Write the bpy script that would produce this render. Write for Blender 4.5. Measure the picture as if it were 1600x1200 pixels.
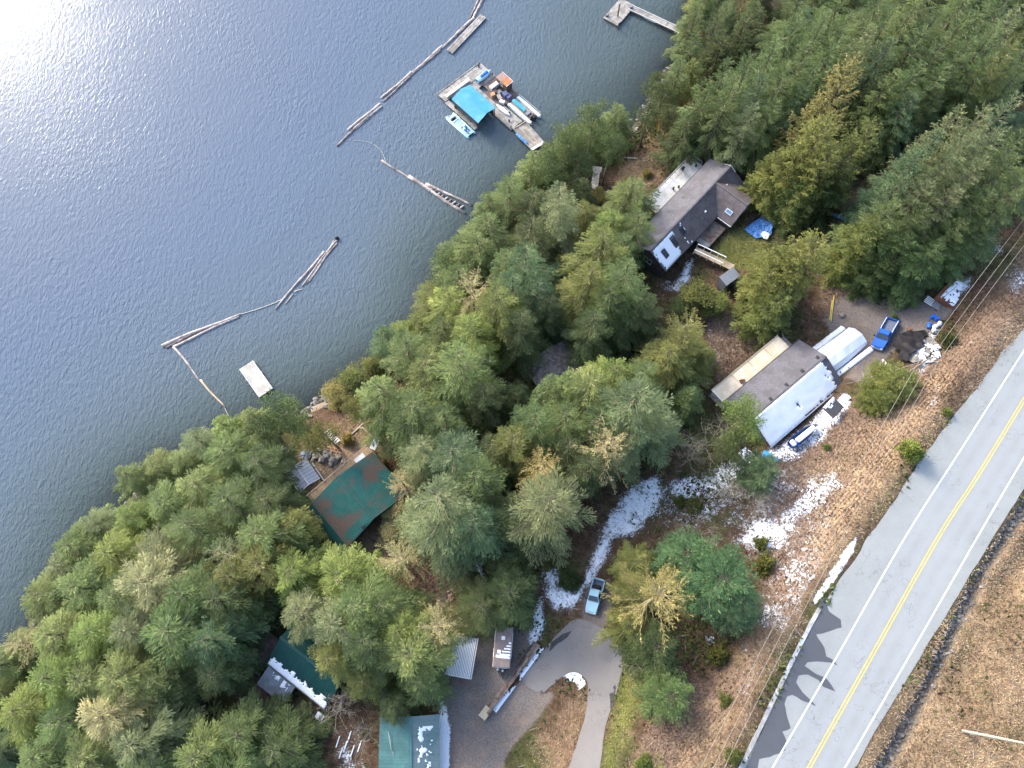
import bpy, bmesh, math, random
import numpy as np
from mathutils import Vector, Matrix, noise, geometry

rnd = random.Random(11)
S = bpy.context.scene
COL = S.collection
for o in list(bpy.data.objects):
    bpy.data.objects.remove(o, do_unlink=True)

# ------------------------------------------------------------------ camera
FPX = 1142.0                    # focal length in photo pixels (1600 wide)
CAMZ = 118.0                    # metres above the lake
TILT = math.radians(19.3)       # off straight down
cam_d = bpy.data.cameras.new('camera')
cam = bpy.data.objects.new('camera', cam_d)
COL.objects.link(cam)
cam.location = (0, 0, CAMZ)
cam.rotation_euler = (TILT, 0, 0)
cam_d.sensor_fit = 'HORIZONTAL'
cam_d.sensor_width = 36.0
cam_d.lens = 36.0 * FPX / 1600.0
cam_d.clip_start = 1.0
cam_d.clip_end = 9000.0
S.camera = cam

# ------------------------------------------------------------------ world + sun
SUN_AZ = Vector((-0.69, 0.72)).normalized()     # horizontal direction towards the sun
SUN_EL = math.radians(27.5)
w = bpy.data.worlds.new('World')
S.world = w
w.use_nodes = True
wn = w.node_tree
wn.nodes.clear()
sky = wn.nodes.new('ShaderNodeTexSky')
sky.sky_type = 'NISHITA'
sky.sun_disc = False
sky.sun_elevation = SUN_EL
sky.sun_rotation = math.atan2(SUN_AZ.x, SUN_AZ.y)
sky.air_density = 1.0
sky.dust_density = 2.2
sky.ozone_density = 1.0
bg = wn.nodes.new('ShaderNodeBackground')
bg.inputs['Strength'].default_value = 0.15
wo = wn.nodes.new('ShaderNodeOutputWorld')
wn.links.new(sky.outputs[0], bg.inputs[0])
wn.links.new(bg.outputs[0], wo.inputs[0])

sun_d = bpy.data.lights.new('sun', 'SUN')
sun_d.energy = 1.1
sun_d.angle = math.radians(14.0)                 # thin veil of cloud softens it
sun_d.color = (1.0, 0.955, 0.88)
sun = bpy.data.objects.new('sun', sun_d)
COL.objects.link(sun)
sv = Vector((SUN_AZ.x * math.cos(SUN_EL), SUN_AZ.y * math.cos(SUN_EL), math.sin(SUN_EL)))
sun.rotation_euler = sv.to_track_quat('Z', 'Y').to_euler()
sun.location = (0, 0, 200)

S.view_settings.view_transform = 'Standard'
S.view_settings.look = 'None'
S.view_settings.exposure = 2.02
S.view_settings.gamma = 1.0
S.view_settings.use_curve_mapping = False
S.render.engine = 'CYCLES'
S.cycles.max_bounces = 6
S.cycles.diffuse_bounces = 3
S.cycles.glossy_bounces = 2
S.cycles.transmission_bounces = 4
S.cycles.transparent_max_bounces = 8
S.cycles.sample_clamp_indirect = 6.0
S.cycles.use_denoising = True

# ------------------------------------------------------------------ pixel <-> world
_F = Vector((0, math.sin(TILT), -math.cos(TILT)))
_U = Vector((0, math.cos(TILT), math.sin(TILT)))
def ray(u, v):
    return _F + Vector((1, 0, 0)) * ((u - 800.0) / FPX) + _U * ((600.0 - v) / FPX)
def P(u, v, z):
    """world point seen at photo pixel (u, v) at height z"""
    d = ray(u, v)
    t = (z - CAMZ) / d.z
    return Vector((d.x * t, d.y * t, z))
def proj(X, Y, Z):
    zz = Z - CAMZ
    dep = Y * _F.y + zz * _F.z
    up = Y * _U.y + zz * _U.z
    return 800 + FPX * X / dep, 600 - FPX * up / dep

# ------------------------------------------------------------------ terrain heights: thin-plate spline through known spots
SHORE = [(-60, 1230), (-20, 1120), (30, 1040), (90, 955), (140, 875), (188, 802), (235, 745), (300, 722), (365, 684), (430, 655),
         (490, 632), (550, 595), (600, 560), (670, 500), (720, 415), (765, 345), (825, 292), (870, 255), (940, 225), (990, 194),
         (1018, 150), (1042, 110), (1076, 55), (1092, -10), (1105, -80)]
CP = [(u, v, 0.0) for u, v in SHORE]
CP += [(300, 300, -12), (600, 150, -9), (60, 640, -9), (820, 110, -5), (0, 0, -16), (900, 50, -3.2), (450, 500, -6), (560, 440, -6),
       (930, 150, -1.8), (960, 80, -2.6), (-200, 900, -10), (-300, 300, -16), (300, -300, -16), (800, -250, -8), (640, 330, -5), (250, 650, -4), (100, 760, -3.5), (1010, 30, -2.2),
       (700, 200, -6), (330, 590, -4.5), (480, 570, -2.8), (190, 750, -1.2), (620, 420, -3)]
CP += [(500, 690, 2.4), (440, 690, 1.8), (560, 680, 3.0), (540, 760, 4.2), (600, 850, 6.0), (470, 800, 3.8), (650, 700, 5), (700, 560, 4.5), (780, 450, 4.5),
       (450, 1040, 6), (400, 960, 5), (390, 1110, 6), (250, 900, 3.4), (150, 1000, 3), (90, 1110, 3), (300, 1100, 5), (180, 1190, 4), (520, 1180, 8), (520, 950, 6.5),
       (740, 1080, 10), (650, 1150, 9), (700, 900, 8.5), (660, 1010, 8.5), (790, 1020, 10), (720, 1200, 10.5), (620, 1230, 9.5),
       (900, 1000, 13), (955, 1040, 14), (915, 1200, 17.5), (820, 1075, 11.2), (865, 1140, 13), (935, 1120, 16), (790, 1150, 11), (840, 1230, 14),
       (930, 930, 12.5), (850, 850, 10), (1000, 780, 11), (870, 930, 11.5), (760, 780, 8), (860, 650, 8), (900, 540, 7.5), (980, 640, 9.5),
       (1010, 1000, 16.5), (1060, 900, 15), (1100, 820, 15),
       (1220, 610, 12), (1120, 600, 10.5), (1120, 520, 9.5), (1290, 560, 13.5), (1330, 500, 14.3), (1400, 520, 16.4), (1470, 470, 18), (1290, 670, 15.5), (1180, 720, 14),
       (1100, 330, 8), (1030, 300, 5), (1160, 390, 9.5), (1000, 260, 3), (960, 300, 3), (930, 400, 5), (1050, 430, 7.5), (1200, 470, 11),
       (1300, 420, 12.5), (1280, 250, 9.5), (1450, 300, 14.5), (1520, 150, 11.5), (1300, 100, 7), (1180, 120, 4.5), (1130, 190, 5.5), (1120, -20, 3), (1300, -20, 6), (1580, 0, 11), (1400, 150, 10), (1600, 300, 18.5), (1560, 380, 20.5),
       (1230, 840, 18.6), (1330, 760, 20.5), (1130, 1080, 19), (1100, 1190, 21.5), (1200, 960, 20), (1500, 580, 21.3), (1140, 900, 17.2), (1050, 1130, 19.5), (1400, 650, 20.3), (1440, 560, 18.6)]
ROADZ = 24.0
RL = [(1040, 1450), (1162, 1200), (1277, 965), (1365, 830), (1455, 697), (1530, 600), (1600, 512), (1720, 370)]       # left edge of the pavement
RR = [(1230, 1450), (1338, 1200), (1400, 1090), (1470, 975), (1540, 860), (1600, 765), (1760, 530)]                    # right edge
CP += [(u, v, ROADZ) for u, v in RL] + [(u, v, ROADZ) for u, v in RR]
CP += [(1250, 1260, ROADZ), (1330, 1050, ROADZ), (1470, 815, ROADZ), (1590, 640, ROADZ)]
CP += [(1375, 1200, 23.0), (1470, 1040, 23.0), (1560, 890, 23.0), (1610, 810, 23.0), (1460, 1160, 24.8), (1560, 1060, 25.2), (1620, 920, 25.0), (1680, 1150, 27), (1500, 1350, 27)]
_c = np.array([tuple(P(u, v, z)) for u, v, z in CP])
def _ker(d2):
    return np.where(d2 > 1e-9, 0.5 * d2 * np.log(np.maximum(d2, 1e-9)), 0.0)
_sc = 50.0
_xy = _c[:, :2] / _sc
_n = len(_c)
_K = _ker(((_xy[:, None, :] - _xy[None, :, :]) ** 2).sum(-1)) + np.eye(_n) * 0.0003
_Pm = np.hstack([np.ones((_n, 1)), _xy])
_A = np.zeros((_n + 3, _n + 3)); _A[:_n, :_n] = _K; _A[:_n, _n:] = _Pm; _A[_n:, :_n] = _Pm.T
_w = np.linalg.solve(_A, np.concatenate([_c[:, 2], np.zeros(3)]))
X0, X1, Y0, Y1 = -135.0, 150.0, -50.0, 165.0
STEP = 0.5
def tps(x, y):
    x = np.clip(np.asarray(x, float), X0, X1) / _sc
    y = np.clip(np.asarray(y, float), Y0, Y1) / _sc
    d2 = (x[..., None] - _xy[:, 0]) ** 2 + (y[..., None] - _xy[:, 1]) ** 2
    z = _ker(d2) @ _w[:_n] + _w[_n] + _w[_n + 1] * x + _w[_n + 2] * y
    return np.clip(z, -18, 40)
GX = np.arange(X0, X1 + 0.01, STEP)
GY = np.arange(Y0, Y1 + 0.01, STEP)
def outer(g, lo, hi):
    a = []
    s = 6.0
    x = hi
    while x < 4000:
        x += s; s *= 1.7; a.append(x)
    b = []
    s = 6.0
    x = lo
    while x > -4000:
        x -= s; s *= 1.7; b.append(x)
    return np.array(b[::-1] + list(g) + a)
AX, AY = outer(GX, X0, X1), outer(GY, Y0, Y1)
MX, MY = np.meshgrid(AX, AY)
MZ = np.concatenate([tps(MX[i:i + 40], MY[i:i + 40]) for i in range(0, len(AY), 40)])
# the road bed is graded level across and along
def _seg_d(px, py, line):
    d2 = np.full(px.shape, 1e9)
    for a, b in zip(line, line[1:]):
        a = np.array(a); ab = np.array(b) - a; L2 = max(ab @ ab, 1e-9)
        t = np.clip(((px - a[0]) * ab[0] + (py - a[1]) * ab[1]) / L2, 0, 1)
        d2 = np.minimum(d2, (px - a[0] - t * ab[0]) ** 2 + (py - a[1] - t * ab[1]) ** 2)
    return np.sqrt(d2)
_mid = [tuple(((P(*a, ROADZ) + P(*b, ROADZ)) / 2).to_2d()) for a, b in zip([RL[0], RL[1], RL[2], RL[4], RL[5], RL[6], RL[7]], [RR[0], RR[1], RR[2], RR[3], RR[4], RR[5], RR[6]])]
_dd = _seg_d(MX, MY, _mid)
_k = np.clip((11.5 - _dd) / 4.0, 0, 1); _k = _k * _k * (3 - 2 * _k)
MZ = MZ * (1 - _k) + (ROADZ - .1) * _k
def H(x, y):
    """terrain height (bilinear on the ground sheet)"""
    x = min(max(x, X0), X1 - .01); y = min(max(y, Y0), Y1 - .01)
    i0 = int(np.searchsorted(AX, X0 - .001)); j0 = int(np.searchsorted(AY, Y0 - .001))
    fx = (x - X0) / STEP; fy = (y - Y0) / STEP
    i = min(int(fx), len(GX) - 2); j = min(int(fy), len(GY) - 2)
    a = fx - i; b = fy - j
    i += i0; j += j0
    return float((MZ[j, i] * (1 - a) + MZ[j, i + 1] * a) * (1 - b) + (MZ[j + 1, i] * (1 - a) + MZ[j + 1, i + 1] * a) * b)
def G(u, v, h=0.0):
    """point h metres above the ground that is seen at photo pixel (u, v)"""
    z = 8.0
    for _ in range(40):
        p = P(u, v, z)
        z += 0.6 * (max(H(p.x, p.y), -20) + h - z)
    return P(u, v, z)
def Gw(u, v, h=0.0):
    p = G(u, v, h)
    return p

# ------------------------------------------------------------------ materials
def nd(t, typ, **kw):
    n = t.nodes.new(typ)
    for k, v in kw.items():
        setattr(n, k, v)
    return n
MATS = {}
def mat(name, col, rough=0.8, var=0.25, scale=2.0, bump=0.15, metal=0.0, hue=None, spec=0.3, stretch=None, wear=None, wearamt=0.0, wscale=0.6):
    """principled surface with noise-varied colour, fine bump and optional patches of a second colour (dirt, moss, rust)"""
    if name in MATS:
        return MATS[name]
    m = bpy.data.materials.new(name); m.use_nodes = True
    t = m.node_tree; b = t.nodes['Principled BSDF']
    tc = nd(t, 'ShaderNodeTexCoord')
    src = tc.outputs['Object']
    if stretch:
        mp = nd(t, 'ShaderNodeMapping'); mp.inputs['Scale'].default_value = stretch
        t.links.new(src, mp.inputs[0]); src = mp.outputs[0]
    n1 = nd(t, 'ShaderNodeTexNoise'); n1.inputs['Scale'].default_value = scale; n1.inputs['Detail'].default_value = 6; n1.inputs['Roughness'].default_value = .65
    t.links.new(src, n1.inputs['Vector'])
    rp = nd(t, 'ShaderNodeValToRGB')
    rp.color_ramp.elements[0].position = .3; rp.color_ramp.elements[1].position = .7
    lo = [c * (1 - var) for c in col]; hi = [min(1, c * (1 + var)) for c in col]
    if hue: hi = list(hue)
    rp.color_ramp.elements[0].color = (*lo, 1); rp.color_ramp.elements[1].color = (*hi, 1)
    t.links.new(n1.outputs['Fac'], rp.inputs[0])
    cout = rp.outputs[0]
    if wear:
        n2 = nd(t, 'ShaderNodeTexNoise'); n2.inputs['Scale'].default_value = wscale; n2.inputs['Detail'].default_value = 7; n2.inputs['Roughness'].default_value = .7
        t.links.new(tc.outputs['Object'], n2.inputs['Vector'])
        r2 = nd(t, 'ShaderNodeValToRGB')
        c = .62 - wearamt * .35
        r2.color_ramp.elements[0].position = c - .05; r2.color_ramp.elements[1].position = c + .07
        t.links.new(n2.outputs['Fac'], r2.inputs[0])
        mx = nd(t, 'ShaderNodeMix', data_type='RGBA')
        mx.inputs['B'].default_value = (*wear, 1)
        t.links.new(r2.outputs[0], mx.inputs['Factor']); t.links.new(cout, mx.inputs['A'])
        cout = mx.outputs['Result']
    t.links.new(cout, b.inputs['Base Color'])
    b.inputs['Roughness'].default_value = rough
    b.inputs['Metallic'].default_value = metal
    b.inputs['Specular IOR Level'].default_value = spec
    if bump:
        bp = nd(t, 'ShaderNodeBump'); bp.inputs['Strength'].default_value = bump; bp.inputs['Distance'].default_value = .05
        t.links.new(n1.outputs['Fac'], bp.inputs['Height']); t.links.new(bp.outputs[0], b.inputs['Normal'])
    MATS[name] = m
    return m

# ------------------------------------------------------------------ object helpers
NAMES = {}
def link(name, data):
    o = bpy.data.objects.new(name, data)
    COL.objects.link(o)
    return o
def tag(o, label=None, cat=None, group=None, kind=None):
    if label: o['label'] = label
    if cat: o['category'] = cat
    if group: o['group'] = group
    if kind: o['kind'] = kind
    return o
def empty(name, loc, rz=0.0, label=None, cat=None, group=None):
    o = link(name, None)
    o.empty_display_size = .3
    o.location = loc
    o.rotation_euler = (0, 0, rz)
    tag(o, label, cat, group)
    return o
def copy_tree(o, parent=None):
    c = o.copy(); COL.objects.link(c)
    c.parent = parent
    for ch in [k for k in o.children]:
        copy_tree(ch, c)
    return c
class MB:
    def __init__(self):
        self.v = []; self.f = []; self.mi = []
    def add(self, vs, fs, mi=0):
        n = len(self.v)
        self.v += [tuple(q) for q in vs]
        self.f += [[i + n for i in f] for f in fs]
        self.mi += [mi] * len(fs)
        return self
    def box(self, x0, x1, y0, y1, z0, z1, mi=0):
        vs = [(x, y, z) for z in (z0, z1) for y in (y0, y1) for x in (x0, x1)]
        return self.add(vs, [(0, 2, 3, 1), (4, 5, 7, 6), (0, 1, 5, 4), (2, 6, 7, 3), (0, 4, 6, 2), (1, 3, 7, 5)], mi)
    def bbox(self, x0, x1, y0, y1, z0, z1, r, mi=0):
        """box with chamfered vertical edges and a chamfered top rim"""
        r = min(r, abs(x1 - x0) * .45, abs(y1 - y0) * .45)
        def ring(i, z): return [(x0 + r + i, y0 + i, z), (x1 - r - i, y0 + i, z), (x1 - i, y0 + r + i, z), (x1 - i, y1 - r - i, z), (x1 - r - i, y1 - i, z), (x0 + r + i, y1 - i, z), (x0 + i, y1 - r - i, z), (x0 + i, y0 + r + i, z)]
        vs = ring(0, z0) + ring(0, z1 - r * .7) + ring(r * .6, z1)
        fs = [tuple(range(7, -1, -1)), tuple(range(16, 24))]
        for k in range(2):
            for i in range(8):
                j = (i + 1) % 8
                fs.append((k * 8 + i, k * 8 + j, k * 8 + 8 + j, k * 8 + 8 + i))
        return self.add(vs, fs, mi)
    def slab(self, pts, th, mi=0, up=None):
        """polygon (3D points, counter-clockwise from above) with a thickness below it"""
        n = len(pts)
        d = Vector((0, 0, -th)) if up is None else Vector(up) * -th
        a = [Vector(p) for p in pts]
        b = [p + d for p in a]
        fs = [tuple(range(n)), tuple(range(2 * n - 1, n - 1, -1))]
        for i in range(n):
            j = (i + 1) % n
            fs.append((i, n + i, n + j, j))
        return self.add(a + b, fs, mi)
    def beam(self, a, b, wd, ht, mi=0):
        a = Vector(a); b = Vector(b); d = (b - a)
        if d.length < 1e-6: return self
        d.normalize()
        s = d.cross(Vector((0, 0, 1)))
        if s.length < 1e-3: s = Vector((1, 0, 0))
        s.normalize(); u = s.cross(d)
        vs = []
        for p in (a, b):
            for sx, sz in ((-1, -1), (1, -1), (1, 1), (-1, 1)):
                vs.append(p + s * (sx * wd / 2) + u * (sz * ht / 2))
        return self.add(vs, [(3, 2, 1, 0), (4, 5, 6, 7), (0, 1, 5, 4), (1, 2, 6, 5), (2, 3, 7, 6), (3, 0, 4, 7)], mi)
    def tube(self, path, rad, n=8, mi=0, caps=True):
        path = [Vector(p) for p in path]
        if not hasattr(rad, '__len__'): rad = [rad] * len(path)
        vs = []; fs = []
        m = len(path)
        for i, p in enumerate(path):
            d = (path[min(i + 1, m - 1)] - path[max(i - 1, 0)]).normalized()
            s = d.cross(Vector((0.31, 0.17, 0.93)))
            if s.length < .05: s = d.cross(Vector((1, 0, 0)))
            s.normalize(); u = s.cross(d)
            for k in range(n):
                t = 2 * math.pi * k / n
                vs.append(p + (s * math.cos(t) + u * math.sin(t)) * rad[i])
        for i in range(m - 1):
            for k in range(n):
                j = (k + 1) % n
                fs.append((i * n + k, i * n + j, i * n + n + j, i * n + n + k))
        if caps:
            fs.append(tuple(range(n - 1, -1, -1))); fs.append(tuple((m - 1) * n + k for k in range(n)))
        return self.add(vs, fs, mi)
    def rings(self, rings, mi=0, cap=True, close=True):
        """loft through rings of equal point count"""
        n = len(rings[0]); vs = [p for r in rings for p in r]; fs = []
        for i in range(len(rings) - 1):
            for k in range(n if close else n - 1):
                j = (k + 1) % n
                fs.append((i * n + k, i * n + j, i * n + n + j, i * n + n + k))
        if cap:
            fs.append(tuple(range(n - 1, -1, -1))); fs.append(tuple((len(rings) - 1) * n + k for k in range(n)))
        return self.add(vs, fs, mi)
    def ball(self, c, rx, ry, rz, n=10, m=6, seed=0, amp=0.0, mi=0):
        rings = []
        for i in range(m + 1):
            ph = math.pi * (i / m) * .98 + .01
            r = []
            for k in range(n):
                th = 2 * math.pi * k / n
                d = Vector((math.sin(ph) * math.cos(th), math.sin(ph) * math.sin(th), math.cos(ph)))
                q = 1 + amp * noise.noise(d * 1.7 + Vector((seed * 3.1, seed, 0)))
                r.append((c[0] + d.x * rx * q, c[1] + d.y * ry * q, c[2] + d.z * rz * q))
            rings.append(r[::-1])
        return self.rings(rings, mi)
    def build(self, name, m, parent=None, smooth=False):
        me = bpy.data.meshes.new(name)
        me.from_pydata(self.v, [], self.f)
        for q in (m if isinstance(m, (list, tuple)) else [m]):
            me.materials.append(q)
        if isinstance(m, (list, tuple)):
            me.polygons.foreach_set('material_index', self.mi)
        if smooth:
            me.polygons.foreach_set('use_smooth', [True] * len(me.polygons))
        bm = bmesh.new(); bm.from_mesh(me)
        bmesh.ops.recalc_face_normals(bm, faces=bm.faces)
        bm.to_mesh(me); bm.free()
        me.update()
        o = link(name, me)
        if parent is not None: o.parent = parent
        return o
class Fr:
    """a thing's own frame: origin at pixel p0 (height z), x axis towards pixel p1, z0 = height of its base"""
    def __init__(s, name, p0, p1, z, z0, label=None, cat=None, group=None):
        a = P(*p0, z); b = P(*p1, z)
        s.o = Vector((a.x, a.y, z0)); s.z0 = z0
        d = (b - a); s.len = d.to_2d().length
        s.rz = math.atan2(d.y, d.x)
        s.ex = Vector((math.cos(s.rz), math.sin(s.rz))); s.ey = Vector((-s.ex.y, s.ex.x))
        s.e = empty(name, s.o, s.rz, label, cat, group)
    def L(s, u, v, z):
        q = P(u, v, z).to_2d() - s.o.to_2d()
        return Vector((q.dot(s.ex), q.dot(s.ey), z - s.z0))
    def world(s, x, y, z=0):
        q = s.o.to_2d() + s.ex * x + s.ey * y
        return Vector((q.x, q.y, s.z0 + z))
    def ground(s, x, y):
        q = s.world(x, y)
        return H(q.x, q.y) - s.z0
def stuff(o, label, cat):
    return tag(o, label, cat, None, 'stuff')
def np_mesh(name, verts, quads, mats, attr=None, smooth=False):
    me = bpy.data.meshes.new(name)
    nv, nf = len(verts), len(quads)
    k = quads.shape[1]
    me.vertices.add(nv); me.vertices.foreach_set('co', verts.astype(np.float32).ravel())
    me.loops.add(nf * k); me.loops.foreach_set('vertex_index', quads.astype(np.int32).ravel())
    me.polygons.add(nf)
    me.polygons.foreach_set('loop_start', np.arange(0, nf * k, k, dtype=np.int32))
    me.polygons.foreach_set('loop_total', np.full(nf, k, dtype=np.int32))
    if smooth: me.polygons.foreach_set('use_smooth', np.ones(nf, dtype=bool))
    for m in mats: me.materials.append(m)
    if attr:
        for nm, a in attr.items():
            at = me.attributes.new(nm, 'FLOAT', 'POINT')
            at.data.foreach_set('value', np.asarray(a, np.float32))
    me.update(calc_edges=True)
    return me
# ------------------------------------------------------------------ ground sheet with painted-in covers (fixed to the ground, in metres)
PU, PV = proj(MX, MY, MZ)
inner = (MX >= X0 - .1) & (MX <= X1 + .1) & (MY >= Y0 - .1) & (MY <= Y1 + .1)
def poly_sd(poly, soft):
    """soft mask of a polygon given in photo pixels (evaluated once, stored on the ground)"""
    p = np.array(poly, float)
    lo = p.min(0) - soft * 2 - 4; hi = p.max(0) + soft * 2 + 4
    out = np.zeros(MX.shape)
    sel = inner & (PU > lo[0]) & (PU < hi[0]) & (PV > lo[1]) & (PV < hi[1])
    if not sel.any(): return out
    x = PU[sel]; y = PV[sel]
    ins = np.zeros(len(x), bool); d2 = np.full(len(x), 1e9)
    n = len(p)
    for i in range(n):
        a = p[i]; b = p[(i + 1) % n]
        c = ((a[1] > y) != (b[1] > y))
        with np.errstate(divide='ignore', invalid='ignore'):
            xx = (b[0] - a[0]) * (y - a[1]) / (b[1] - a[1] + 1e-12) + a[0]
        ins ^= c & (x < xx)
        ab = b - a; L2 = max(ab @ ab, 1e-9)
        tt = np.clip(((x - a[0]) * ab[0] + (y - a[1]) * ab[1]) / L2, 0, 1)
        d2 = np.minimum(d2, (x - a[0] - tt * ab[0]) ** 2 + (y - a[1] - tt * ab[1]) ** 2)
    sd = np.sqrt(d2) * np.where(ins, 1, -1)
    k = np.clip(sd / (2 * soft) + .5, 0, 1)
    out[sel] = k * k * (3 - 2 * k)
    return out
def mask(polys):
    m = np.zeros(MX.shape)
    for p, dens, soft in polys:
        m = np.maximum(m, poly_sd(p, soft) * dens)
    return m
SNOW = [
 ([(845, 890), (872, 886), (905, 905), (918, 880), (935, 830), (960, 785), (990, 752), (1030, 735), (1048, 760), (1030, 800), (1005, 835), (965, 845), (945, 885), (925, 920), (895, 957), (862, 957), (846, 930)], .70, 9),
 ([(880, 885), (905, 880), (912, 905), (895, 922), (875, 915)], -1, 4),
 ([(1030, 745), (1090, 735), (1165, 700), (1185, 735), (1160, 765), (1110, 790), (1055, 795)], .64, 12),
 ([(1185, 705), (1215, 695), (1318, 608), (1335, 615), (1330, 640), (1290, 690), (1240, 722), (1195, 728)], .72, 8),
 ([(1140, 850), (1175, 805), (1228, 790), (1255, 742), (1305, 730), (1325, 755), (1290, 795), (1250, 820), (1225, 870), (1185, 872)], .68, 12),
 ([(1180, 860), (1225, 865), (1280, 850), (1290, 905), (1250, 935), (1205, 905)], .54, 12),
 ([(1185, 930), (1240, 930), (1235, 985), (1180, 975)], .52, 10),
 ([(1268, 938), (1285, 912), (1325, 850), (1340, 838), (1335, 862), (1300, 915), (1276, 945)], .85, 4),
 ([(1230, 990), (1255, 960), (1275, 945), (1262, 985), (1235, 1005)], .4, 6),
 ([(828, 945), (848, 930), (855, 975), (845, 1005), (822, 1015)], .75, 6),
 ([(878, 1052), (892, 1045), (908, 1050), (916, 1070), (907, 1078), (898, 1066), (884, 1062)], .98, 3),
 ([(686, 1090), (698, 1100), (704, 1140), (703, 1215), (685, 1215), (684, 1140)], .8, 4),
 ([(1045, 455), (1062, 425), (1078, 398), (1088, 405), (1078, 440), (1062, 460)], .72, 6),
 ([(1020, 440), (1050, 430), (1060, 460), (1030, 462)], .45, 6),
 ([(1562, 445), (1585, 415), (1620, 395), (1620, 435), (1580, 475)], .55, 10),
 ([(1540, 390), (1565, 370), (1575, 395), (1555, 410)], .5, 6),
 ([(1478, 455), (1500, 430), (1525, 425), (1520, 450), (1490, 475)], .62, 6),
 ([(1090, 580), (1115, 575), (1120, 600), (1105, 612), (1090, 605)], .6, 6),
 ([(1090, 495), (1115, 495), (1130, 560), (1118, 590), (1108, 540)], .45, 7),
 ([(1130, 540), (1150, 530), (1160, 560), (1140, 565)], .42, 6),
 ([(1448, 620), (1462, 590), (1475, 600), (1470, 635), (1452, 645)], .55, 6),
 ([(1345, 600), (1330, 580), (1360, 575), (1365, 600)], .35, 6),
 ([(1395, 565), (1420, 575), (1450, 570), (1462, 540), (1440, 520), (1465, 515), (1470, 560), (1440, 590), (1405, 585)], .62, 6),
 ([(1370, 520), (1395, 505), (1400, 520), (1380, 545)], .5, 4),
 ([(1455, 520), (1470, 505), (1475, 525)], .5, 4),
 ([(945, 545), (985, 540), (990, 560), (960, 570)], .55, 6),
 ([(1095, 985), (1118, 985), (1120, 1010), (1100, 1010)], .6, 5),
 ([(1150, 985), (1100, 1070), (1170, 1130), (1200, 1060), (1210, 990)], .34, 14),
 ([(455, 1085), (480, 1100), (508, 1118), (500, 1140), (470, 1115)], .5, 6),
 ([(515, 1135), (580, 1120), (585, 1215), (520, 1215)], .45, 10),
 ([(740, 875), (750, 878), (765, 910), (755, 915)], .7, 4),
 ([(1180, 1000), (1220, 1010), (1200, 1040)], .36, 8),
 ([(1060, 830), (1080, 815), (1075, 845)], .5, 6),
 ([(1195, 195), (1150, 180), (1160, 200)], .3, 6),
]
SNOW.append(([(990, 770), (1190, 700), (1320, 745), (1300, 880), (1230, 1000), (1180, 990), (1180, 900), (1120, 830), (1010, 840)], .45, 12))
snow = mask([(p, d + .02, q * 2.0 if q > 4 else q) for p, d, q in SNOW if d > 0])
for s in SNOW:
    if s[1] < 0: snow *= 1 - poly_sd(s[0], s[2])
grav = mask([
 ([(1290, 500), (1300, 470), (1325, 455), (1370, 470), (1440, 462), (1500, 470), (1480, 495), (1455, 520), (1420, 530), (1385, 560), (1350, 600), (1320, 590), (1345, 545), (1300, 520)], 1, 14),
 ([(690, 1075), (700, 1000), (760, 960), (835, 990), (800, 1060), (770, 1110), (815, 1062), (846, 1084), (868, 1082), (838, 1125), (800, 1165), (770, 1230), (690, 1230)], 1, 10),
 ([(912, 925), (925, 905), (950, 905), (960, 950), (940, 990), (905, 985)], .8, 10)])
lawn = mask([([(1112, 398), (1135, 372), (1165, 358), (1195, 375), (1200, 400), (1170, 418), (1140, 418)], 1, 8),
             ([(955, 1140), (985, 1020), (1000, 1010), (1010, 1060), (975, 1160), (940, 1215)], .6, 14),
             ([(1165, 1180), (1215, 1100), (1240, 1050), (1235, 1075), (1180, 1190)], .6, 9),
             ([(985, 1200), (1030, 1180), (1040, 1215)], .7, 10),
             ([(1048, 262), (1065, 250), (1078, 240), (1070, 262), (1050, 285)], .9, 6)])
straw = mask([([(1260, 740), (1400, 640), (1450, 590), (1520, 590), (1400, 770), (1330, 840), (1290, 900), (1270, 870)], .8, 22),
              ([(1330, 1200), (1610, 760), (1900, 800), (1700, 1400), (1330, 1400)], .85, 20),
              ([(1040, 1200), (1160, 1000), (1270, 930), (1175, 1130), (1130, 1240)], .4, 20),
              ([(1500, 600), (1600, 480), (1650, 400), (1700, 430), (1560, 610)], .75, 14),
              ([(955, 300), (985, 250), (1035, 235), (1045, 270), (1000, 300), (965, 345), (950, 330)], .8, 10),
              ([(440, 720), (520, 660), (570, 640), (590, 680), (520, 730), (455, 770)], .55, 12),
              ([(830, 1160), (920, 1075), (905, 1200), (860, 1240)], .35, 12)])
duffred = mask([([(1105, 560), (1110, 490), (1150, 480), (1200, 520), (1160, 560), (1120, 600)], 1, 14),
                ([(1290, 400), (1330, 400), (1345, 440), (1330, 480), (1290, 490)], .7, 14),
                ([(1190, 720), (1330, 640), (1470, 560), (1600, 400), (1640, 440), (1520, 610), (1440, 660), (1290, 880), (1180, 1050), (1080, 1200), (990, 1200), (1040, 1090), (1150, 1040), (1190, 960), (1200, 800)], 1, 20),
                ([(640, 900), (680, 870), (740, 900), (745, 950), (690, 960), (650, 940)], .9, 14),
                ([(370, 930), (420, 940), (425, 990), (395, 1030), (400, 1070), (470, 1110), (500, 1160), (420, 1150), (370, 1080)], .9, 14)])
dirt = mask([([(440, 725), (500, 700), (570, 690), (590, 705), (500, 770), (470, 770)], .9, 8),
             ([(480, 860), (600, 800), (640, 850), (600, 880), (520, 880)], .6, 10),
             ([(1330, 260), (1380, 260), (1370, 360), (1300, 420), (1290, 380)], .6, 14)])
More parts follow.
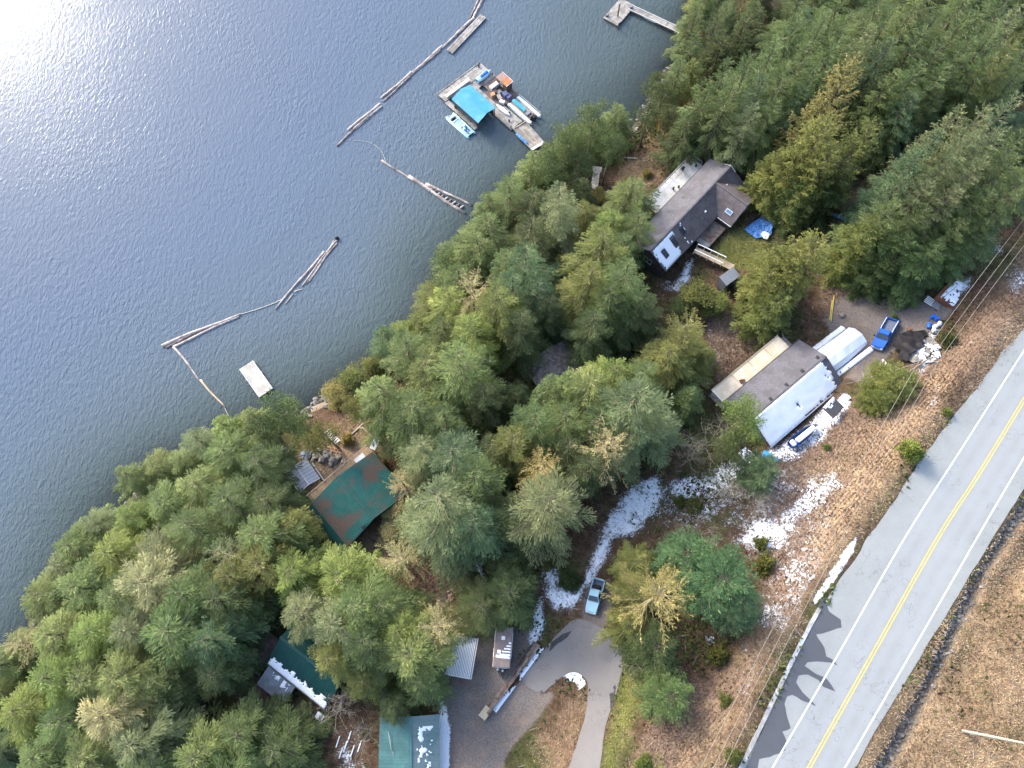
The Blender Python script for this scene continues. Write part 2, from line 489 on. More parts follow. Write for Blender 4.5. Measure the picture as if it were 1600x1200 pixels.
# the ditch along the far side of the road: a stony trench
ditch_c = [(1300, 1330), (1376, 1205), (1412, 1150), (1445, 1085), (1480, 1010), (1510, 950), (1540, 890), (1580, 830), (1625, 760), (1700, 640)]
def offs(poly, wd):
    a = np.array(poly, float); d = np.gradient(a, axis=0); d /= np.linalg.norm(d, axis=1)[:, None]
    nrm = np.stack([-d[:, 1], d[:, 0]], 1)
    wob = np.array([rnd.uniform(.6, 1.4) for _ in a])[:, None]
    return [tuple(q) for q in a + nrm * wd * wob] + [tuple(q) for q in (a - nrm * wd * wob)[::-1]]
ditch = mask([(offs(ditch_c, 10), 1, 6)])
MZ = MZ - ditch * .8 - grav * .05
deep = np.clip(-MZ, 0, 30)
rocky = np.clip(1 - np.abs(MZ - .0) / .45, 0, 1) * inner

def ground_material():
    m = bpy.data.materials.new('ground_cover'); m.use_nodes = True
    t = m.node_tree; b = t.nodes['Principled BSDF']; b.inputs['Roughness'].default_value = .95; b.inputs['Specular IOR Level'].default_value = .15
    tc = nd(t, 'ShaderNodeTexCoord')
    def nz(sc, det=6, rough=.65, dist=0.0):
        n = nd(t, 'ShaderNodeTexNoise'); n.inputs['Scale'].default_value = sc; n.inputs['Detail'].default_value = det; n.inputs['Roughness'].default_value = rough; n.inputs['Distortion'].default_value = dist
        t.links.new(tc.outputs['Object'], n.inputs['Vector']); return n.outputs['Fac']
    def ramp(src, stops):
        r = nd(t, 'ShaderNodeValToRGB'); e = r.color_ramp.elements
        while len(e) < len(stops): e.new(.5)
        for q, (p, c) in zip(e, stops): q.position = p; q.color = (*c, 1)
        t.links.new(src, r.inputs[0]); return r.outputs[0]
    def mixc(f, a, bb):
        x = nd(t, 'ShaderNodeMix', data_type='RGBA'); t.links.new(f, x.inputs['Factor'])
        t.links.new(a, x.inputs['A']); t.links.new(bb, x.inputs['B']); return x.outputs['Result']
    def at(n):
        a = nd(t, 'ShaderNodeAttribute'); a.attribute_name = n; return a.outputs['Fac']
    def mth(op, a, bb):
        x = nd(t, 'ShaderNodeMath', operation=op)
        for i, q in enumerate((a, bb)):
            if isinstance(q, (int, float)): x.inputs[i].default_value = q
            else: t.links.new(q, x.inputs[i])
        return x.outputs[0]
    big = nz(.12, 5); mid = nz(.9, 7, .7); fine = nz(5.0, 6, .75); vfine = nz(16, 4, .7)
    mf = mth('MULTIPLY', mth('ADD', mid, fine), .5)
    duff = ramp(mf, [(.36, (.030, .020, .013)), (.48, (.075, .045, .028)), (.56, (.12, .075, .048)), (.66, (.20, .14, .10))])
    moss = ramp(mf, [(.36, (.02, .026, .009)), (.52, (.06, .075, .02)), (.66, (.13, .14, .05))])
    col = mixc(ramp(big, [(.46, (0, 0, 0)), (.62, (.7, .7, .7))]), duff, moss)
    red = ramp(mf, [(.36, (.078, .048, .033)), (.46, (.148, .098, .069)), (.55, (.210, .145, .104)), (.66, (.31, .225, .165))])
    col = mixc(at('duffred'), col, red)
    dirtc = ramp(mf, [(.38, (.12, .085, .06)), (.6, (.27, .20, .15))])
    col = mixc(at('dirt'), col, dirtc)
    st = ramp(mf, [(.36, (.13, .085, .05)), (.46, (.25, .17, .10)), (.56, (.35, .25, .155)), (.68, (.46, .36, .22))])
    sm = mth('MULTIPLY', at('straw'), ramp(nz(.35, 6, .7), [(.38, (.25, .25, .25)), (.56, (1, 1, 1))]))
    col = mixc(sm, col, st)
    gr = ramp(mf, [(.36, (.08, .095, .02)), (.5, (.17, .19, .045)), (.64, (.28, .26, .09))])
    gm = mth('MULTIPLY', at('lawn'), ramp(nz(.8, 5), [(.34, (.3, .3, .3)), (.52, (1, 1, 1))]))
    col = mixc(gm, col, gr)
    gv = ramp(mth('MULTIPLY', mth('ADD', fine, vfine), .5), [(.36, (.072, .060, .054)), (.5, (.138, .122, .113)), (.64, (.235, .212, .20))])
    gvm = ramp(mth('ADD', at('gravel'), mth('MULTIPLY', mth('SUBTRACT', mid, .5), .7)), [(.3, (0, 0, 0)), (.62, (1, 1, 1))])
    gv2 = mixc(ramp(nz(.25, 5), [(.4, (0, 0, 0)), (.62, (.55, .55, .55))]), gv, dirtc)
    col = mixc(gvm, col, gv2)
    rk = ramp(fine, [(.35, (.04, .036, .032)), (.5, (.11, .097, .085)), (.65, (.21, .19, .165))])
    col = mixc(at('rocky'), col, rk)
    dt = ramp(fine, [(.36, (.035, .03, .026)), (.5, (.10, .085, .07)), (.66, (.27, .22, .17))])
    col = mixc(at('ditch'), col, dt)
    bed = ramp(mf, [(.36, (.06, .055, .045)), (.6, (.17, .15, .12))])
    col = mixc(ramp(at('deep'), [(.0, (0, 0, 0)), (.05, (1, 1, 1))]), col, bed)
    # snow: density broken up by noise
    sn = mth('ADD', mth('ADD', mth('MULTIPLY', nz(1.7, 8, .85, .9), .5), mth('MULTIPLY', nz(.33, 4, .6, .5), .2)), mth('MULTIPLY', fine, .3))
    sa = mth('SUBTRACT', mth('ADD', mth('MULTIPLY', at('snow'), .34), .30), sn)     # >0 where snow lies
    sf = ramp(mth('ADD', mth('MULTIPLY', sa, 9.0), .5), [(.22, (0, 0, 0)), (.5, (.55, .55, .55)), (.8, (1, 1, 1))])
    x = nd(t, 'ShaderNodeRGB'); x.outputs[0].default_value = (.82, .85, .90, 1)
    col = mixc(sf, col, x.outputs[0])
    t.links.new(col, b.inputs['Base Color'])
    bp = nd(t, 'ShaderNodeBump'); bp.inputs['Strength'].default_value = .8; bp.inputs['Distance'].default_value = .18
    t.links.new(mth('ADD', mth('ADD', mid, mth('MULTIPLY', fine, .7)), mth('MULTIPLY', sf, .5)), bp.inputs['Height'])
    t.links.new(bp.outputs[0], b.inputs['Normal'])
    return m
ny, nx = MX.shape
idx = np.arange(nx * ny).reshape(ny, nx)
quads = np.stack([idx[:-1, :-1], idx[:-1, 1:], idx[1:, 1:], idx[1:, :-1]], -1).reshape(-1, 4)
tv = np.stack([MX, MY, MZ], -1).reshape(-1, 3)
gmesh = np_mesh('ground', tv, quads, [ground_material()],
                dict(snow=snow.ravel(), gravel=grav.ravel(), lawn=lawn.ravel(), straw=straw.ravel(), duffred=duffred.ravel(), dirt=dirt.ravel(),
                     ditch=ditch.ravel(), rocky=rocky.ravel(), deep=deep.ravel()), smooth=True)
ground = tag(link('ground', gmesh), 'brown forest floor, bracken bank and snow patches sloping to the lake', None, None, 'structure')

# ------------------------------------------------------------------ lake
def lake_material():
    m = bpy.data.materials.new('lake_water'); m.use_nodes = True
    t = m.node_tree; t.nodes.clear()
    out = nd(t, 'ShaderNodeOutputMaterial')
    tc = nd(t, 'ShaderNodeTexCoord')
    def nz(sc, det, stretch=None, dist=0.0, rot=0.0):
        mp = nd(t, 'ShaderNodeMapping'); mp.inputs['Scale'].default_value = stretch or (1, 1, 1); mp.inputs['Rotation'].default_value = (0, 0, rot)
        t.links.new(tc.outputs['Object'], mp.inputs[0])
        n = nd(t, 'ShaderNodeTexNoise'); n.inputs['Scale'].default_value = sc; n.inputs['Detail'].default_value = det; n.inputs['Distortion'].default_value = dist; n.inputs['Roughness'].default_value = .55
        t.links.new(mp.outputs[0], n.inputs['Vector']); return n.outputs['Fac']
    def mth(op, a, bb):
        x = nd(t, 'ShaderNodeMath', operation=op)
        for i, q in enumerate((a, bb)):
            if isinstance(q, (int, float)): x.inputs[i].default_value = q
            else: t.links.new(q, x.inputs[i])
        return x.outputs[0]
    def ramp(src, stops):
        r = nd(t, 'ShaderNodeValToRGB'); e = r.color_ramp.elements
        while len(e) < len(stops): e.new(.5)
        for q, (p, c) in zip(e, stops): q.position = p; q.color = (*c, 1)
        t.links.new(src, r.inputs[0]); return r.outputs[0]
    w1 = nz(1.5, 3, (1.0, .55, 1), .6, .6)          # wind ripples
    w2 = nz(2.1, 3, (1.0, .45, 1), .8, -.5)
    w3 = nz(4.0, 3, (1, 1, 1), .3)
    gust = nz(.022, 3, None, .8)                     # calmer and rougher reaches
    g2 = ramp(gust, [(.35, (.55, .55, .55)), (.62, (1, 1, 1))])
    hgt = mth('MULTIPLY', mth('ADD', mth('ADD', w1, mth('MULTIPLY', w2, .8)), mth('MULTIPLY', w3, .22)), g2)
    bp = nd(t, 'ShaderNodeBump'); bp.inputs['Strength'].default_value = 1.0; bp.inputs['Distance'].default_value = .26
    t.links.new(hgt, bp.inputs['Height'])
    bg_ = nd(t, 'ShaderNodeBump'); bg_.inputs['Strength'].default_value = 1.0; bg_.inputs['Distance'].default_value = .045
    t.links.new(hgt, bg_.inputs['Height'])
    dp = nd(t, 'ShaderNodeAttribute'); dp.attribute_name = 'depth'
    col = ramp(mth('MULTIPLY', dp.outputs['Fac'], .1), [(.0, (.075, .098, .088)), (.2, (.094, .126, .126)), (.6, (.098, .130, .160)), (1, (.096, .128, .176))])
    body = nd(t, 'ShaderNodeBsdfDiffuse'); t.links.new(col, body.inputs[0]); t.links.new(bp.outputs[0], body.inputs['Normal'])
    clear = nd(t, 'ShaderNodeBsdfTransparent'); clear.inputs[0].default_value = (.80, .90, .88, 1)
    op = mth('SUBTRACT', 1.0, mth('POWER', 2.718, mth('MULTIPLY', dp.outputs['Fac'], -.5)))
    mx = nd(t, 'ShaderNodeMixShader'); t.links.new(op, mx.inputs[0]); t.links.new(clear.outputs[0], mx.inputs[1]); t.links.new(body.outputs[0], mx.inputs[2])
    gl = nd(t, 'ShaderNodeBsdfGlossy'); gl.inputs['Roughness'].default_value = .17; t.links.new(bg_.outputs[0], gl.inputs['Normal'])
    fr = nd(t, 'ShaderNodeFresnel'); fr.inputs['IOR'].default_value = 1.333; t.links.new(bg_.outputs[0], fr.inputs['Normal'])
    mx2 = nd(t, 'ShaderNodeMixShader'); t.links.new(fr.outputs[0], mx2.inputs[0]); t.links.new(mx.outputs[0], mx2.inputs[1]); t.links.new(gl.outputs[0], mx2.inputs[2])
    t.links.new(mx2.outputs[0], out.inputs[0])
    return m
s2 = 2
sx = list(range(0, nx, s2)); sx = sx if sx[-1] == nx - 1 else sx + [nx - 1]
sy = list(range(0, ny, s2)); sy = sy if sy[-1] == ny - 1 else sy + [ny - 1]
LX = MX[np.ix_(sy, sx)]; LY = MY[np.ix_(sy, sx)]; LZ = MZ[np.ix_(sy, sx)]
keep = LZ < .35
li = np.arange(LX.size).reshape(LX.shape)
lq = np.stack([li[:-1, :-1], li[:-1, 1:], li[1:, 1:], li[1:, :-1]], -1).reshape(-1, 4)
kq = keep.ravel()[lq].any(1)
lq = lq[kq]
us, inv = np.unique(lq.ravel(), return_inverse=True)
lv = np.stack([LX, LY, np.zeros(LX.shape)], -1).reshape(-1, 3)[us]
lake = tag(link('lake_water', np_mesh('lake_water', lv, inv.reshape(-1, 4), [lake_material()], dict(depth=np.clip(-LZ, 0, 30).ravel()[us]), True)),
           'blue grey lake rippled by wind with sun glitter', None, None, 'structure')

# ------------------------------------------------------------------ sheets laid on the ground
def inside(p, poly):
    c = False; n = len(poly); x, y = p
    for i in range(n):
        a = poly[i]; b = poly[(i + 1) % n]
        if (a[1] > y) != (b[1] > y) and x < (b[0] - a[0]) * (y - a[1]) / (b[1] - a[1]) + a[0]: c = not c
    return c
def sheet(name, poly_px, off, m, step=1.0, world=False, wob=0.0, z=None):
    pw = [tuple(q) for q in poly_px] if world else [tuple(G(u, v).to_2d()) for u, v in poly_px]
    # resample the outline
    pts = []
    for i in range(len(pw)):
        a = Vector(pw[i]); b = Vector(pw[(i + 1) % len(pw)])
        k = max(1, int((b - a).length / step))
        for j in range(k):
            q = a.lerp(b, j / k)
            if wob: q = q + Vector((noise.noise((q.x * 1.3, q.y * 1.3, 3)), noise.noise((q.x * 1.3, q.y * 1.3, 9)))) * wob
            pts.append(q)
    n = len(pts)
    xs = [p.x for p in pts]; ys = [p.y for p in pts]
    y = min(ys) + step / 2; row = 0
    vs = list(pts)
    while y < max(ys):
        x = min(xs) + (step / 2 if row % 2 else 0)
        while x < max(xs):
            if inside((x, y), pts): vs.append(Vector((x, y)))
            x += step
        y += step; row += 1
    r = geometry.delaunay_2d_cdt(vs, [], [list(range(n))], 1, 1e-4)
    V = [(p.x, p.y, H(p.x, p.y) + off) for p in r[0]]
    me = bpy.data.meshes.new(name); me.from_pydata(V, [], [tuple(f) for f in r[2]])
    for p in me.polygons: p.use_smooth = True
    me.materials.append(m); me.update()
    bm = bmesh.new(); bm.from_mesh(me)
    for f in bm.faces:
        if f.normal.z < 0: f.normal_flip()
    bm.to_mesh(me); bm.free()
    return link(name, me)
def spline(pts, n):
    """Catmull-Rom through 2D points, n samples per span"""
    out = []
    p = [Vector(q) for q in pts]
    for i in range(len(p) - 1):
        a = p[max(i - 1, 0)]; b = p[i]; c = p[i + 1]; d = p[min(i + 2, len(p) - 1)]
        for k in range(n):
            t = k / n
            out.append(.5 * ((2 * b) + (c - a) * t + (2 * a - 5 * b + 4 * c - d) * t * t + (3 * b - a - 3 * c + d) * t ** 3))
    out.append(p[-1]); return out
rl = spline([P(u, v, ROADZ).to_2d() for u, v in RL], 14)
rr_ = spline([P(u, v, ROADZ).to_2d() for u, v in RR], 14)
def at_len(line, t):
    L = [0]
    for a, b in zip(line, line[1:]): L.append(L[-1] + (b - a).length)
    s = t * L[-1]
    for i in range(len(line) - 1):
        if s <= L[i + 1]: return line[i].lerp(line[i + 1], (s - L[i]) / max(L[i + 1] - L[i], 1e-9))
    return line[-1]
NS = 200
# straight centre line fitted along the painted yellow line
YEL = [(1130, 1440), (1264, 1200), (1361, 1027), (1466, 840), (1530, 740), (1600, 625), (1700, 460)]
yl = spline([P(u, v, ROADZ).to_2d() for u, v in YEL], 14)
yl = [yl[0] + (yl[0] - yl[3]).normalized() * q for q in (70, 45, 20)] + yl + [yl[-1] + (yl[-1] - yl[-4]).normalized() * q for q in (20, 45, 70)]
C_ = [at_len(yl, i / NS) for i in range(NS + 1)]
def nrm(line, i):
    d = (line[min(i + 1, len(line) - 1)] - line[max(i - 1, 0)]).normalized()
    return Vector((d.y, -d.x))                                   # to the right (away from the lake)
def edge_off(edge, i):
    """signed offset of an edge line from the centre line at sample i"""
    c = C_[i]; n = nrm(C_, i); best = None
    for a, b in zip(edge, edge[1:]):
        d = b - a; den = n.x * d.y - n.y * d.x
        if abs(den) < 1e-9: continue
        q = a - c
        s = (q.x * d.y - q.y * d.x) / den; r = (q.x * n.y - q.y * n.x) / den
        if -0.3 <= r <= 1.3 and (best is None or abs(s) < abs(best)): best = s
    return best
EL = []; ER = []
for i in range(NS + 1):
    EL.append(edge_off(rl, i)); ER.append(edge_off(rr_, i))
def fillnone(a, dflt):
    last = next((q for q in a if q is not None), dflt)        # carried on past both ends
    r = []
    for q in a:
        last = q if q is not None else last
        r.append(last)
    return r
EL = fillnone(EL, -6); ER = fillnone(ER, 5)
def strip(name, offL, offR, off, m, i0=0, i1=NS, nc=8, kind='structure', thick=0.0):
    V = []; UVs = []; F = []
    L = 0
    for i in range(i0, i1 + 1):
        c = C_[i]; n = nrm(C_, i)
        if i > i0: L += (C_[i] - C_[i - 1]).length
        a = offL(i) if callable(offL) else offL; b = offR(i) if callable(offR) else offR
        for k in range(nc + 1):
            s = a + (b - a) * k / nc
            q = c + n * s
            V.append((q.x, q.y, H(q.x, q.y) + off)); UVs.append((s, L))
    w_ = nc + 1
    for i in range(i1 - i0):
        for k in range(nc):
            F.append((i * w_ + k, i * w_ + k + 1, (i + 1) * w_ + k + 1, (i + 1) * w_ + k))
    if thick:
        nb = len(V)
        V += [(x, y, z - thick) for x, y, z in V]; UVs += UVs
        for i in range(i1 - i0):
            F.append((i * w_, (i + 1) * w_, nb + (i + 1) * w_, nb + i * w_)); F.append((i * w_ + nc, nb + i * w_ + nc, nb + (i + 1) * w_ + nc, (i + 1) * w_ + nc))
    me = bpy.data.meshes.new(name); me.from_pydata(V, [], F); me.materials.append(m)
    uv = me.uv_layers.new(name='road_uv')
    for lp in me.loops: uv.data[lp.index].uv = UVs[lp.vertex_index]
    me.update()
    bm = bmesh.new(); bm.from_mesh(me)
    bmesh.ops.recalc_face_normals(bm, faces=bm.faces) if thick else [f.normal_flip() for f in bm.faces if f.normal.z < 0]
    bm.to_mesh(me); bm.free()
    return tag(link(name, me), None, None, None, kind)
def road_material(name, base, worn, dark, wet=False, tracks=True):
    m = bpy.data.materials.new(name); m.use_nodes = True
    t = m.node_tree; b = t.nodes['Principled BSDF']; b.inputs['Roughness'].default_value = .35 if wet else .9
    b.inputs['Specular IOR Level'].default_value = .5 if wet else .25
    tc = nd(t, 'ShaderNodeTexCoord')
    def nz(sc, det=6, rough=.65):
        n = nd(t, 'ShaderNodeTexNoise'); n.inputs['Scale'].default_value = sc; n.inputs['Detail'].default_value = det; n.inputs['Roughness'].default_value = rough
        t.links.new(tc.outputs['Object'], n.inputs['Vector']); return n.outputs['Fac']
    def ramp(src, stops):
        r = nd(t, 'ShaderNodeValToRGB'); e = r.color_ramp.elements
        while len(e) < len(stops): e.new(.5)
        for q, (p, c) in zip(e, stops): q.position = p; q.color = (*c, 1)
        t.links.new(src, r.inputs[0]); return r.outputs[0]
    def mixc(f, a, bb):
        x = nd(t, 'ShaderNodeMix', data_type='RGBA')
        if isinstance(f, float): x.inputs['Factor'].default_value = f
        else: t.links.new(f, x.inputs['Factor'])
        t.links.new(a, x.inputs['A']); t.links.new(bb, x.inputs['B']); return x.outputs['Result']
    def shade(c, k): return tuple(q * k for q in c)
    g = ramp(nz(.35, 7), [(.3, shade(base, .86)), (.7, shade(base, 1.12))])
    f = ramp(nz(9, 4, .8), [(.3, shade(base, .72)), (.7, shade(base, 1.28))])
    col = mixc(.4, g, f)
    if tracks:
        uv = nd(t, 'ShaderNodeUVMap'); uv.uv_map = 'road_uv'
        sp = nd(t, 'ShaderNodeSeparateXYZ'); t.links.new(uv.outputs[0], sp.inputs[0])
        mp = nd(t, 'ShaderNodeMapRange'); mp.inputs[1].default_value = -8; mp.inputs[2].default_value = 8
        wv = nd(t, 'ShaderNodeMath', operation='ADD'); t.links.new(sp.outputs[0], wv.inputs[0])
        wn_ = nd(t, 'ShaderNodeMath', operation='MULTIPLY'); t.links.new(nz(.12, 3), wn_.inputs[0]); wn_.inputs[1].default_value = .5; t.links.new(wn_.outputs[0], wv.inputs[1])
        t.links.new(wv.outputs[0], mp.inputs[0])
        def u(x): return (x + .25 + 8) / 16
        trk = ramp(mp.outputs[0], [(u(-3.5), (0, 0, 0)), (u(-2.6), (.8, .8, .8)), (u(-1.8), (.1, .1, .1)), (u(-.9), (.9, .9, .9)), (u(0), (0, 0, 0)), (u(.9), (.9, .9, .9)), (u(1.8), (.1, .1, .1)), (u(2.6), (.9, .9, .9)), (u(3.5), (0, 0, 0))])
        wornc = nd(t, 'ShaderNodeRGB'); wornc.outputs[0].default_value = (*worn, 1)
        k = nd(t, 'ShaderNodeMath', operation='MULTIPLY'); t.links.new(trk, k.inputs[0]); k.inputs[1].default_value = .75
        col = mixc(k.outputs[0], col, wornc.outputs[0])
    # crack network, broken up
    vo = nd(t, 'ShaderNodeTexVoronoi', feature='DISTANCE_TO_EDGE'); vo.inputs['Scale'].default_value = .16
    nv = nd(t, 'ShaderNodeTexNoise'); nv.inputs['Scale'].default_value = .5; nv.inputs['Detail'].default_value = 6
    t.links.new(tc.outputs['Object'], nv.inputs['Vector'])
    mv = nd(t, 'ShaderNodeMix', data_type='VECTOR'); mv.inputs['Factor'].default_value = .35
    sc_ = nd(t, 'ShaderNodeVectorMath', operation='SCALE'); sc_.inputs['Scale'].default_value = 12
    t.links.new(nv.outputs['Color'], sc_.inputs[0])
    t.links.new(tc.outputs['Object'], mv.inputs['A']); 
    ad = nd(t, 'ShaderNodeVectorMath', operation='ADD'); t.links.new(tc.outputs['Object'], ad.inputs[0]); t.links.new(sc_.outputs[0], ad.inputs[1]); t.links.new(ad.outputs[0], vo.inputs['Vector'])
    cr = ramp(vo.outputs['Distance'], [(.0, (1, 1, 1)), (.012, (0, 0, 0))])
    br = ramp(nz(.2, 4), [(.48, (0, 0, 0)), (.58, (.75, .75, .75))])
    mm = nd(t, 'ShaderNodeMath', operation='MULTIPLY'); t.links.new(cr, mm.inputs[0]); t.links.new(br, mm.inputs[1])
    dk = nd(t, 'ShaderNodeRGB'); dk.outputs[0].default_value = (*dark, 1)
    col = mixc(mm.outputs[0], col, dk.outputs[0])
    t.links.new(col, b.inputs['Base Color'])
    bp = nd(t, 'ShaderNodeBump'); bp.inputs['Strength'].default_value = .25; bp.inputs['Distance'].default_value = .02
    t.links.new(nz(14, 3), bp.inputs['Height']); t.links.new(bp.outputs[0], b.inputs['Normal'])
    return m
M_road = road_material('weathered_asphalt', (.275, .280, .265), (.305, .312, .315), (.09, .09, .09))
M_wet = road_material('wet_asphalt', (.085, .085, .09), (.08, .08, .09), (.04, .04, .045), True, False)
M_drive = road_material('drive_asphalt', (.155, .146, .142), (.13, .13, .13), (.05, .048, .045), False, False)
M_white = mat('road_paint_white', (.72, .72, .70), .7, .18, 4, .02)
M_yel = mat('road_paint_yellow', (.60, .44, .13), .7, .2, 4, .02)
def wob(base, amp, sd):
    return lambda i: base[i] + amp * noise.noise((i * .35, sd, 0)) + amp * .6 * noise.noise((i * 1.3, sd, 5))
strip('highway', wob(EL, .35, 1), wob(ER, .12, 2), .06, M_road, nc=14)['label'] = 'pale weathered two lane highway'
def px_off(px):
    ln = spline([P(u, v, ROADZ).to_2d() for u, v in px], 14)
    return fillnone([edge_off(ln, i) for i in range(NS + 1)], 0)
WL = px_off([(1070, 1440), (1207, 1200), (1310, 1022), (1414, 840), (1500, 705), (1600, 548), (1700, 395)])
WR = px_off([(1180, 1440), (1320, 1200), (1425, 1018), (1527, 840), (1600, 715), (1720, 510)])
strip('edge_line', lambda i: WL[i] - .09, lambda i: WL[i] + .09, .066, M_white, nc=1)
strip('edge_line', lambda i: WR[i] - .09, lambda i: WR[i] + .09, .066, M_white, nc=1)
strip('centre_line', -.24, -.08, .066, M_yel, nc=1)
strip('centre_line', .08, .24, .066, M_yel, nc=1)
# meltwater run across the shoulder
WET = [[(1287, 935), (1295, 955), (1313, 968), (1315, 980), (1300, 985), (1285, 990), (1275, 992), (1288, 1012), (1291, 1025), (1304, 1033), (1308, 1040), (1298, 1036), (1284, 1034), (1262, 1034), (1256, 1040), (1275, 1053), (1293, 1062), (1304, 1080),
        (1286, 1073), (1278, 1062), (1262, 1054), (1247, 1056), (1244, 1066), (1254, 1082), (1272, 1099), (1275, 1104), (1264, 1099), (1251, 1094), (1238, 1086), (1229, 1088), (1226, 1100), (1230, 1122), (1236, 1138), (1222, 1143),
        (1230, 1160), (1226, 1173), (1210, 1180), (1186, 1186), (1184, 1198), (1170, 1240), (1150, 1240), (1166, 1195), (1210, 1100), (1245, 1020), (1275, 955), (1282, 938)]]
for wp in WET:
    tag(sheet('wet_patch', wp, .0635, M_wet, .5, wob=.12), 'dark meltwater stain fingering across the road shoulder', None, None, 'structure')
# pale concrete gutter at the shoulder
M_gut = mat('gutter_concrete', (.29, .28, .27), .85, .2, 2, .1, wear=(.5, .52, .55), wearamt=.25, wscale=.8)
gi0 = min(range(NS + 1), key=lambda i: abs(proj(C_[i].x + nrm(C_, i).x * EL[i], C_[i].y + nrm(C_, i).y * EL[i], ROADZ)[1] - 1330))
gi1 = min(range(NS + 1), key=lambda i: abs(proj(C_[i].x + nrm(C_, i).x * EL[i], C_[i].y + nrm(C_, i).y * EL[i], ROADZ)[1] - 948))
g0, g1 = sorted((gi0, gi1))
tag(strip('gutter_kerb', lambda i: EL[i] - .5 + .1 * noise.noise((i * .9, 4, 0)), lambda i: EL[i] - .05, .14, M_gut, g0, g1, 2, 'structure', .4), 'pale concrete gutter strip along the wet road shoulder')
# hairpin drive
drv = [(936, 1240), (938, 1195), (946, 1135), (962, 1085), (971, 1050), (970, 1020), (955, 995), (938, 980), (918, 970), (897, 968), (872, 990), (850, 1015), (830, 1040), (815, 1062), (842, 1082),
       (862, 1072), (878, 1058), (896, 1050), (914, 1060), (919, 1078), (914, 1120), (902, 1160), (890, 1195), (880, 1240)]
drvw = spline([G(u, v).to_2d() for u, v in drv + [drv[0]]], 5)[:-1]
tag(sheet('hairpin_drive', [tuple(q) for q in drvw], .06, M_drive, .9, world=True, wob=.1), 'grey asphalt hairpin drive curling round a grassy island', None, None, 'structure')
M_patch = mat('fresh_tar', (.04, .038, .038), .8, .3, 3, .1)
for pp in ([(860, 1005), (880, 990), (893, 985), (886, 997), (868, 1008), (858, 1018)], [(956, 1070), (962, 1070), (960, 1095), (954, 1112), (953, 1085)]):
    tag(sheet('tar_patch', pp, .0645, M_patch, .4, wob=.15), None, None, None, 'structure')
# ------------------------------------------------------------------ trees
def leaf_material():
    m = bpy.data.materials.new('needles'); m.use_nodes = True
    t = m.node_tree; t.nodes.clear()
    out = nd(t, 'ShaderNodeOutputMaterial')
    oi = nd(t, 'ShaderNodeObjectInfo')
    tint = nd(t, 'ShaderNodeAttribute'); tint.attribute_name = 'tint'
    mp = nd(t, 'ShaderNodeMapRange'); mp.inputs[3].default_value = .5; mp.inputs[4].default_value = 2.1
    t.links.new(tint.outputs['Fac'], mp.inputs[0])
    mul = nd(t, 'ShaderNodeVectorMath', operation='SCALE'); t.links.new(oi.outputs['Color'], mul.inputs[0]); t.links.new(mp.outputs[0], mul.inputs['Scale'])
    # young tips lean yellow; bright crown-tip highlights are painted into the tint too
    hs = nd(t, 'ShaderNodeHueSaturation')
    hm = nd(t, 'ShaderNodeMapRange'); hm.inputs[3].default_value = .508; hm.inputs[4].default_value = .482
    t.links.new(tint.outputs['Fac'], hm.inputs[0]); t.links.new(hm.outputs[0], hs.inputs['Hue']); t.links.new(mul.outputs[0], hs.inputs['Color'])
    d = nd(t, 'ShaderNodeBsdfPrincipled'); d.inputs['Roughness'].default_value = .6; d.inputs['Specular IOR Level'].default_value = .25
    t.links.new(hs.outputs[0], d.inputs['Base Color'])
    tr = nd(t, 'ShaderNodeBsdfTranslucent'); t.links.new(hs.outputs[0], tr.inputs[0])
    mx = nd(t, 'ShaderNodeMixShader'); mx.inputs[0].default_value = .28
    t.links.new(d.outputs[0], mx.inputs[1]); t.links.new(tr.outputs[0], mx.inputs[2]); t.links.new(mx.outputs[0], out.inputs[0])
    return m
M_leaf = leaf_material()
M_bark = mat('bark', (.10, .075, .055), .95, .45, 1.2, .6, stretch=(3, 3, .6), wear=(.20, .19, .15), wearamt=.4)
M_barkp = mat('bark_pale', (.22, .19, .16), .95, .35, 1.5, .5, stretch=(3, 3, .6))
M_twig = mat('twig_grey', (.30, .26, .20), .9, .3, 3, .2)
M_twigm = mat('limb_grey', (.20, .165, .12), .9, .3, 3, .2)
M_twigp = mat('limb_straw', (.29, .235, .14), .9, .25, 3, .2)
M_twigd = mat('twig_brown', (.13, .10, .075), .9, .35, 3, .2)

def leaf_quads(rs, p, d, s, ln, wd, tint):
    """rhombic sprays: base p, direction d, side s (n,3); lengths ln, widths wd"""
    n = len(p)
    mid = p + d * (ln * .45)[:, None]
    dr = np.zeros_like(p); dr[:, 2] = -ln * .12
    v = np.stack([p, mid + s * (wd * .5)[:, None], p + d * ln[:, None] + dr, mid - s * (wd * .5)[:, None]], 1).reshape(-1, 3)
    return v, np.repeat(tint, 4)
def unit(a): return a / np.maximum(np.linalg.norm(a, axis=-1, keepdims=True), 1e-9)

def wood_tubes(paths, n=3):
    """many thin tubes: list of (pts (k,3), r0, r1)"""
    V = []; Q = []; c = 0
    for pts, r0, r1 in paths:
        k = len(pts)
        d = np.gradient(pts, axis=0); d = unit(d)
        ref = np.array([0.21, .13, .97]); s = np.cross(d, ref); s = unit(s + 1e-6); u = np.cross(s, d)
        r = np.linspace(r0, r1, k)[:, None, None]
        a = np.arange(n) * 2 * math.pi / n
        ring = pts[:, None, :] + r * (np.cos(a)[None, :, None] * s[:, None, :] + np.sin(a)[None, :, None] * u[:, None, :])
        V.append(ring.reshape(-1, 3))
        for i in range(k - 1):
            for j in range(n):
                jj = (j + 1) % n
                Q.append((c + i * n + j, c + i * n + jj, c + (i + 1) * n + jj, c + (i + 1) * n + j))
        c += k * n
    return np.concatenate(V), np.array(Q)

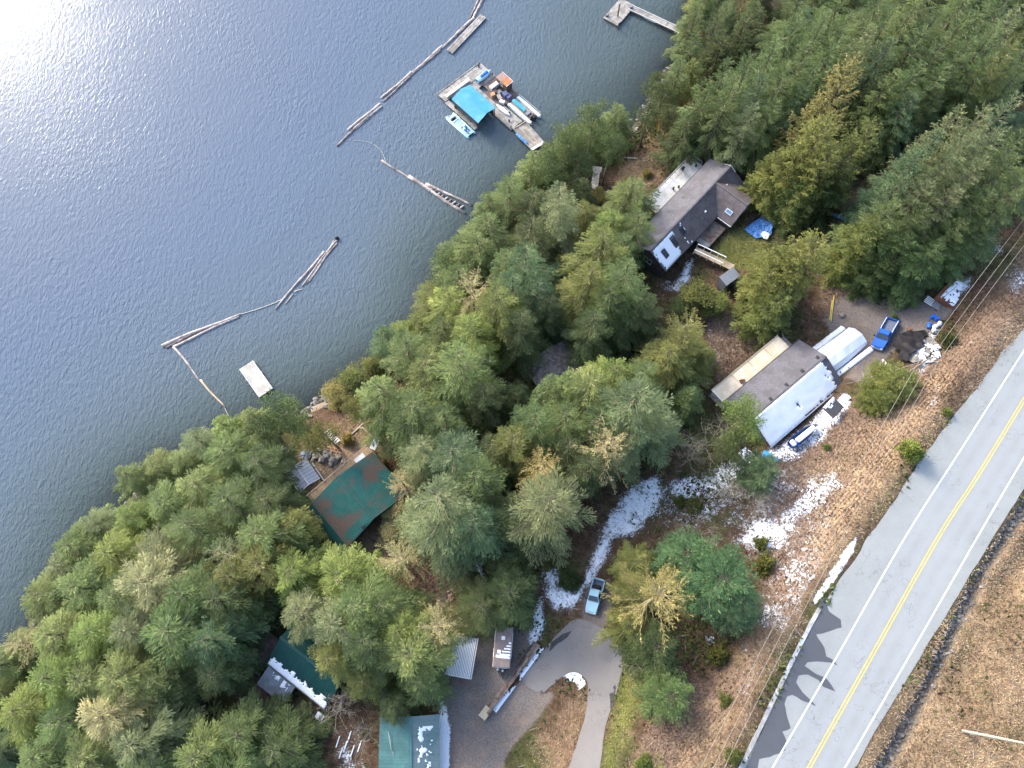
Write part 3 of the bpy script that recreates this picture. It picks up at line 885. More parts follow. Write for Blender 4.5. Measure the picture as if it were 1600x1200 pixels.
def conifer(seed, Ht, R, base=.12, nb=95, up=.9, droop=.42, tip=.22, prof=.85, twig=.36, dens=1.0, lw=.13, ll=.42, hang=.15, gap=.0, taper=None, lean=0.0, trunk_r=None, fill=.12, topflat=0.0, bend=.14, wood=None, fwd=.75, spread=.75):
    """builds (trunk mesh, limb mesh, crown mesh) of one conifer of height Ht and crown radius R"""
    rs = np.random.RandomState(seed)
    def ctr(z):
        t = z / Ht
        return np.array([lean * t * t, lean * .4 * t * t * math.sin(t * 3 + seed), 0])
    # trunk
    nseg = 9
    tp = np.array([ctr(Ht * i / nseg) + np.array([0, 0, Ht * i / nseg]) for i in range(nseg + 1)])
    tp[0, 2] -= .8
    r0 = trunk_r or (.13 + Ht * .0125)
    mb = MB(); mb.tube([tuple(p) for p in tp], [r0 * max(.03, (1 - i / nseg) ** 1.25) * (1.25 if i == 0 else 1) for i in range(nseg + 1)], 8)
    # branches
    paths = []; LV = []; LT = []
    lev = (np.arange(nb) // 5) * 5 + 2.5
    zs = base + (1 - base) * (lev + rs.randn(nb) * .7) / nb
    zs = np.clip(zs, base, .985)
    phi = rs.rand() * 6.28; lp0 = rs.rand() * 6.28; lop = .08 + .14 * rs.rand()
    for t in zs:
        t = min(t, .985)
        phi += 1.2566 + rs.randn() * .3 + (.55 if rs.rand() < .2 else 0)
        q = (t - base) / (1 - base)
        shape = (1 - q) ** prof if taper is None else taper(q)
        L = R * shape * (.7 + .5 * rs.rand()) * (1 + lop * math.cos(phi - lp0) + .5 * lop * math.cos(2 * phi + lp0)) + .35
        if rs.rand() < gap: L *= .35
        if q < .12: L *= .65 + q * 3
        el = -.12 + (up + .12) * (q ** 1.5) + rs.randn() * .07
        h = np.array([math.cos(phi), math.sin(phi), 0.]); lt = np.array([-h[1], h[0], 0.])
        k = 7
        s = np.linspace(0, 1, k)
        z = L * (el * s - droop * (1 - .75 * q) * s ** 2 + tip * (s ** 3.0))
        side = L * bend * rs.randn() * s ** 2
        o = ctr(t * Ht) + np.array([0, 0, t * Ht])
        pts = o + h * (L * s * (1 - .1 * droop))[:, None] + lt * side[:, None]; pts[:, 2] += z
        paths.append((pts, .018 + .011 * L, .008))
        # side twigs
        nt = max(5, int(L / .22 * dens))
        ss = np.sort(fill + (1 - fill) * rs.rand(nt))
        pos = np.stack([np.interp(ss, s, pts[:, i]) for i in range(3)], 1)
        tan = unit(np.stack([np.interp(ss, s, np.gradient(pts[:, i])) for i in range(3)], 1))
        sg = np.where(np.arange(nt) % 2 == 0, 1., -1.)[:, None]
        fw = (fwd + .5 * rs.rand(nt))[:, None]
        td = unit(tan * fw + lt * sg + np.array([0, 0, -1.]) * (hang * (1 + rs.randn(nt) * .6))[:, None])
        tl = np.minimum(twig * L * 1.35 * np.clip((ss - fill * .6) / .3, .15, 1) ** .6 * (1.02 - ss) ** .75, 1.7) * (.65 + .5 * rs.rand(nt)) + .14
        btint = rs.rand() * .55
        nl = np.maximum(2, (tl / .17 * (.6 + .4 * dens)).astype(int))
        for i in range(nt):
            n = nl[i]
            w = (np.arange(n) + .6) / n
            p = pos[i] + td[i] * (tl[i] * w)[:, None]
            p[:, 2] -= hang * .6 * tl[i] * w ** 2
            sd = np.where(np.arange(n) % 2 == 0, 1., -1.)[:, None]
            pl = unit(np.cross(td[i], np.array([0, 0, 1.])))[None, :] * sd
            d = unit(td[i] * .85 + h * .35 + pl * spread * (1 - .6 * w)[:, None] + rs.randn(n, 3) * .11)
            nrm_ = unit(np.array([0, 0, 1.]) + rs.randn(n, 3) * .24)
            sv_ = unit(np.cross(d, nrm_))
            ln = ll * (.65 + .6 * rs.rand(n)) * (1 - .25 * w)
            v, tt = leaf_quads(rs, p, d, sv_, ln, lw * (.7 + .6 * rs.rand(n)), np.clip(btint + .12 * rs.rand() + .22 * rs.rand(n) + .22 * ss[i] - .05, 0, 1))  # paler outwards: young growth plus painted-in highlights on the tips
            LV.append(v); LT.append(tt)
        # leader sprays along the outer branch
        n = max(3, int(L / .25))
        w = .25 + .75 * rs.rand(n)
        p = np.stack([np.interp(w, s, pts[:, i]) for i in range(3)], 1)
        d = unit(np.tile(tan[-1], (n, 1)) + rs.randn(n, 3) * .35); sv_ = unit(np.cross(d, np.array([0, 0, 1.]) + rs.randn(n, 3) * .5))
        v, tt = leaf_quads(rs, p, d, sv_, ll * (.8 + .5 * rs.rand(n)), lw * (.8 + .6 * rs.rand(n)), np.clip(btint + .3 + .3 * rs.rand(n), 0, 1))
        LV.append(v); LT.append(tt)
    # short inner sprays hugging the upper stem
    n = int(26 * Ht * dens); tz = base + .15 + (.97 - base - .15) * rs.rand(n) ** .8
    p = np.stack([ctr(t * Ht) + np.array([0, 0, t * Ht]) for t in tz]); a = rs.rand(n) * 6.283
    d = unit(np.stack([np.cos(a), np.sin(a), .15 + .5 * rs.rand(n)], 1)); sv_ = unit(np.cross(d, np.array([0, 0, 1.]) + rs.randn(n, 3) * .3))
    v, tt = leaf_quads(rs, p, d, sv_, (ll * (1.2 + 1.3 * rs.rand(n))) * (1.15 - tz), lw * 1.3 * (.8 + .5 * rs.rand(n)), .2 + .4 * rs.rand(n)); LV.append(v); LT.append(tt)
    # top leader
    n = 14
    p = np.tile(tp[-1], (n, 1)); p[:, 2] -= rs.rand(n) * 1.1
    d = unit(np.stack([rs.randn(n) * .5, rs.randn(n) * .5, np.full(n, .9)], 1)); sv_ = unit(np.cross(d, rs.randn(n, 3)))
    v, tt = leaf_quads(rs, p, d, sv_, ll * (.7 + .5 * rs.rand(n)), np.full(n, lw), np.full(n, .8)); LV.append(v); LT.append(tt)
    return finish(mb, paths, LV, LT, wood)
def finish(mb, paths, LV, LT, wood=None):
    wood = wood or M_twigd
    me_t = bpy.data.meshes.new('trunk'); me_t.from_pydata(mb.v, [], mb.f); me_t.materials.append(M_bark)
    for q in me_t.polygons: q.use_smooth = True
    wv, wq = wood_tubes(paths)
    me_w = np_mesh('limbs', wv, wq, [wood])
    lv = np.concatenate(LV); lq = np.arange(len(lv)).reshape(-1, 4)
    me_c = np_mesh('crown', lv, lq, [M_leaf], dict(tint=np.concatenate(LT)))
    return me_t, me_w, me_c

def broad(seed, Ht, R, base=.55, nl=16, clump=1.0, nleaf=150, ll=.34, lw=.12, oval=.7):
    """open-crowned tree: limbs ending in tufts of leaves"""
    rs = np.random.RandomState(seed)
    mb = MB()
    bend = rs.randn(2) * .35
    tp = [(bend[0] * math.sin(i / 8 * 2.4), bend[1] * math.sin(i / 8 * 2.0), Ht * .93 * i / 8 - (.8 if i == 0 else 0)) for i in range(9)]
    r0 = .12 + Ht * .011
    mb.tube(tp, [r0 * (1 - .85 * i / 8) for i in range(9)], 8)
    tpa = np.array(tp)
    paths = []; LV = []; LT = []
    for b in range(nl):
        t = base + (1 - base) * (b + rs.rand()) / nl
        o = np.array([np.interp(t, np.linspace(0, 1, 9), tpa[:, i]) for i in range(3)])
        ph = b * 2.4 + rs.randn() * .5
        L = R * (.55 + .5 * rs.rand()) * math.sqrt(max(.1, 1 - ((t - base) / (1 - base)) ** 2 * .85))
        s = np.linspace(0, 1, 6)
        pts = o + np.stack([math.cos(ph) * L * s, math.sin(ph) * L * s, L * (oval * .5 * s - .15 * s * s)], 1) + np.cumsum(rs.randn(6, 3) * .09 * L / 3, 0) * s[:, None]
        paths.append((pts, .03 + .012 * L, .012))
        for c in range(4):
            w = [.45, .65, .85, 1][c]
            cc = np.array([np.interp(w, s, pts[:, i]) for i in range(3)]) + rs.randn(3) * .35 * np.array([1, 1, .4])
            if c: paths.append((np.array([[np.interp(max(w - .2, 0), s, pts[:, i]) for i in range(3)], cc]), .02, .008))
            n = int(nleaf * (.6 + .8 * rs.rand()))
            rr = clump * (.75 + .5 * rs.rand())
            dd = unit(rs.randn(n, 3)); p = cc + dd * (rr * rs.rand(n) ** .45)[:, None] * np.array([1.15, 1.15, .6])
            d = unit(dd * .7 + rs.randn(n, 3) * .5 + np.array([0, 0, .15])); sv_ = unit(np.cross(d, np.array([0, 0, 1.]) + rs.randn(n, 3) * .5))
            tt0 = rs.rand() * .4
            v, tt = leaf_quads(rs, p, d, sv_, ll * (.6 + .7 * rs.rand(n)), lw * (.7 + .6 * rs.rand(n)), np.clip(tt0 + .6 * rs.rand(n), 0, 1))
            LV.append(v); LT.append(tt)
    return finish(mb, paths, LV, LT)

def bush(seed, R, Ht, n=2600, ll=.3, lw=.11, spiky=.5):
    rs = np.random.RandomState(seed)
    mb = MB(); paths = []; LV = []; LT = []
    mb.tube([(0, 0, -.3), (0.04, .02, Ht * .3), (.05, .0, Ht * .7)], [.09, .06, .02], 6)
    ns = 26
    for k in range(ns):
        ph = k * 2.4 + rs.randn() * .3; e = rs.rand() ** .7
        tipp = np.array([math.cos(ph) * R * e * (.8 + .3 * rs.rand()), math.sin(ph) * R * e * (.8 + .3 * rs.rand()), Ht * (1 - .75 * e * e) * (.75 + .35 * rs.rand())])
        s = np.linspace(0, 1, 5)[:, None]
        pts = tipp * s * np.array([1, 1, 1]) + np.array([0, 0, .15 * Ht]) * np.sin(s * 3.14)
        paths.append((pts, .03, .008))
        m = n // ns
        w = .3 + .7 * rs.rand(m)
        c = np.stack([np.interp(w, s[:, 0], pts[:, i]) for i in range(3)], 1)
        p = c + rs.randn(m, 3) * R * .16 * (1.2 - .5 * w)[:, None] * np.array([1, 1, .7]); p[:, 2] = np.maximum(p[:, 2], .03)
        d = unit(tipp / np.linalg.norm(tipp) * spiky + rs.randn(m, 3) * .5 + np.array([0, 0, .25])); sv_ = unit(np.cross(d, rs.randn(m, 3)))
        t0 = rs.rand() * .4
        v, tt = leaf_quads(rs, p, d, sv_, ll * (.6 + .7 * rs.rand(m)), lw * (.7 + .6 * rs.rand(m)), np.clip(t0 + .6 * rs.rand(m), 0, 1))
        LV.append(v); LT.append(tt)
    return finish(mb, paths, LV, LT)

def bare(seed, Ht, R, lev=4, stems=1):
    rs = np.random.RandomState(seed)
    paths = []
    def grow(o, d, L, r, k):
        n = 5
        pts = [o]
        dd = d.copy()
        for i in range(n):
            dd = unit(dd + rs.randn(3) * .16 + np.array([0, 0, .05])); pts.append(pts[-1] + dd * L / n)
        pts = np.array(pts)
        paths.append((pts, r, r * .45))
        if k == 0: return
        for j in range(4 if k > 1 else 5):
            i = 2 + int(rs.rand() * 4); i = min(i, 5)
            nd_ = unit(dd + rs.randn(3) * .75 + np.array([0, 0, .1]))
            grow(pts[i], nd_, L * (.5 + .25 * rs.rand()), r * .5, k - 1)
    mb = MB(); 
    for s in range(stems):
        d = unit(np.array([rs.randn() * .35, rs.randn() * .35, 1.]) if stems > 1 else np.array([rs.randn() * .1, rs.randn() * .1, 1.]))
        tp = [np.array([0, 0, -.4]), d * Ht * .25, d * Ht * .5]
        mb.tube([tuple(p) for p in tp], [.05 + Ht * .009, .04 + Ht * .007, .03 + Ht * .004], 6)
        for j in range(7):
            ph = j * 2.4 + rs.rand()
            grow(d * Ht * (.25 + .25 * j / 6), unit(np.array([math.cos(ph) * R / Ht * 1.9, math.sin(ph) * R / Ht * 1.9, .8])), Ht * .42, .02 + Ht * .003, lev - 2)
    me_t = bpy.data.meshes.new('trunk'); me_t.from_pydata(mb.v, [], mb.f); me_t.materials.append(M_barkp)
    wv, wq = wood_tubes(paths)
    return me_t, np_mesh('twigs', wv, wq, [M_twig]), None

VAR = {}
def var(kind, *a):
    VAR.setdefault(kind, []).append(a)
# (meshes, nominal height, nominal radius)
for sd in (1, 2, 3, 31):
    var('fir', conifer(sd, 22, 5.0, base=.14, nb=85, droop=.56, tip=.14, prof=.82, lw=.088, ll=.40, dens=1.6, wood=M_twigm, spread=.55, fwd=1.0), 22, 5.0)
for sd in (4, 5, 6, 32):
    var('soft', conifer(sd, 18, 4.8, base=.16, nb=80, up=.75, droop=.48, tip=.06, prof=.74, twig=.44, dens=1.55, lw=.095, ll=.44, hang=.38, fwd=1.2, spread=.42, wood=M_twigm), 18, 4.8)
for sd in (7, 8):
    var('cedar', conifer(sd, 20, 4.6, base=.04, nb=110, up=.9, droop=.40, tip=.3, prof=.55, twig=.36, dens=1.25, lw=.155, ll=.42, hang=.45, fill=.25, spread=.5), 20, 4.6)
for sd in (9, 10):
    var('sparse', conifer(sd, 18, 5.0, base=.16, nb=90, up=.85, droop=.45, tip=.25, prof=.55, twig=.22, dens=.85, lw=.085, ll=.36, hang=.25, fill=.36, gap=.28, bend=.3, wood=M_twigp, fwd=1.1, spread=.4), 18, 5.0)
for sd in (11, 12, 13):
    var('spire', conifer(sd, 20, 4.0, base=.08, nb=105, up=.55, droop=.34, tip=.2, prof=.9, twig=.38, dens=1.35, lw=.115, ll=.38, hang=.22, spread=.5), 20, 4.0)
for sd in (14, 15):
    var('pine', broad(sd, 17, 4.0, base=.55, nl=15, clump=.85, nleaf=80, ll=.42, lw=.09), 17, 4.0)
for sd in (16, 17):
    var('shrubtree', broad(sd, 8, 3.2, base=.25, nl=18, clump=1.0, nleaf=110, ll=.30, lw=.15), 8, 3.2)
for sd in (18, 19):
    var('bush', bush(sd, 2.4, 2.6, n=5200, ll=.34, lw=.15), 2.6, 2.4)
for sd in (20, 21):
    var('dome', conifer(sd, 12, 5.0, base=.05, nb=95, up=.7, droop=.3, tip=.2, twig=.4, dens=1.2, lw=.13, ll=.40, hang=.2, taper=lambda q: math.sqrt(max(.03, 1 - q * q))), 12, 5.0)
for sd in (22, 23):
    var('bare', bare(sd, 9, 4.0, 4, 1), 9, 4.0)
var('thicket', bare(24, 4.5, 2.6, 4, 3), 4.5, 2.6)
CLR = {  # needle colours
 'green': (.082, .118, .036), 'light': (.120, .155, .046), 'blue': (.066, .105, .044), 'grey': (.120, .145, .060), 'gold': (.165, .155, .045), 'olive': (.114, .128, .032),
 'yellow': (.25, .215, .065), 'pale': (.25, .235, .10), 'dark': (.055, .076, .024), 'bright': (.132, .175, .040), 'rust': (.20, .13, .04), 'teal': (.062, .112, .042)}
TREES = []
_cnt = {}
def tree(u, v, h, r, kind, clr, label=None, name='conifer_tree', cat='tree', group=None, place='apex'):
    """a tree whose tip (place='apex') or foot (place='foot') is seen at photo pixel (u, v)"""
    if kind in ('fir', 'soft', 'spire'): r *= 1.42
    if kind in ('fir', 'soft', 'spire') and place == 'apex' and u > 1085 and v < 440 and v < 1480 - u * .66: r *= .82; h *= 1.08
    if kind in ('fir', 'soft') and place == 'apex' and u < 430 and v > 680: r *= 1.1
    p = G(u, v, h) if place == 'apex' else G(u, v, 0)
    k = _cnt.get(kind, 0); _cnt[kind] = k + 1
    me, H0, R0 = VAR[kind][k % len(VAR[kind])]
    k_ = 0
    while H(p.x, p.y) < .35 and k_ < 40:      # feet stand on the bank, not in the lake
        gx = H(p.x + .5, p.y) - H(p.x - .5, p.y); gy = H(p.x, p.y + .5) - H(p.x, p.y - .5); gl_ = math.hypot(gx, gy) + 1e-6
        p.x += gx / gl_ * .35; p.y += gy / gl_ * .35; k_ += 1
    e = empty(name, (p.x, p.y, H(p.x, p.y) - .05), rnd.uniform(0, 6.283))
    e.scale = (r / R0, r / R0, h / H0)
    parts = ('trunk', 'twigs' if kind in ('bare', 'thicket') else 'limbs', 'crown')
    c = Vector(CLR[clr]) * rnd.uniform(.9, 1.12) if clr else Vector((1, 1, 1))
    c.x *= rnd.uniform(.92, 1.1)
    for nm, m in zip(parts, me):
        if m is None: continue
        o = link(nm, m); o.parent = e
        if nm == 'crown': o.color = (c.x, c.y, c.z, 1)
    tag(e, label, cat, group)
    ap = proj(p.x, p.y, H(p.x, p.y) + h)
    ft = proj(p.x, p.y, H(p.x, p.y))
    TREES.append(dict(o=e, kind=kind, clr=clr, u=ap[0] * .6 + ft[0] * .4, v=ap[1] * .6 + ft[1] * .4, h=h, r=r, label=label))
    return e
# tree list: tip pixel, height, crown radius, kind, colour
T = [
# lower left shore wood
(345, 700, 12, 4.0, 'soft', 'light'), (395, 715, 13, 4.0, 'fir', 'dark'), (300, 752, 11, 3.8, 'soft', 'light'), (245, 785, 10, 3.6, 'soft', 'light'), (190, 805, 9, 3.2, 'soft', 'bright'),
(345, 775, 14, 4.4, 'fir', 'green'), (405, 775, 13, 3.4, 'fir', 'dark'), (285, 815, 14, 4.3, 'fir', 'green'), (230, 855, 13, 4.0, 'fir', 'grey'), (450, 816, 11, 3.1, 'soft', 'olive'), (395, 830, 15, 4.2, 'soft', 'light'),
(335, 860, 16, 4.4, 'sparse', 'grey'), (400, 880, 13, 4.4, 'soft', 'olive'), (100, 850, 10, 3.8, 'soft', 'light'), (160, 862, 12, 3.8, 'soft', 'bright'), (50, 930, 10, 3.8, 'soft', 'light'), (110, 915, 13, 4.2, 'soft', 'light'),
(165, 930, 14, 4.2, 'fir', 'green'), (215, 905, 17, 4.8, 'soft', 'pale'), (275, 925, 15, 4.4, 'fir', 'green'), (330, 935, 14, 4.2, 'soft', 'dark'), (355, 900, 12, 3.8, 'soft', 'olive'),
(12, 1005, 11, 3.8, 'sparse', 'pale'), (70, 990, 13, 4.2, 'soft', 'light'), (130, 985, 14, 4.0, 'soft', 'bright'), (185, 985, 14, 4.0, 'fir', 'grey'), (255, 985, 17, 5.4, 'soft', 'green'), (315, 1000, 15, 4.2, 'fir', 'blue'),
(60, 1060, 14, 4.2, 'soft', 'bright'), (115, 1065, 13, 4.0, 'soft', 'light'), (15, 1110, 12, 4.2, 'soft', 'bright'), (170, 1060, 15, 4.4, 'soft', 'light'), (230, 1065, 12, 3.8, 'fir', 'green'), (325, 1055, 12, 3.2, 'fir', 'dark'),
(75, 1130, 13, 4.2, 'fir', 'green'), (150, 1120, 15, 4.6, 'soft', 'pale'), (45, 1185, 11, 4.2, 'soft', 'light'), (120, 1190, 13, 4.4, 'soft', 'light'), (200, 1165, 14, 4.4, 'soft', 'grey'), (365, 1150, 11, 3.6, 'soft', 'green'), (300, 1185, 12, 3.8, 'soft', 'light'), (425, 1175, 10, 4.2, 'fir', 'dark'), (200, 1230, 12, 4.5, 'soft', 'light'), (340, 1225, 12, 4.4, 'soft', 'green'),
# between the two green-roofed houses
(445, 890, 14, 3.8, 'soft', 'bright'), (462, 955, 17, 3.6, 'soft', 'grey'), (525, 900, 15, 4.2, 'soft', 'bright'), (545, 945, 19, 4.8, 'fir', 'light'), (512, 975, 19, 4.0, 'soft', 'grey'), (565, 1000, 16, 4.4, 'fir', 'green'), (618, 868, 11, 3.8, 'sparse', 'pale'), (590, 945, 15, 3.8, 'fir', 'green'), (510, 1030, 14, 3.0, 'soft', 'olive'),
(635, 1025, 16, 4.4, 'soft', 'light'), (620, 985, 14, 3.6, 'soft', 'bright'), (650, 1065, 12, 3.2, 'fir', 'green'), (678, 978, 13, 4.2, 'sparse', 'pale'), (560, 1065, 9, 2.8, 'fir', 'olive'),
(752, 945, 9, 3.8, 'fir', 'dark'), (795, 925, 10, 4.0, 'soft', 'dark'),
# middle wood
(685, 768, 24, 5.8, 'fir', 'grey'), (705, 700, 21, 5.4, 'fir', 'blue'), (740, 735, 19, 4.8, 'fir', 'green'), (655, 795, 17, 3.6, 'fir', 'grey'), (740, 810, 17, 5.0, 'fir', 'blue'), (622, 745, 11, 3.0, 'sparse', 'pale'),
(862, 775, 23, 5.6, 'fir', 'grey'), (850, 715, 19, 4.0, 'sparse', 'yellow'), (805, 800, 14, 4.2, 'fir', 'dark'), (955, 678, 22, 4.6, 'sparse', 'pale'), (925, 715, 17, 3.4, 'fir', 'dark'), (800, 680, 16, 3.8, 'soft', 'olive'), (770, 690, 13, 3.4, 'fir', 'dark'),
(838, 645, 18, 4.2, 'fir', 'green'), (886, 590, 17, 3.2, 'soft', 'light'), (862, 592, 15, 2.8, 'soft', 'green'), (925, 592, 18, 4.6, 'soft', 'light'), (1000, 610, 23, 6.0, 'fir', 'grey'), (965, 570, 16, 4.0, 'soft', 'bright'), (885, 645, 17, 4.6, 'fir', 'green'), (940, 645, 17, 4.6, 'fir', 'green'), (1030, 650, 15, 4.2, 'fir', 'grey'), (890, 690, 15, 4.2, 'fir', 'dark'), (1010, 570, 15, 3.4, 'fir', 'green'), (985, 680, 15, 3.0, 'fir', 'grey'),
(715, 548, 21, 5.2, 'fir', 'light'), (640, 625, 17, 4.8, 'fir', 'green'), (590, 600, 17, 4.4, 'soft', 'light'), (630, 525, 17, 4.0, 'fir', 'green'), (592, 508, 12, 2.8, 'spire', 'teal'), (665, 560, 16, 4.0, 'soft', 'light'), (690, 640, 15, 4.0, 'fir', 'green'), (655, 690, 15, 3.8, 'fir', 'grey'), (755, 605, 14, 3.4, 'fir', 'dark'), (735, 500, 16, 4.0, 'soft', 'bright'),
(735, 435, 19, 4.4, 'sparse', 'pale'), (775, 455, 18, 4.8, 'fir', 'olive'), (700, 455, 15, 3.8, 'soft', 'bright'), (662, 440, 12, 3.0, 'fir', 'olive'), (680, 395, 13, 3.2, 'pine', 'green'), (715, 420, 14, 3.8, 'fir', 'green'), (655, 490, 10, 2.8, 'spire', 'olive'), (690, 500, 12, 3.2, 'fir', 'green'),
(760, 340, 15, 4.6, 'soft', 'green'), (745, 370, 15, 4.4, 'soft', 'light'), (795, 285, 15, 4.0, 'fir', 'green'), (820, 385, 19, 4.4, 'fir', 'teal'), (800, 430, 17, 4.2, 'fir', 'teal'), (840, 440, 15, 3.8, 'fir', 'blue'), (790, 395, 15, 4.0, 'fir', 'green'), (835, 300, 14, 4.0, 'soft', 'dark'), (830, 340, 15, 4.0, 'fir', 'dark'), (735, 400, 12, 3.6, 'fir', 'green'), (815, 488, 16, 3.6, 'fir', 'dark'), (858, 465, 13, 3.2, 'fir', 'dark'),
(885, 195, 16, 3.4, 'pine', 'green'), (935, 160, 18, 3.6, 'pine', 'green'), (860, 240, 13, 3.4, 'pine', 'green'), (905, 235, 12, 3.4, 'pine', 'dark'), (958, 205, 15, 3.0, 'pine', 'green'),
(875, 290, 18, 4.6, 'fir', 'grey'), (990, 285, 13, 4.2, 'soft', 'light'), (1000, 335, 13, 4.0, 'fir', 'green'), (960, 335, 12, 3.6, 'soft', 'bright'), (975, 370, 12, 3.6, 'fir', 'green'), (915, 320, 10, 3.2, 'soft', 'olive'),
(945, 365, 18, 4.8, 'soft', 'olive'), (982, 410, 20, 4.8, 'fir', 'green'), (925, 420, 17, 4.4, 'soft', 'olive'), (955, 450, 16, 4.6, 'fir', 'green'), (1005, 465, 13, 4.0, 'fir', 'dark'), (930, 490, 15, 4.0, 'fir', 'dark'),
(1080, 495, 15, 4.6, 'sparse', 'olive'), (1070, 525, 12, 4.8, 'fir', 'olive'), (1050, 545, 12, 4.0, 'soft', 'olive'), (1105, 545, 8, 2.8, 'soft', 'olive'),
(1095, 455, 5, 3.2, 'shrubtree', 'olive'), (1125, 470, 4, 2.2, 'shrubtree', 'olive'), (1070, 470, 4, 2.0, 'shrubtree', 'dark'),
(1277, 378, 17, 5.2, 'cedar', 'olive'), (1238, 398, 14, 4.8, 'cedar', 'olive'), (1205, 425, 11, 4.2, 'cedar', 'olive'), (1222, 468, 9, 4.4, 'cedar', 'olive'),
(1412, 590, 6, 4.0, 'cedar', 'olive'), (1385, 615, 5, 2.8, 'cedar', 'olive'), (1432, 700, 2.6, 1.7, 'bush', 'bright'),
(1165, 640, 12, 3.8, 'pine', 'bright'), (1150, 690, 9, 3.0, 'pine', 'dark'), (1205, 728, 8, 2.8, 'dome', 'blue'),
(1135, 905, 14, 5.0, 'dome', 'teal'), (1075, 860, 11, 3.8, 'dome', 'teal'), (1160, 950, 8, 3.6, 'dome', 'blue'), (1038, 928, 18, 5.8, 'sparse', 'yellow'), (1000, 920, 10, 3.0, 'fir', 'olive'), (996, 878, 8, 2.6, 'soft', 'olive'), (1030, 1010, 7, 3.8, 'dome', 'dark'), (1052, 1085, 7, 3.4, 'dome', 'green'), (990, 975, 7, 2.6, 'soft', 'olive'),
# upper right wood, lake side
(1092, 5, 13, 3.6, 'soft', 'green'), (1125, 15, 13, 3.6, 'fir', 'dark'), (1165, 30, 13, 3.8, 'cedar', 'dark'), (1090, 50, 14, 3.2, 'soft', 'green'), (1130, 60, 11, 3.6, 'cedar', 'dark'), (1185, 10, 13, 3.6, 'cedar', 'dark'), (1065, 95, 14, 3.2, 'fir', 'green'), (1045, 125, 12, 3.0, 'pine', 'dark'), (1022, 115, 11, 2.8, 'pine', 'dark'), (1085, 95, 11, 2.8, 'soft', 'olive'), (1160, 70, 9, 3.2, 'cedar', 'dark'),
(1140, 92, 20, 4.0, 'fir', 'green'), (1175, 85, 19, 4.0, 'fir', 'green'), (1110, 125, 17, 3.8, 'soft', 'green'), (1150, 120, 20, 4.0, 'fir', 'green'), (1215, 60, 20, 4.2, 'fir', 'green'), (1250, 25, 20, 4.2, 'soft', 'green'), (1195, 120, 18, 4.0, 'fir', 'blue'), (1230, 100, 19, 4.2, 'fir', 'green'), (1100, 165, 13, 3.6, 'fir', 'dark'), (1180, 165, 16, 4.0, 'fir', 'grey'), (1265, 65, 20, 4.2, 'fir', 'green'), (1290, 25, 20, 4.2, 'fir', 'green'), (1275, 105, 18, 4.0, 'fir', 'green'), (1215, 155, 16, 3.8, 'fir', 'green'), (1305, 70, 19, 4.2, 'soft', 'green'),
(1260, 135, 15, 3.8, 'fir', 'blue'), (1075, 190, 12, 3.4, 'soft', 'dark'),
(1332, 96, 27, 4.6, 'cedar', 'gold'), (1364, 195, 20, 4.4, 'cedar', 'olive'), (1290, 190, 21, 5.0, 'cedar', 'olive'), (1250, 235, 15, 4.6, 'cedar', 'olive'), (1300, 235, 18, 4.6, 'cedar', 'olive'), (1220, 245, 12, 3.4, 'cedar', 'olive'), (1262, 285, 11, 3.6, 'cedar', 'green'), (1320, 250, 14, 4.0, 'cedar', 'dark'),
# upper right wood, middle
(1330, 20, 21, 4.2, 'fir', 'green'), (1365, 40, 21, 4.2, 'spire', 'grey'), (1345, 70, 19, 4.0, 'fir', 'green'), (1400, 10, 21, 4.2, 'fir', 'green'), (1395, 60, 20, 4.2, 'spire', 'blue'), (1435, 5, 20, 4.2, 'soft', 'green'), (1470, 15, 20, 4.2, 'fir', 'dark'), (1445, 45, 20, 4.2, 'soft', 'green'), (1480, 55, 20, 4.4, 'fir', 'green'), (1515, 20, 20, 4.4, 'fir', 'green'), (1545, 5, 20, 4.4, 'soft', 'green'), (1520, 60, 20, 4.4, 'fir', 'green'), (1560, 40, 20, 4.4, 'fir', 'green'), (1595, 10, 20, 4.4, 'spire', 'grey'), (1590, 60, 20, 4.4, 'fir', 'olive'), (1555, 85, 18, 4.2, 'fir', 'green'),
(1440, 100, 19, 4.4, 'fir', 'green'), (1405, 110, 18, 4.0, 'spire', 'green'), (1480, 100, 18, 4.2, 'fir', 'green'), (1430, 145, 16, 4.2, 'fir', 'blue'), (1470, 140, 14, 3.8, 'fir', 'dark'), (1395, 155, 13, 3.6, 'fir', 'dark'), (1515, 105, 15, 3.8, 'fir', 'dark'), (1600, 105, 16, 4.2, 'fir', 'green'), (1375, 120, 15, 3.6, 'spire', 'dark'), (1400, 200, 10, 3.6, 'fir', 'dark'), (1440, 190, 9, 3.4, 'fir', 'dark'),
(1330, -30, 20, 4.4, 'fir', 'green'), (1400, -40, 20, 4.4, 'fir', 'green'), (1470, -35, 20, 4.4, 'soft', 'green'), (1540, -45, 20, 4.4, 'fir', 'green'), (1600, -40, 20, 4.4, 'fir', 'green'), (1260, -20, 19, 4.4, 'fir', 'green'), (1640, 40, 20, 4.4, 'fir', 'green'),
# upper right wood, right-hand stand by the yard
(1505, 168, 24, 4.0, 'spire', 'grey'), (1472, 205, 23, 3.8, 'spire', 'blue'), (1545, 165, 24, 4.2, 'fir', 'grey'), (1590, 150, 24, 4.4, 'fir', 'grey'), (1440, 235, 21, 3.6, 'spire', 'blue'), (1420, 272, 19, 3.8, 'spire', 'blue'), (1525, 210, 22, 4.2, 'fir', 'grey'), (1570, 200, 22, 4.2, 'fir', 'grey'), (1615, 195, 22, 4.4, 'fir', 'green'),
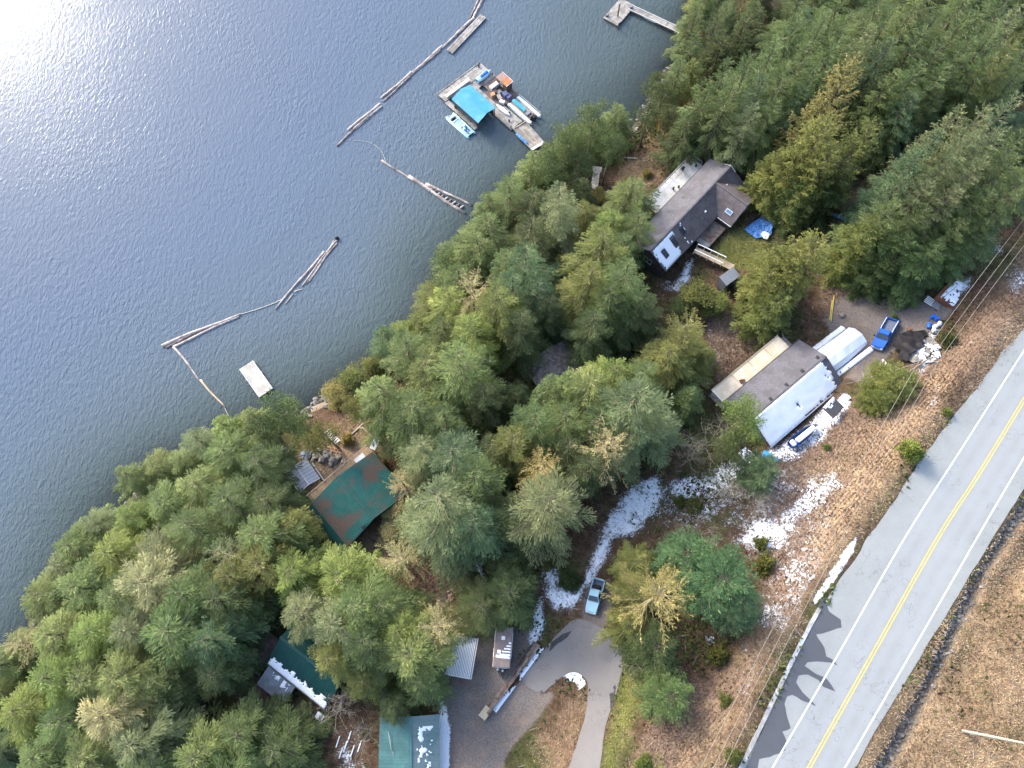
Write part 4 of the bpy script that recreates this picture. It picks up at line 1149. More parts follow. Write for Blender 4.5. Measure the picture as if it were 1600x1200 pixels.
(1490, 245, 20, 4.2, 'fir', 'grey'), (1455, 285, 18, 4.2, 'fir', 'grey'), (1540, 250, 20, 4.2, 'fir', 'grey'), (1590, 245, 19, 4.2, 'fir', 'green'), (1400, 315, 17, 4.2, 'fir', 'green'), (1500, 295, 17, 4.4, 'fir', 'grey'), (1450, 325, 15, 4.4, 'fir', 'green'), (1550, 300, 16, 4.2, 'fir', 'green'), (1590, 300, 15, 3.8, 'fir', 'grey'), (1370, 350, 14, 4.0, 'cedar', 'olive'), (1505, 345, 13, 4.4, 'fir', 'green'), (1420, 375, 12, 4.4, 'cedar', 'green'), (1470, 380, 11, 4.4, 'fir', 'green'), (1545, 345, 12, 3.8, 'fir', 'green'), (1345, 385, 9, 3.4, 'cedar', 'olive'), (1400, 405, 9, 3.8, 'cedar', 'dark'), (1510, 385, 8, 3.6, 'fir', 'green'), (1450, 415, 7, 3.4, 'fir', 'dark'), (1640, 250, 20, 4.4, 'fir', 'green'),
# tall bare-stemmed trees by the shore path and the terrace
(424, 630, 13, 3.9, 'pine', 'green'), (402, 655, 12, 3.2, 'pine', 'dark'), (465, 652, 11, 2.6, 'pine', 'green'), (500, 668, 12, 2.4, 'pine', 'olive'), (478, 685, 10, 2.0, 'pine', 'olive'), (545, 625, 12, 2.2, 'pine', 'olive'), (1018, 160, 12, 2.8, 'pine', 'dark'), (1050, 165, 11, 2.8, 'pine', 'dark'),
]
SHR = [  # shrubs: foot pixel, height, radius, kind, colour
(548, 585, 3.5, 2.6, 'shrubtree', 'olive'), (520, 612, 3.0, 2.4, 'shrubtree', 'yellow'), (575, 562, 3.5, 2.2, 'shrubtree', 'olive'), (640, 500, 3.5, 2.6, 'shrubtree', 'yellow'), (660, 520, 3.5, 2.8, 'shrubtree', 'yellow'), (620, 800, 3.2, 2.2, 'shrubtree', 'pale'), (612, 830, 3, 2.0, 'shrubtree', 'pale'),
(545, 688, 1.8, 1.3, 'bush', 'yellow'), (1192, 882, 1.8, 1.7, 'bush', 'olive'), (1186, 850, 1.5, 1.3, 'bush', 'olive'), (1120, 1022, 1.8, 1.5, 'bush', 'olive'), (1040, 205, 4.5, 2.6, 'shrubtree', 'rust'), (1062, 180, 4.5, 2.6, 'shrubtree', 'rust'), (1075, 30, 4, 2.4, 'shrubtree', 'yellow'), (1068, 70, 4, 2.2, 'shrubtree', 'rust'),
(935, 320, 3.5, 2.2, 'shrubtree', 'yellow'), (870, 330, 5, 2.8, 'shrubtree', 'rust'), (1060, 785, 1.3, 1.2, 'bush', 'olive'), (1085, 790, 1.4, 1.3, 'bush', 'olive'), 
(1393, 635, 1.0, .9, 'bush', 'olive'), (1478, 645, .9, .7, 'bush', 'bright'), (1290, 700, .9, .7, 'bush', 'bright'), (890, 910, 1.5, 1.8, 'bush', 'dark'), (1395, 500, 1, .8, 'bush', 'olive'), (1480, 535, 1.6, 1.4, 'bush', 'dark'), (1132, 1095, 1.2, 1.2, 'bush', 'olive'), (375, 985, 2.2, 1.5, 'shrubtree', 'rust'), (715, 950, 2, 1.2, 'shrubtree', 'rust'), (590, 720, 2.6, 1.6, 'shrubtree', 'rust'),
(980, 290, 1.4, 1.4, 'bush', 'yellow'), (1010, 275, 1.3, 1.3, 'bush', 'yellow'), (960, 310, 1.4, 1.4, 'bush', 'yellow'), (1055, 262, 1.2, 1.2, 'bush', 'bright'), (1145, 1180, 1.0, 1.0, 'bush', 'olive'), (1005, 1190, 1.2, 1.2, 'bush', 'bright'),
]
BAREL = [  # leafless: foot pixel, height, radius, kind
(1100, 705, 8, 4.0, 'bare'), (1075, 715, 5, 2.8, 'thicket'), (1125, 770, 5, 3.0, 'thicket'), (1090, 840, 6, 3.0, 'bare'), (1060, 850, 3.5, 2.2, 'thicket'), (985, 1035, 6, 2.2, 'bare'), (535, 1100, 4, 3.2, 'thicket'), (575, 1150, 6, 3.0, 'bare'), (690, 945, 3.5, 2.0, 'thicket'), (310, 1105, 5, 2.6, 'bare'), (1130, 680, 5, 3, 'thicket'), (1180, 790, 3.5, 2.4, 'thicket'), (1165, 740, 4, 2.4, 'thicket')]
for a in T: tree(*a)
for u, v, h, r, k, c in SHR:
    tree(u, v, h, r, k, c, name='shrub', cat='shrub', place='foot')
for u, v, h, r, k in BAREL:
    tree(u, v, h, r, k, None, name='bare_tree' if k == 'bare' else 'bare_shrub', cat='tree' if k == 'bare' else 'shrub', place='foot')

# understorey: smaller dark conifers standing in the gaps of the wood
UND = [[(20, 1190), (20, 1000), (120, 870), (240, 770), (330, 715), (420, 705), (440, 790), (475, 870), (425, 900), (370, 925), (355, 1000), (370, 1100), (300, 1140), (230, 1140), (200, 1190)],
       [(440, 885), (590, 885), (655, 950), (690, 1010), (690, 1085), (610, 1105), (560, 1080), (520, 1020), (450, 960)],
       [(610, 620), (700, 480), (760, 380), (850, 300), (920, 310), (940, 380), (1010, 455), (1050, 560), (1080, 640), (1000, 715), (900, 840), (800, 850), (690, 850), (660, 800), (650, 720), (640, 680)],
       [(1100, 20), (1600, -10), (1600, 260), (1500, 380), (1400, 390), (1390, 280), (1290, 290), (1200, 230), (1180, 180), (1100, 180), (1070, 120)]]
NOGO = [(850, 575, 70), (890, 395, 25), (1148, 200, 40), (265, 1180, 45), (700, 920, 60), (1345, 330, 50), (1330, 340, 40), (560, 850, 60), (300, 1105, 25), (395, 1000, 40)]
rg = random.Random(77)
feet = [(t['o'].location.x, t['o'].location.y, t['r']) for t in TREES]
def near_px(u, v): return any((u - a) ** 2 + (v - b) ** 2 < c * c for a, b, c in [(480, 640, 55), (1010, 110, 45), (1005, 190, 40), (210, 770, 25), (545, 610, 20)])
for a, b in zip(SHORE, SHORE[1:]):          # trees overhanging the water
    for k in range(4):
        u = a[0] + (b[0] - a[0]) * (k + rg.random()) / 4; v = a[1] + (b[1] - a[1]) * (k + rg.random()) / 4
        if near_px(u, v) or v < -20 or v > 1215: continue
        p = G(u, v)
        if any((p.x - x) ** 2 + (p.y - y) ** 2 < 3.2 ** 2 for x, y, r in feet): continue
        tree(u, v, rg.uniform(7, 12), rg.uniform(2.8, 3.4), rg.choice(['soft', 'soft', 'fir']), rg.choice(['light', 'green', 'bright', 'grey']), place='foot')
        feet.append((TREES[-1]['o'].location.x, TREES[-1]['o'].location.y, 3))
feet = [(t['o'].location.x, t['o'].location.y, t['r']) for t in TREES]
for P_ in UND:
    us_ = [p[0] for p in P_]; vs_ = [p[1] for p in P_]
    cand = [(rg.uniform(min(us_), max(us_)), rg.uniform(min(vs_), max(vs_))) for _ in range(900)]
    for u, v in cand:
        if not inside((u, v), P_) or any((u - a) ** 2 + (v - b) ** 2 < c * c for a, b, c in NOGO): continue
        p = G(u, v)
        if H(p.x, p.y) < .6 or any((p.x - a) ** 2 + (p.y - b) ** 2 < (.72 * c + 1.6) ** 2 for a, b, c in feet): continue
        r = rg.uniform(2.4, 3.2)
        tree(u, v, rg.uniform(6, 10), r, rg.choice(['fir', 'fir', 'soft', 'spire']), rg.choice(['dark', 'dark', 'blue', 'green', 'green']), place='foot')
        feet.append((p.x, p.y, r))
# ------------------------------------------------------------------ shared surfaces
M_shing = mat('shingle_grey', (.125, .120, .132), .9, .28, 5, .35, wear=(.098, .092, .10), wearamt=.35, wscale=.5)
M_shingb = mat('shingle_brown', (.135, .115, .115), .9, .3, 5, .35, wear=(.10, .08, .075), wearamt=.3, wscale=.6)
M_snow = mat('snow', (.84, .86, .90), .7, .05, 3, .4, spec=.3)
M_deckw = mat('deck_white', (.72, .70, .66), .8, .1, 2, .1, wear=(.58, .56, .50), wearamt=.25, wscale=.5)
M_wood = mat('weathered_wood', (.38, .345, .31), .9, .25, 3, .3, stretch=(.6, 4, 1), wear=(.22, .20, .17), wearamt=.35, wscale=.8)
M_woodt = mat('tan_wood', (.46, .37, .25), .85, .25, 3, .25, wear=(.34, .26, .17), wearamt=.3)
M_woodd = mat('dark_wood', (.085, .062, .05), .9, .35, 3, .3, wear=(.16, .13, .11), wearamt=.3)
M_woodb = mat('brown_deck_boards', (.16, .10, .075), .9, .35, 2, .3, stretch=(.5, 5, 1), wear=(.24, .19, .16), wearamt=.4, wscale=1.2)
M_wall = mat('siding_dark', (.06, .055, .055), .85, .2, 3, .15)
M_wallb = mat('siding_brown', (.12, .085, .065), .9, .25, 3, .2)
M_trim = mat('trim_white', (.68, .68, .66), .7, .1, 4, .03)
M_glass = mat('window_glass', (.03, .04, .05), .08, .1, 1, 0, spec=.6)
M_steel = mat('galvanised_steel', (.42, .43, .45), .45, .15, 3, .05, metal=.6)
M_black = mat('black_rubber', (.02, .02, .022), .8, .2, 4, .1)
M_tarpk = mat('black_tarp', (.011, .010, .012), .6, .4, 1.5, .3, spec=.2)
M_tarpb = mat('blue_tarp', (.035, .16, .46), .55, .35, 2.2, .35, hue=(.16, .36, .70))
M_tarpt = mat('turquoise_sheet', (.03, .30, .42), .5, .2, 2, .1)
M_hull = mat('white_hull', (.74, .75, .74), .35, .08, 2, .02, spec=.5)
M_hullb = mat('blue_hull', (.02, .10, .36), .35, .15, 2, .02, spec=.5)
M_pale = mat('pale_blue_plastic', (.36, .58, .70), .5, .15, 2, .05)
M_bluem = mat('blue_metal_roof', (.055, .29, .50), .5, .12, .6, .04, wear=(.10, .33, .48), wearamt=.25, wscale=.5)
M_greenrib = mat('green_metal_rib', (.02, .12, .10), .5, .25, 1.2, .1, wear=(.13, .095, .075), wearamt=.3, wscale=.3)
M_greenr = mat('green_metal_roof_rusty', (.010, .092, .078), .5, .25, 1.2, .1, wear=(.085, .048, .038), wearamt=.40, wscale=.30)
M_greenm = mat('green_metal_roof', (.006, .048, .042), .5, .2, 1, .05)
M_teal = mat('teal_metal_roof', (.058, .145, .142), .55, .14, .7, .06, wear=(.045, .115, .112), wearamt=.4, wscale=.5)
M_greym = mat('grey_metal_roof', (.20, .215, .235), .5, .15, 1, .05, wear=(.15, .15, .15), wearamt=.3)
M_rust = mat('rusty_steel', (.24, .085, .035), .85, .4, 2.5, .3, wear=(.12, .05, .03), wearamt=.5)
M_orange = mat('orange_sheet', (.55, .16, .04), .7, .3, 1.5, .1, wear=(.26, .13, .09), wearamt=.5)
M_brownr = mat('brown_felt_roof', (.20, .155, .14), .9, .2, 2, .15)
M_tan = mat('tan_membrane', (.60, .51, .39), .85, .08, .7, .08, wear=(.50, .41, .29), wearamt=.45, wscale=.5)
M_cream = mat('cream_panel', (.62, .58, .48), .6, .1, 2, .05)
M_poly = mat('clear_roof_sheet', (.40, .41, .46), .3, .12, 1.2, .03, spec=.5)
M_conc = mat('concrete', (.40, .39, .37), .9, .2, 2, .2)
M_logp = mat('bleached_log', (.46, .40, .36), .9, .25, 2, .3, stretch=(1, 1, .3), wear=(.24, .19, .17), wearamt=.3)
M_logd = mat('wet_log', (.16, .12, .105), .8, .3, 2, .3, wear=(.34, .29, .26), wearamt=.35)
M_rock = mat('grey_rock', (.25, .225, .195), .95, .35, 1.5, .6, wear=(.13, .12, .11), wearamt=.4)
M_firew = mat('split_firewood', (.46, .27, .15), .9, .35, 3, .2)
M_rope = mat('rope', (.50, .46, .38), .9, .2, 5, .1)
M_blued = mat('blue_plastic', (.02, .12, .50), .45, .2, 2, .05)
M_yelw = mat('yellow_paint', (.46, .35, .09), .5, .2, 2, .05)
M_paintb = mat('blue_car_paint', (.012, .105, .42), .22, .08, 1, 0, metal=.15, spec=.6)
M_paintl = mat('pale_blue_car_paint', (.30, .50, .58), .25, .06, 1, 0, spec=.6)
M_liner = mat('bed_liner', (.10, .12, .17), .6, .25, 3, .1)
M_lamp = mat('lamp_glass', (.65, .66, .66), .15, .05, 2, 0, spec=.6)
M_red = mat('red_lens', (.40, .02, .02), .25, .1, 2, 0)
M_grey = mat('grey_plastic', (.22, .22, .24), .6, .15, 3, .05)

# ------------------------------------------------------------------ small builders
def snow_cover(par, x0, x1, y0, y1, zf, dens, cell=.22, th=.07, name='snow', seed=1.0):
    """patchy snow lying on a surface: thin raised cells with a ragged edge; dens(x, y) > noise keeps a cell"""
    nx_ = max(2, int((x1 - x0) / cell)); ny_ = max(2, int((y1 - y0) / cell))
    ex = (x1 - x0) / nx_; ey = (y1 - y0) / ny_
    K = {}
    for i in range(nx_):
        for j in range(ny_):
            x = x0 + (i + .5) * ex; y = y0 + (j + .5) * ey
            n = .5 + .42 * noise.noise((x * 1.1 + seed * 7, y * 1.1, seed)) + .3 * noise.noise((x * 3.1, y * 3.1 + seed, 3 + seed))
            if dens(x, y) > n: K[i, j] = 1
    mb = MB(); ids = {}
    def vid(i, j, top):
        k = (i, j, top)
        if k not in ids:
            x = x0 + i * ex; y = y0 + j * ey
            full = all((i + a, j + b) in K for a in (-1, 0) for b in (-1, 0))
            jx = ex * .3 * noise.noise((i * 1.7, j * 1.3, seed)); jy = ey * .3 * noise.noise((i * 1.1, j * 1.9, seed + 4))
            if full: jx *= .2; jy *= .2
            h = th * (1 + .22 * noise.noise((x * .9, y * .9, seed))) * (1 if full else .45)
            ids[k] = len(mb.v)
            mb.v.append((x + jx, y + jy, zf(x + jx, y + jy) + (h if top else -.01)))
        return ids[k]
    for (i, j) in K:
        mb.f.append([vid(i, j, 1), vid(i + 1, j, 1), vid(i + 1, j + 1, 1), vid(i, j + 1, 1)]); mb.mi.append(0)
        for (di, dj, a, b) in ((-1, 0, (0, 1), (0, 0)), (1, 0, (1, 0), (1, 1)), (0, -1, (0, 0), (1, 0)), (0, 1, (1, 1), (0, 1))):
            if (i + di, j + dj) not in K:
                mb.f.append([vid(i + a[0], j + a[1], 1), vid(i + a[0], j + a[1], 0), vid(i + b[0], j + b[1], 0), vid(i + b[0], j + b[1], 1)]); mb.mi.append(0)
    if not mb.f: return None
    o = mb.build(name, M_snow, par, True)
    return o
def planks(x0, x1, y0, y1, z, n, along='x', th=.06, mb=None, jit=.012):
    """boards side by side with open joints"""
    mb = mb or MB()
    for k in range(n):
        e = rnd.uniform(-.03, .03); dz = rnd.uniform(-jit, jit)
        if along == 'x':
            a = y0 + (y1 - y0) * k / n; b = y0 + (y1 - y0) * (k + 1) / n
            mb.box(x0 + e, x1 + e, a + .012, b - .012, z - th + dz, z + dz)
        else:
            a = x0 + (x1 - x0) * k / n; b = x0 + (x1 - x0) * (k + 1) / n
            mb.box(a + .012, b - .012, y0 + e, y1 + e, z - th + dz, z + dz)
    return mb
def window(par, c, wd, ht, face):
    """framed window on a wall; face is the outward direction '+x', '-x', '+y' or '-y'"""
    x, y, z = c; s = 1 if face[0] == '+' else -1
    fr = MB(); gl = MB(); t = .07
    def bx(m, a0, a1, z0, z1, d0, d1):
        if face[1] == 'x': m.box(min(x + s * d0, x + s * d1), max(x + s * d0, x + s * d1), y + a0, y + a1, z0, z1)
        else: m.box(x + a0, x + a1, min(y + s * d0, y + s * d1), max(y + s * d0, y + s * d1), z0, z1)
    h = wd / 2
    bx(fr, -h - t, h + t, z - t, z, .0, .06); bx(fr, -h - t, h + t, z + ht, z + ht + t, .0, .06)
    bx(fr, -h - t, -h, z, z + ht, .0, .06); bx(fr, h, h + t, z, z + ht, .0, .06); bx(fr, -.025, .025, z, z + ht, .003, .045)
    bx(gl, -h, h, z, z + ht, .0, .02)
    f = fr.build('window', M_trim, par); gl.build('pane', M_glass, f)
    return f
def door(par, c, face, m=None):
    x, y, z = c; s = 1 if face[0] == '+' else -1
    d = MB(); k = MB()
    if face[1] == 'x':
        d.box(min(x, x + s * .05), max(x, x + s * .05), y - .45, y + .45, z, z + 2.03); k.box(min(x + s * .05, x + s * .1), max(x + s * .05, x + s * .1), y + .32, y + .38, z + 1, z + 1.06)
    else:
        d.box(x - .45, x + .45, min(y, y + s * .05), max(y, y + s * .05), z, z + 2.03); k.box(x + .32, x + .38, min(y + s * .05, y + s * .1), max(y + s * .05, y + s * .1), z + 1, z + 1.06)
    o = d.build('door', m or M_woodd, par); k.build('handle', M_steel, o); return o
def rib_panels(par, a, b, c, d, n, m, rib=.05, name='roof_panel', skip=None, th=.04, nr=2, rw=.05):
    """metal roof slope a-b (eave) to d-c (ridge) laid as n separate ribbed sheets"""
    a, b, c, d = [Vector(q) for q in (a, b, c, d)]
    up = (b - a).cross(d - a).normalized()
    if up.z < 0: up = -up
    out = []
    for i in range(n):
        t0 = i / n; t1 = (i + 1) / n; g = .004
        p = [a.lerp(b, t0 + g / n), a.lerp(b, t1 - g / n), d.lerp(c, t1 - g / n), d.lerp(c, t0 + g / n)]
        lift = up * (.004 * (i % 2))
        mb = MB(); mb.slab([q + lift for q in p], th, up=up)
        for k in range(nr):
            t = t0 + (t1 - t0) * (k + .15) / nr
            mb.beam(a.lerp(b, t) + up * (rib * .4), d.lerp(c, t) + up * (rib * .4), rw, rib, 1 if isinstance(m, list) else 0)
        out.append(mb.build(name, m, par))
    return out
def gable_walls(par, x0, x1, y0, y1, zb, ze, zr, m, yr=None, name='wall'):
    """four walls with gable triangles on the x ends; zb(x, y) is the ground"""
    yr = (y0 + y1) / 2 if yr is None else yr
    t = .15
    lo = min(zb(x, y) for x in (x0, x1) for y in (y0, y1)) - .4
    for X, s in ((x0, 1), (x1, -1)):
        mb = MB()
        prof = [(y0, lo), (y1, lo), (y1, ze), (yr, zr), (y0, ze)]
        mb.rings([[(X, y, z) for y, z in prof], [(X + s * t, y, z) for y, z in prof]])
        mb.build(name, m, par)
    for Y, s in ((y0, 1), (y1, -1)):
        mb = MB(); mb.box(x0 + t + .002, x1 - t - .002, min(Y, Y + s * t), max(Y, Y + s * t), lo, ze - .01); mb.build(name, m, par)
def posts(par, pts, zt, zb, w_=.12, m=None, name='post'):
    for x, y in pts:
        MB().box(x - w_ / 2, x + w_ / 2, y - w_ / 2, y + w_ / 2, zb(x, y) - .3, zt).build(name, m or M_wood, par)
def rail(par, pts, z, h=.95, m=None, step=1.8, name='railing'):
    mb = MB()
    for (x0, y0), (x1, y1) in zip(pts, pts[1:]):
        L = math.hypot(x1 - x0, y1 - y0); k = max(1, int(L / step))
        for i in range(k + 1):
            t = i / k; x = x0 + (x1 - x0) * t; y = y0 + (y1 - y0) * t
            mb.box(x - .045, x + .045, y - .045, y + .045, z, z + h)
        mb.beam((x0, y0, z + h + .03), (x1, y1, z + h + .03), .12, .05)
        mb.beam((x0, y0, z + h * .5), (x1, y1, z + h * .5), .04, .06)
    return mb.build(name, m or M_wood, par)
def crumple(name, poly_px, m, amp, label, cat, step=.4, base=.06, parent=None, lump=1.2):
    """a sheet thrown over lumpy things on the ground"""
    o = sheet(name, poly_px, 0, m, step)
    me = o.data
    c = sum((v.co for v in me.vertices), Vector()) / len(me.vertices)
    R = max((v.co - c).to_2d().length for v in me.vertices)
    sd = rnd.uniform(0, 50)
    for v in me.vertices:
        q = max(0, 1 - ((v.co - c).to_2d().length / R) ** 2)
        f = abs(noise.noise((v.co.x * lump, v.co.y * lump, sd))) * .7 + abs(noise.noise((v.co.x * lump * 2.6, v.co.y * lump * 2.6, sd))) * .35
        v.co.z += base + amp * (q ** .5 * .6 + f * (.35 + .65 * q))
    for p in me.polygons: p.use_smooth = False
    sm = MB()
    if parent is None:
        org = Vector((c.x, c.y, H(c.x, c.y)))
        for v in me.vertices: v.co -= org
        o.location = org
        tag(o, label, cat)
    else: o.parent = parent
    return o
def boat_hull(L, W, Hh, m, inner, mb=None, bow=.35, flip=False):
    """open hull along x, bow at +x; returns ring lists"""
    n = 9; rings = []; rin = []
    for i in range(n):
        t = i / (n - 1)
        k = 1 if t < .5 else max(.03, 1 - ((t - .5) / .5) ** 2.2)
        if t < .12: k = .82 + 1.5 * t
        w_ = W / 2 * k; s = 1 if not flip else -1; z = Hh * (1 + .25 * max(0, t - .5))
        rings.append([(L * (t - .5), -w_, s * z), (L * (t - .5), -w_ * .75, s * Hh * .25), (L * (t - .5), 0, 0), (L * (t - .5), w_ * .75, s * Hh * .25), (L * (t - .5), w_, s * z)])
        wi = max(w_ - .07, .01)
        rin.append([(L * .985 * (t - .5), -wi, s * (z - .005)), (L * .985 * (t - .5), -wi * .75, s * (Hh * .25 + .06)), (L * .985 * (t - .5), 0, s * .12), (L * .985 * (t - .5), wi * .75, s * (Hh * .25 + .06)), (L * .985 * (t - .5), wi, s * (z - .005))])
    return rings, rin
def canoe(name, a, b, W, Hh, m, label, cat, up=False, z=None, inner=None):
    """double-ended hull between two ground pixels; up=False leaves it keel-up"""
    pa = G(*a) if z is None else P(*a, z); pb = G(*b) if z is None else P(*b, z)
    L = (pb - pa).to_2d().length; mid = (pa + pb) / 2
    zz = max(H(mid.x, mid.y), -50) if z is None else z
    e = empty(name, (mid.x, mid.y, zz + .02), math.atan2(pb.y - pa.y, pb.x - pa.x), label, cat)
    tilt = 0 if z is not None else math.atan2(H(pb.x, pb.y) - H(pa.x, pa.y), L)
    e.rotation_euler = (0, -tilt, math.atan2(pb.y - pa.y, pb.x - pa.x))
    n = 11; rings = []
    for i in range(n):
        t = 2 * i / (n - 1) - 1; k = max(.03, (1 - abs(t) ** 2.4)); w_ = W / 2 * k; zb = Hh * (.16 * abs(t) ** 3)
        if up: rings.append([(L / 2 * t, -w_, Hh * (1 + .2 * t * t)), (L / 2 * t, -w_ * .8, Hh * .3 + zb), (L / 2 * t, 0, zb), (L / 2 * t, w_ * .8, Hh * .3 + zb), (L / 2 * t, w_, Hh * (1 + .2 * t * t)), (L / 2 * t, w_ * .7, Hh * .45 + zb), (L / 2 * t, 0, Hh * .2 + zb), (L / 2 * t, -w_ * .7, Hh * .45 + zb)])
        else: rings.append([(L / 2 * t, -w_, .0), (L / 2 * t, -w_ * .85, Hh * .65), (L / 2 * t, 0, Hh * (1 - .25 * abs(t) ** 3)), (L / 2 * t, w_ * .85, Hh * .65), (L / 2 * t, w_, 0), (L / 2 * t, 0, .03)])
    MB().rings(rings).build('hull', m, e, True)
    if up:
        for t in (-.45, .0, .45): MB().box(L / 2 * t - .1, L / 2 * t + .1, -W * .4, W * .4, Hh * .86, Hh * .92).build('thwart', inner or M_woodt, e)
    else:
        MB().beam((-L * .45, 0, Hh * .93), (L * .45, 0, Hh * .93), .05, .14).build('keel', m, e)
    return e

# ------------------------------------------------------------------ grey house with the hip wing, lake side
def A_(x, y): return (1000 + x / 5.4545, 230 + y / 5.4545)
f = Fr('grey_house', (1018.3, 389.5), (1138.4, 263), 13.2, 8.0, 'large dark grey shingled house with a hipped wing and white lake deck', 'house')
E = f.e; zr, ze = 5.2, 2.9; LX1 = 21.6; yN, yS = 4.1, -3.75
mb = MB(); mb.slab([(-.4, yN, ze), (-.4, 0, zr), (LX1, 0, zr), (LX1 + .5, yN, ze)], .16); rN = mb.build('roof_slope', M_shing, E)
mb = MB(); mb.slab([(-.4, 0, zr), (-.4, yS, ze), (LX1 + .3, yS, ze), (LX1, 0, zr)], .16); rS = mb.build('roof_slope', M_shingb, E)
xm, xa, xb, yw = 17.2, 13.6, 21.9, -6.7
mb = MB(); mb.slab([(xm, -.02, zr + .01), (xa, yS - .02, ze + .02), (xa, yw, ze), (xm, yw, zr - .05)], .16); rw1 = mb.build('roof_slope', M_shingb, E)
mb = MB(); mb.slab([(xm + .004, -.02, zr + .01), (xm + .004, yw, zr - .05), (xb, yw, ze), (xb, yS - .02, ze + .02)], .16); rw2 = mb.build('roof_slope', M_shingb, E)
mb = MB(); mb.beam((-.4, 0, zr + .02), (LX1, 0, zr + .02), .26, .06); mb.build('ridge_cap', M_shing, E)
mb = MB(); mb.beam((xm, -.3, zr + .03), (xm, yw, zr - .02), .24, .06); mb.build('ridge_cap', M_shingb, E)
mb = MB(); mb.beam((xm - .1, -.3, zr - .05), (xa, yS - .1, ze + .05), .14, .04); mb.build('valley_flashing', M_shing, E)
for a, b in (((-.4, yS - .05, ze - .06), (xa - .2, yS - .05, ze - .06)), ((xa - .05, yS - .2, ze - .06), (xa - .05, yw, ze - .06)), ((-.4, yN + .05, ze - .06), (LX1 + .4, yN + .05, ze - .06))):
    MB().beam(a, b, .12, .12).build('gutter', M_trim if a[0] > 5 else M_wall, E)
gw = lambda x, y: f.ground(x, y)
gable_walls(E, 0, LX1 - .4, yS + .5, yN - .5, gw, ze + .1, zr - .25, M_wall)
lo = min(gw(xa, yw), gw(xb, yw)) - .5
for (a0, a1, b0, b1) in ((xa + .4, xb - .4, yw + .35, yw + .5), (xa + .4, xa + .55, yw + .502, yS + .5), (xb - .55, xb - .4, yw + .502, yS + .5)):
    MB().box(a0, a1, b0, b1, lo, ze + .02).build('wall', M_wallb, E)
mb = MB(); mb.rings([[(xa + .4, yw + .352, ze), (xb - .4, yw + .352, ze), (xm, yw + .352, zr - .3)], [(xa + .4, yw + .498, ze), (xb - .4, yw + .498, ze), (xm, yw + .498, zr - .3)]]); mb.build('gable_wall', M_wallb, E)
for x in (3, 7, 11, 15, 19): window(E, (x, yN - .498, 1.0), 1.6, 1.2, '+y')
for x in (2.4, 6.2): window(E, (x, yS + .498, 1.2), 1.3, 1.0, '-y')
window(E, (xm - 1.6, yw + .35, 1.3), 1.3, 1.1, '-y'); window(E, (xm + 1.8, yw + .35, 1.3), 1.3, 1.1, '-y'); door(E, (10.4, yS + .498, .9), '-y')
window(E, (0, 0, 1.0), 1.4, 1.1, '-x')
def sky_light(x, y, sx, sy, zz, par, m=M_glass):
    k = (zr - ze) / abs(yS); q = lambda yy: zr - abs(yy) * k + .03
    fr_ = MB(); fr_.slab([(x - sx, y - sy, q(y - sy) + zz), (x + sx, y - sy, q(y - sy) + zz), (x + sx, y + sy, q(y + sy) + zz), (x - sx, y + sy, q(y + sy) + zz)], .14)
    o = fr_.build('skylight', M_wall, par)
    g_ = MB(); s = .72; g_.slab([(x - sx * s, y - sy * s, q(y - sy * s) + zz + .012), (x + sx * s, y - sy * s, q(y - sy * s) + zz + .012), (x + sx * s, y + sy * s, q(y + sy * s) + zz + .012), (x - sx * s, y + sy * s, q(y + sy * s) + zz + .012)], .02)
    g_.build('pane', m, o); return o
# skylight on the wing's left slope
kx = (zr - ze) / (xm - xa)
q = lambda x: zr - .02 - (xm - x) * kx
mb = MB(); mb.slab([(14.7, -5.5, q(14.7) + .12), (15.3, -5.5, q(15.3) + .12), (15.3, -4.3, q(15.3) + .12), (14.7, -4.3, q(14.7) + .12)], .14); o = mb.build('skylight', M_trim, E)
mb = MB(); mb.slab([(14.78, -5.4, q(14.78) + .135), (15.22, -5.4, q(15.22) + .135), (15.22, -4.4, q(15.22) + .135), (14.78, -4.4, q(14.78) + .135)], .02); mb.build('pane', mat('skylight_glass', (.10, .22, .36), .1, .1, 1, 0, spec=.6), o)
ks = (zr - ze) / abs(yS); zs = lambda x, y: zr + y * ks
for x, y in ((1.5, -1.9), (4.2, -1.8), (6.6, -1.5)): sky_light(x, y, .42, .62, .12, E)
def da(x, y):
    d = min(x + .3, 5.4 - x + .3 * y) * .6 + .3
    d = min(d, (-y - .1) * 2 + .3)
    if abs(x - 1.5) < .5 and abs(y + 1.9) < .7: return 0
    if abs(x - 4.2) < .55 and abs(y + 1.6) < .9: return .1
    return min(d * 1.3, 1.15) * (1 if x < 4.4 else .66)
snow_cover(rS, -.3, 7.2, -3.7, -.3, lambda x, y: zs(x, y) + .01, lambda x, y: da(x, y) if x < 6 else (.45 if (6.8 < x < 7.1 or (5.6 < x < 6.4 and y < -2.2)) else 0), seed=2)
for x, y, r in ((12.2, -2.0, .16), (18.6, -1.6, .13)):
    MB().tube([(x, y, zs(x, y) - .1), (x, y, zs(x, y) + .35)], r, 8).build('roof_vent', M_trim, E)
for x, y, r in ((12.9, -1.6, .08), (11.4, -2.6, .08), (12.2, 2.6, .1)):
    MB().tube([(x, y, zr - abs(y) * ks - .1), (x, y, zr - abs(y) * ks + .25)], r, 6).build('vent_pipe', M_wall, E)
mb = MB(); mb.beam((21.55, -1.2, zr + .1 - .7), (21.55, .0, zr + .12), .08, .05); mb.beam((21.55, 0, zr + .12), (21.55, 1.2, zr + .1 - .65), .08, .05); mb.build('barge_board', M_trim, E)
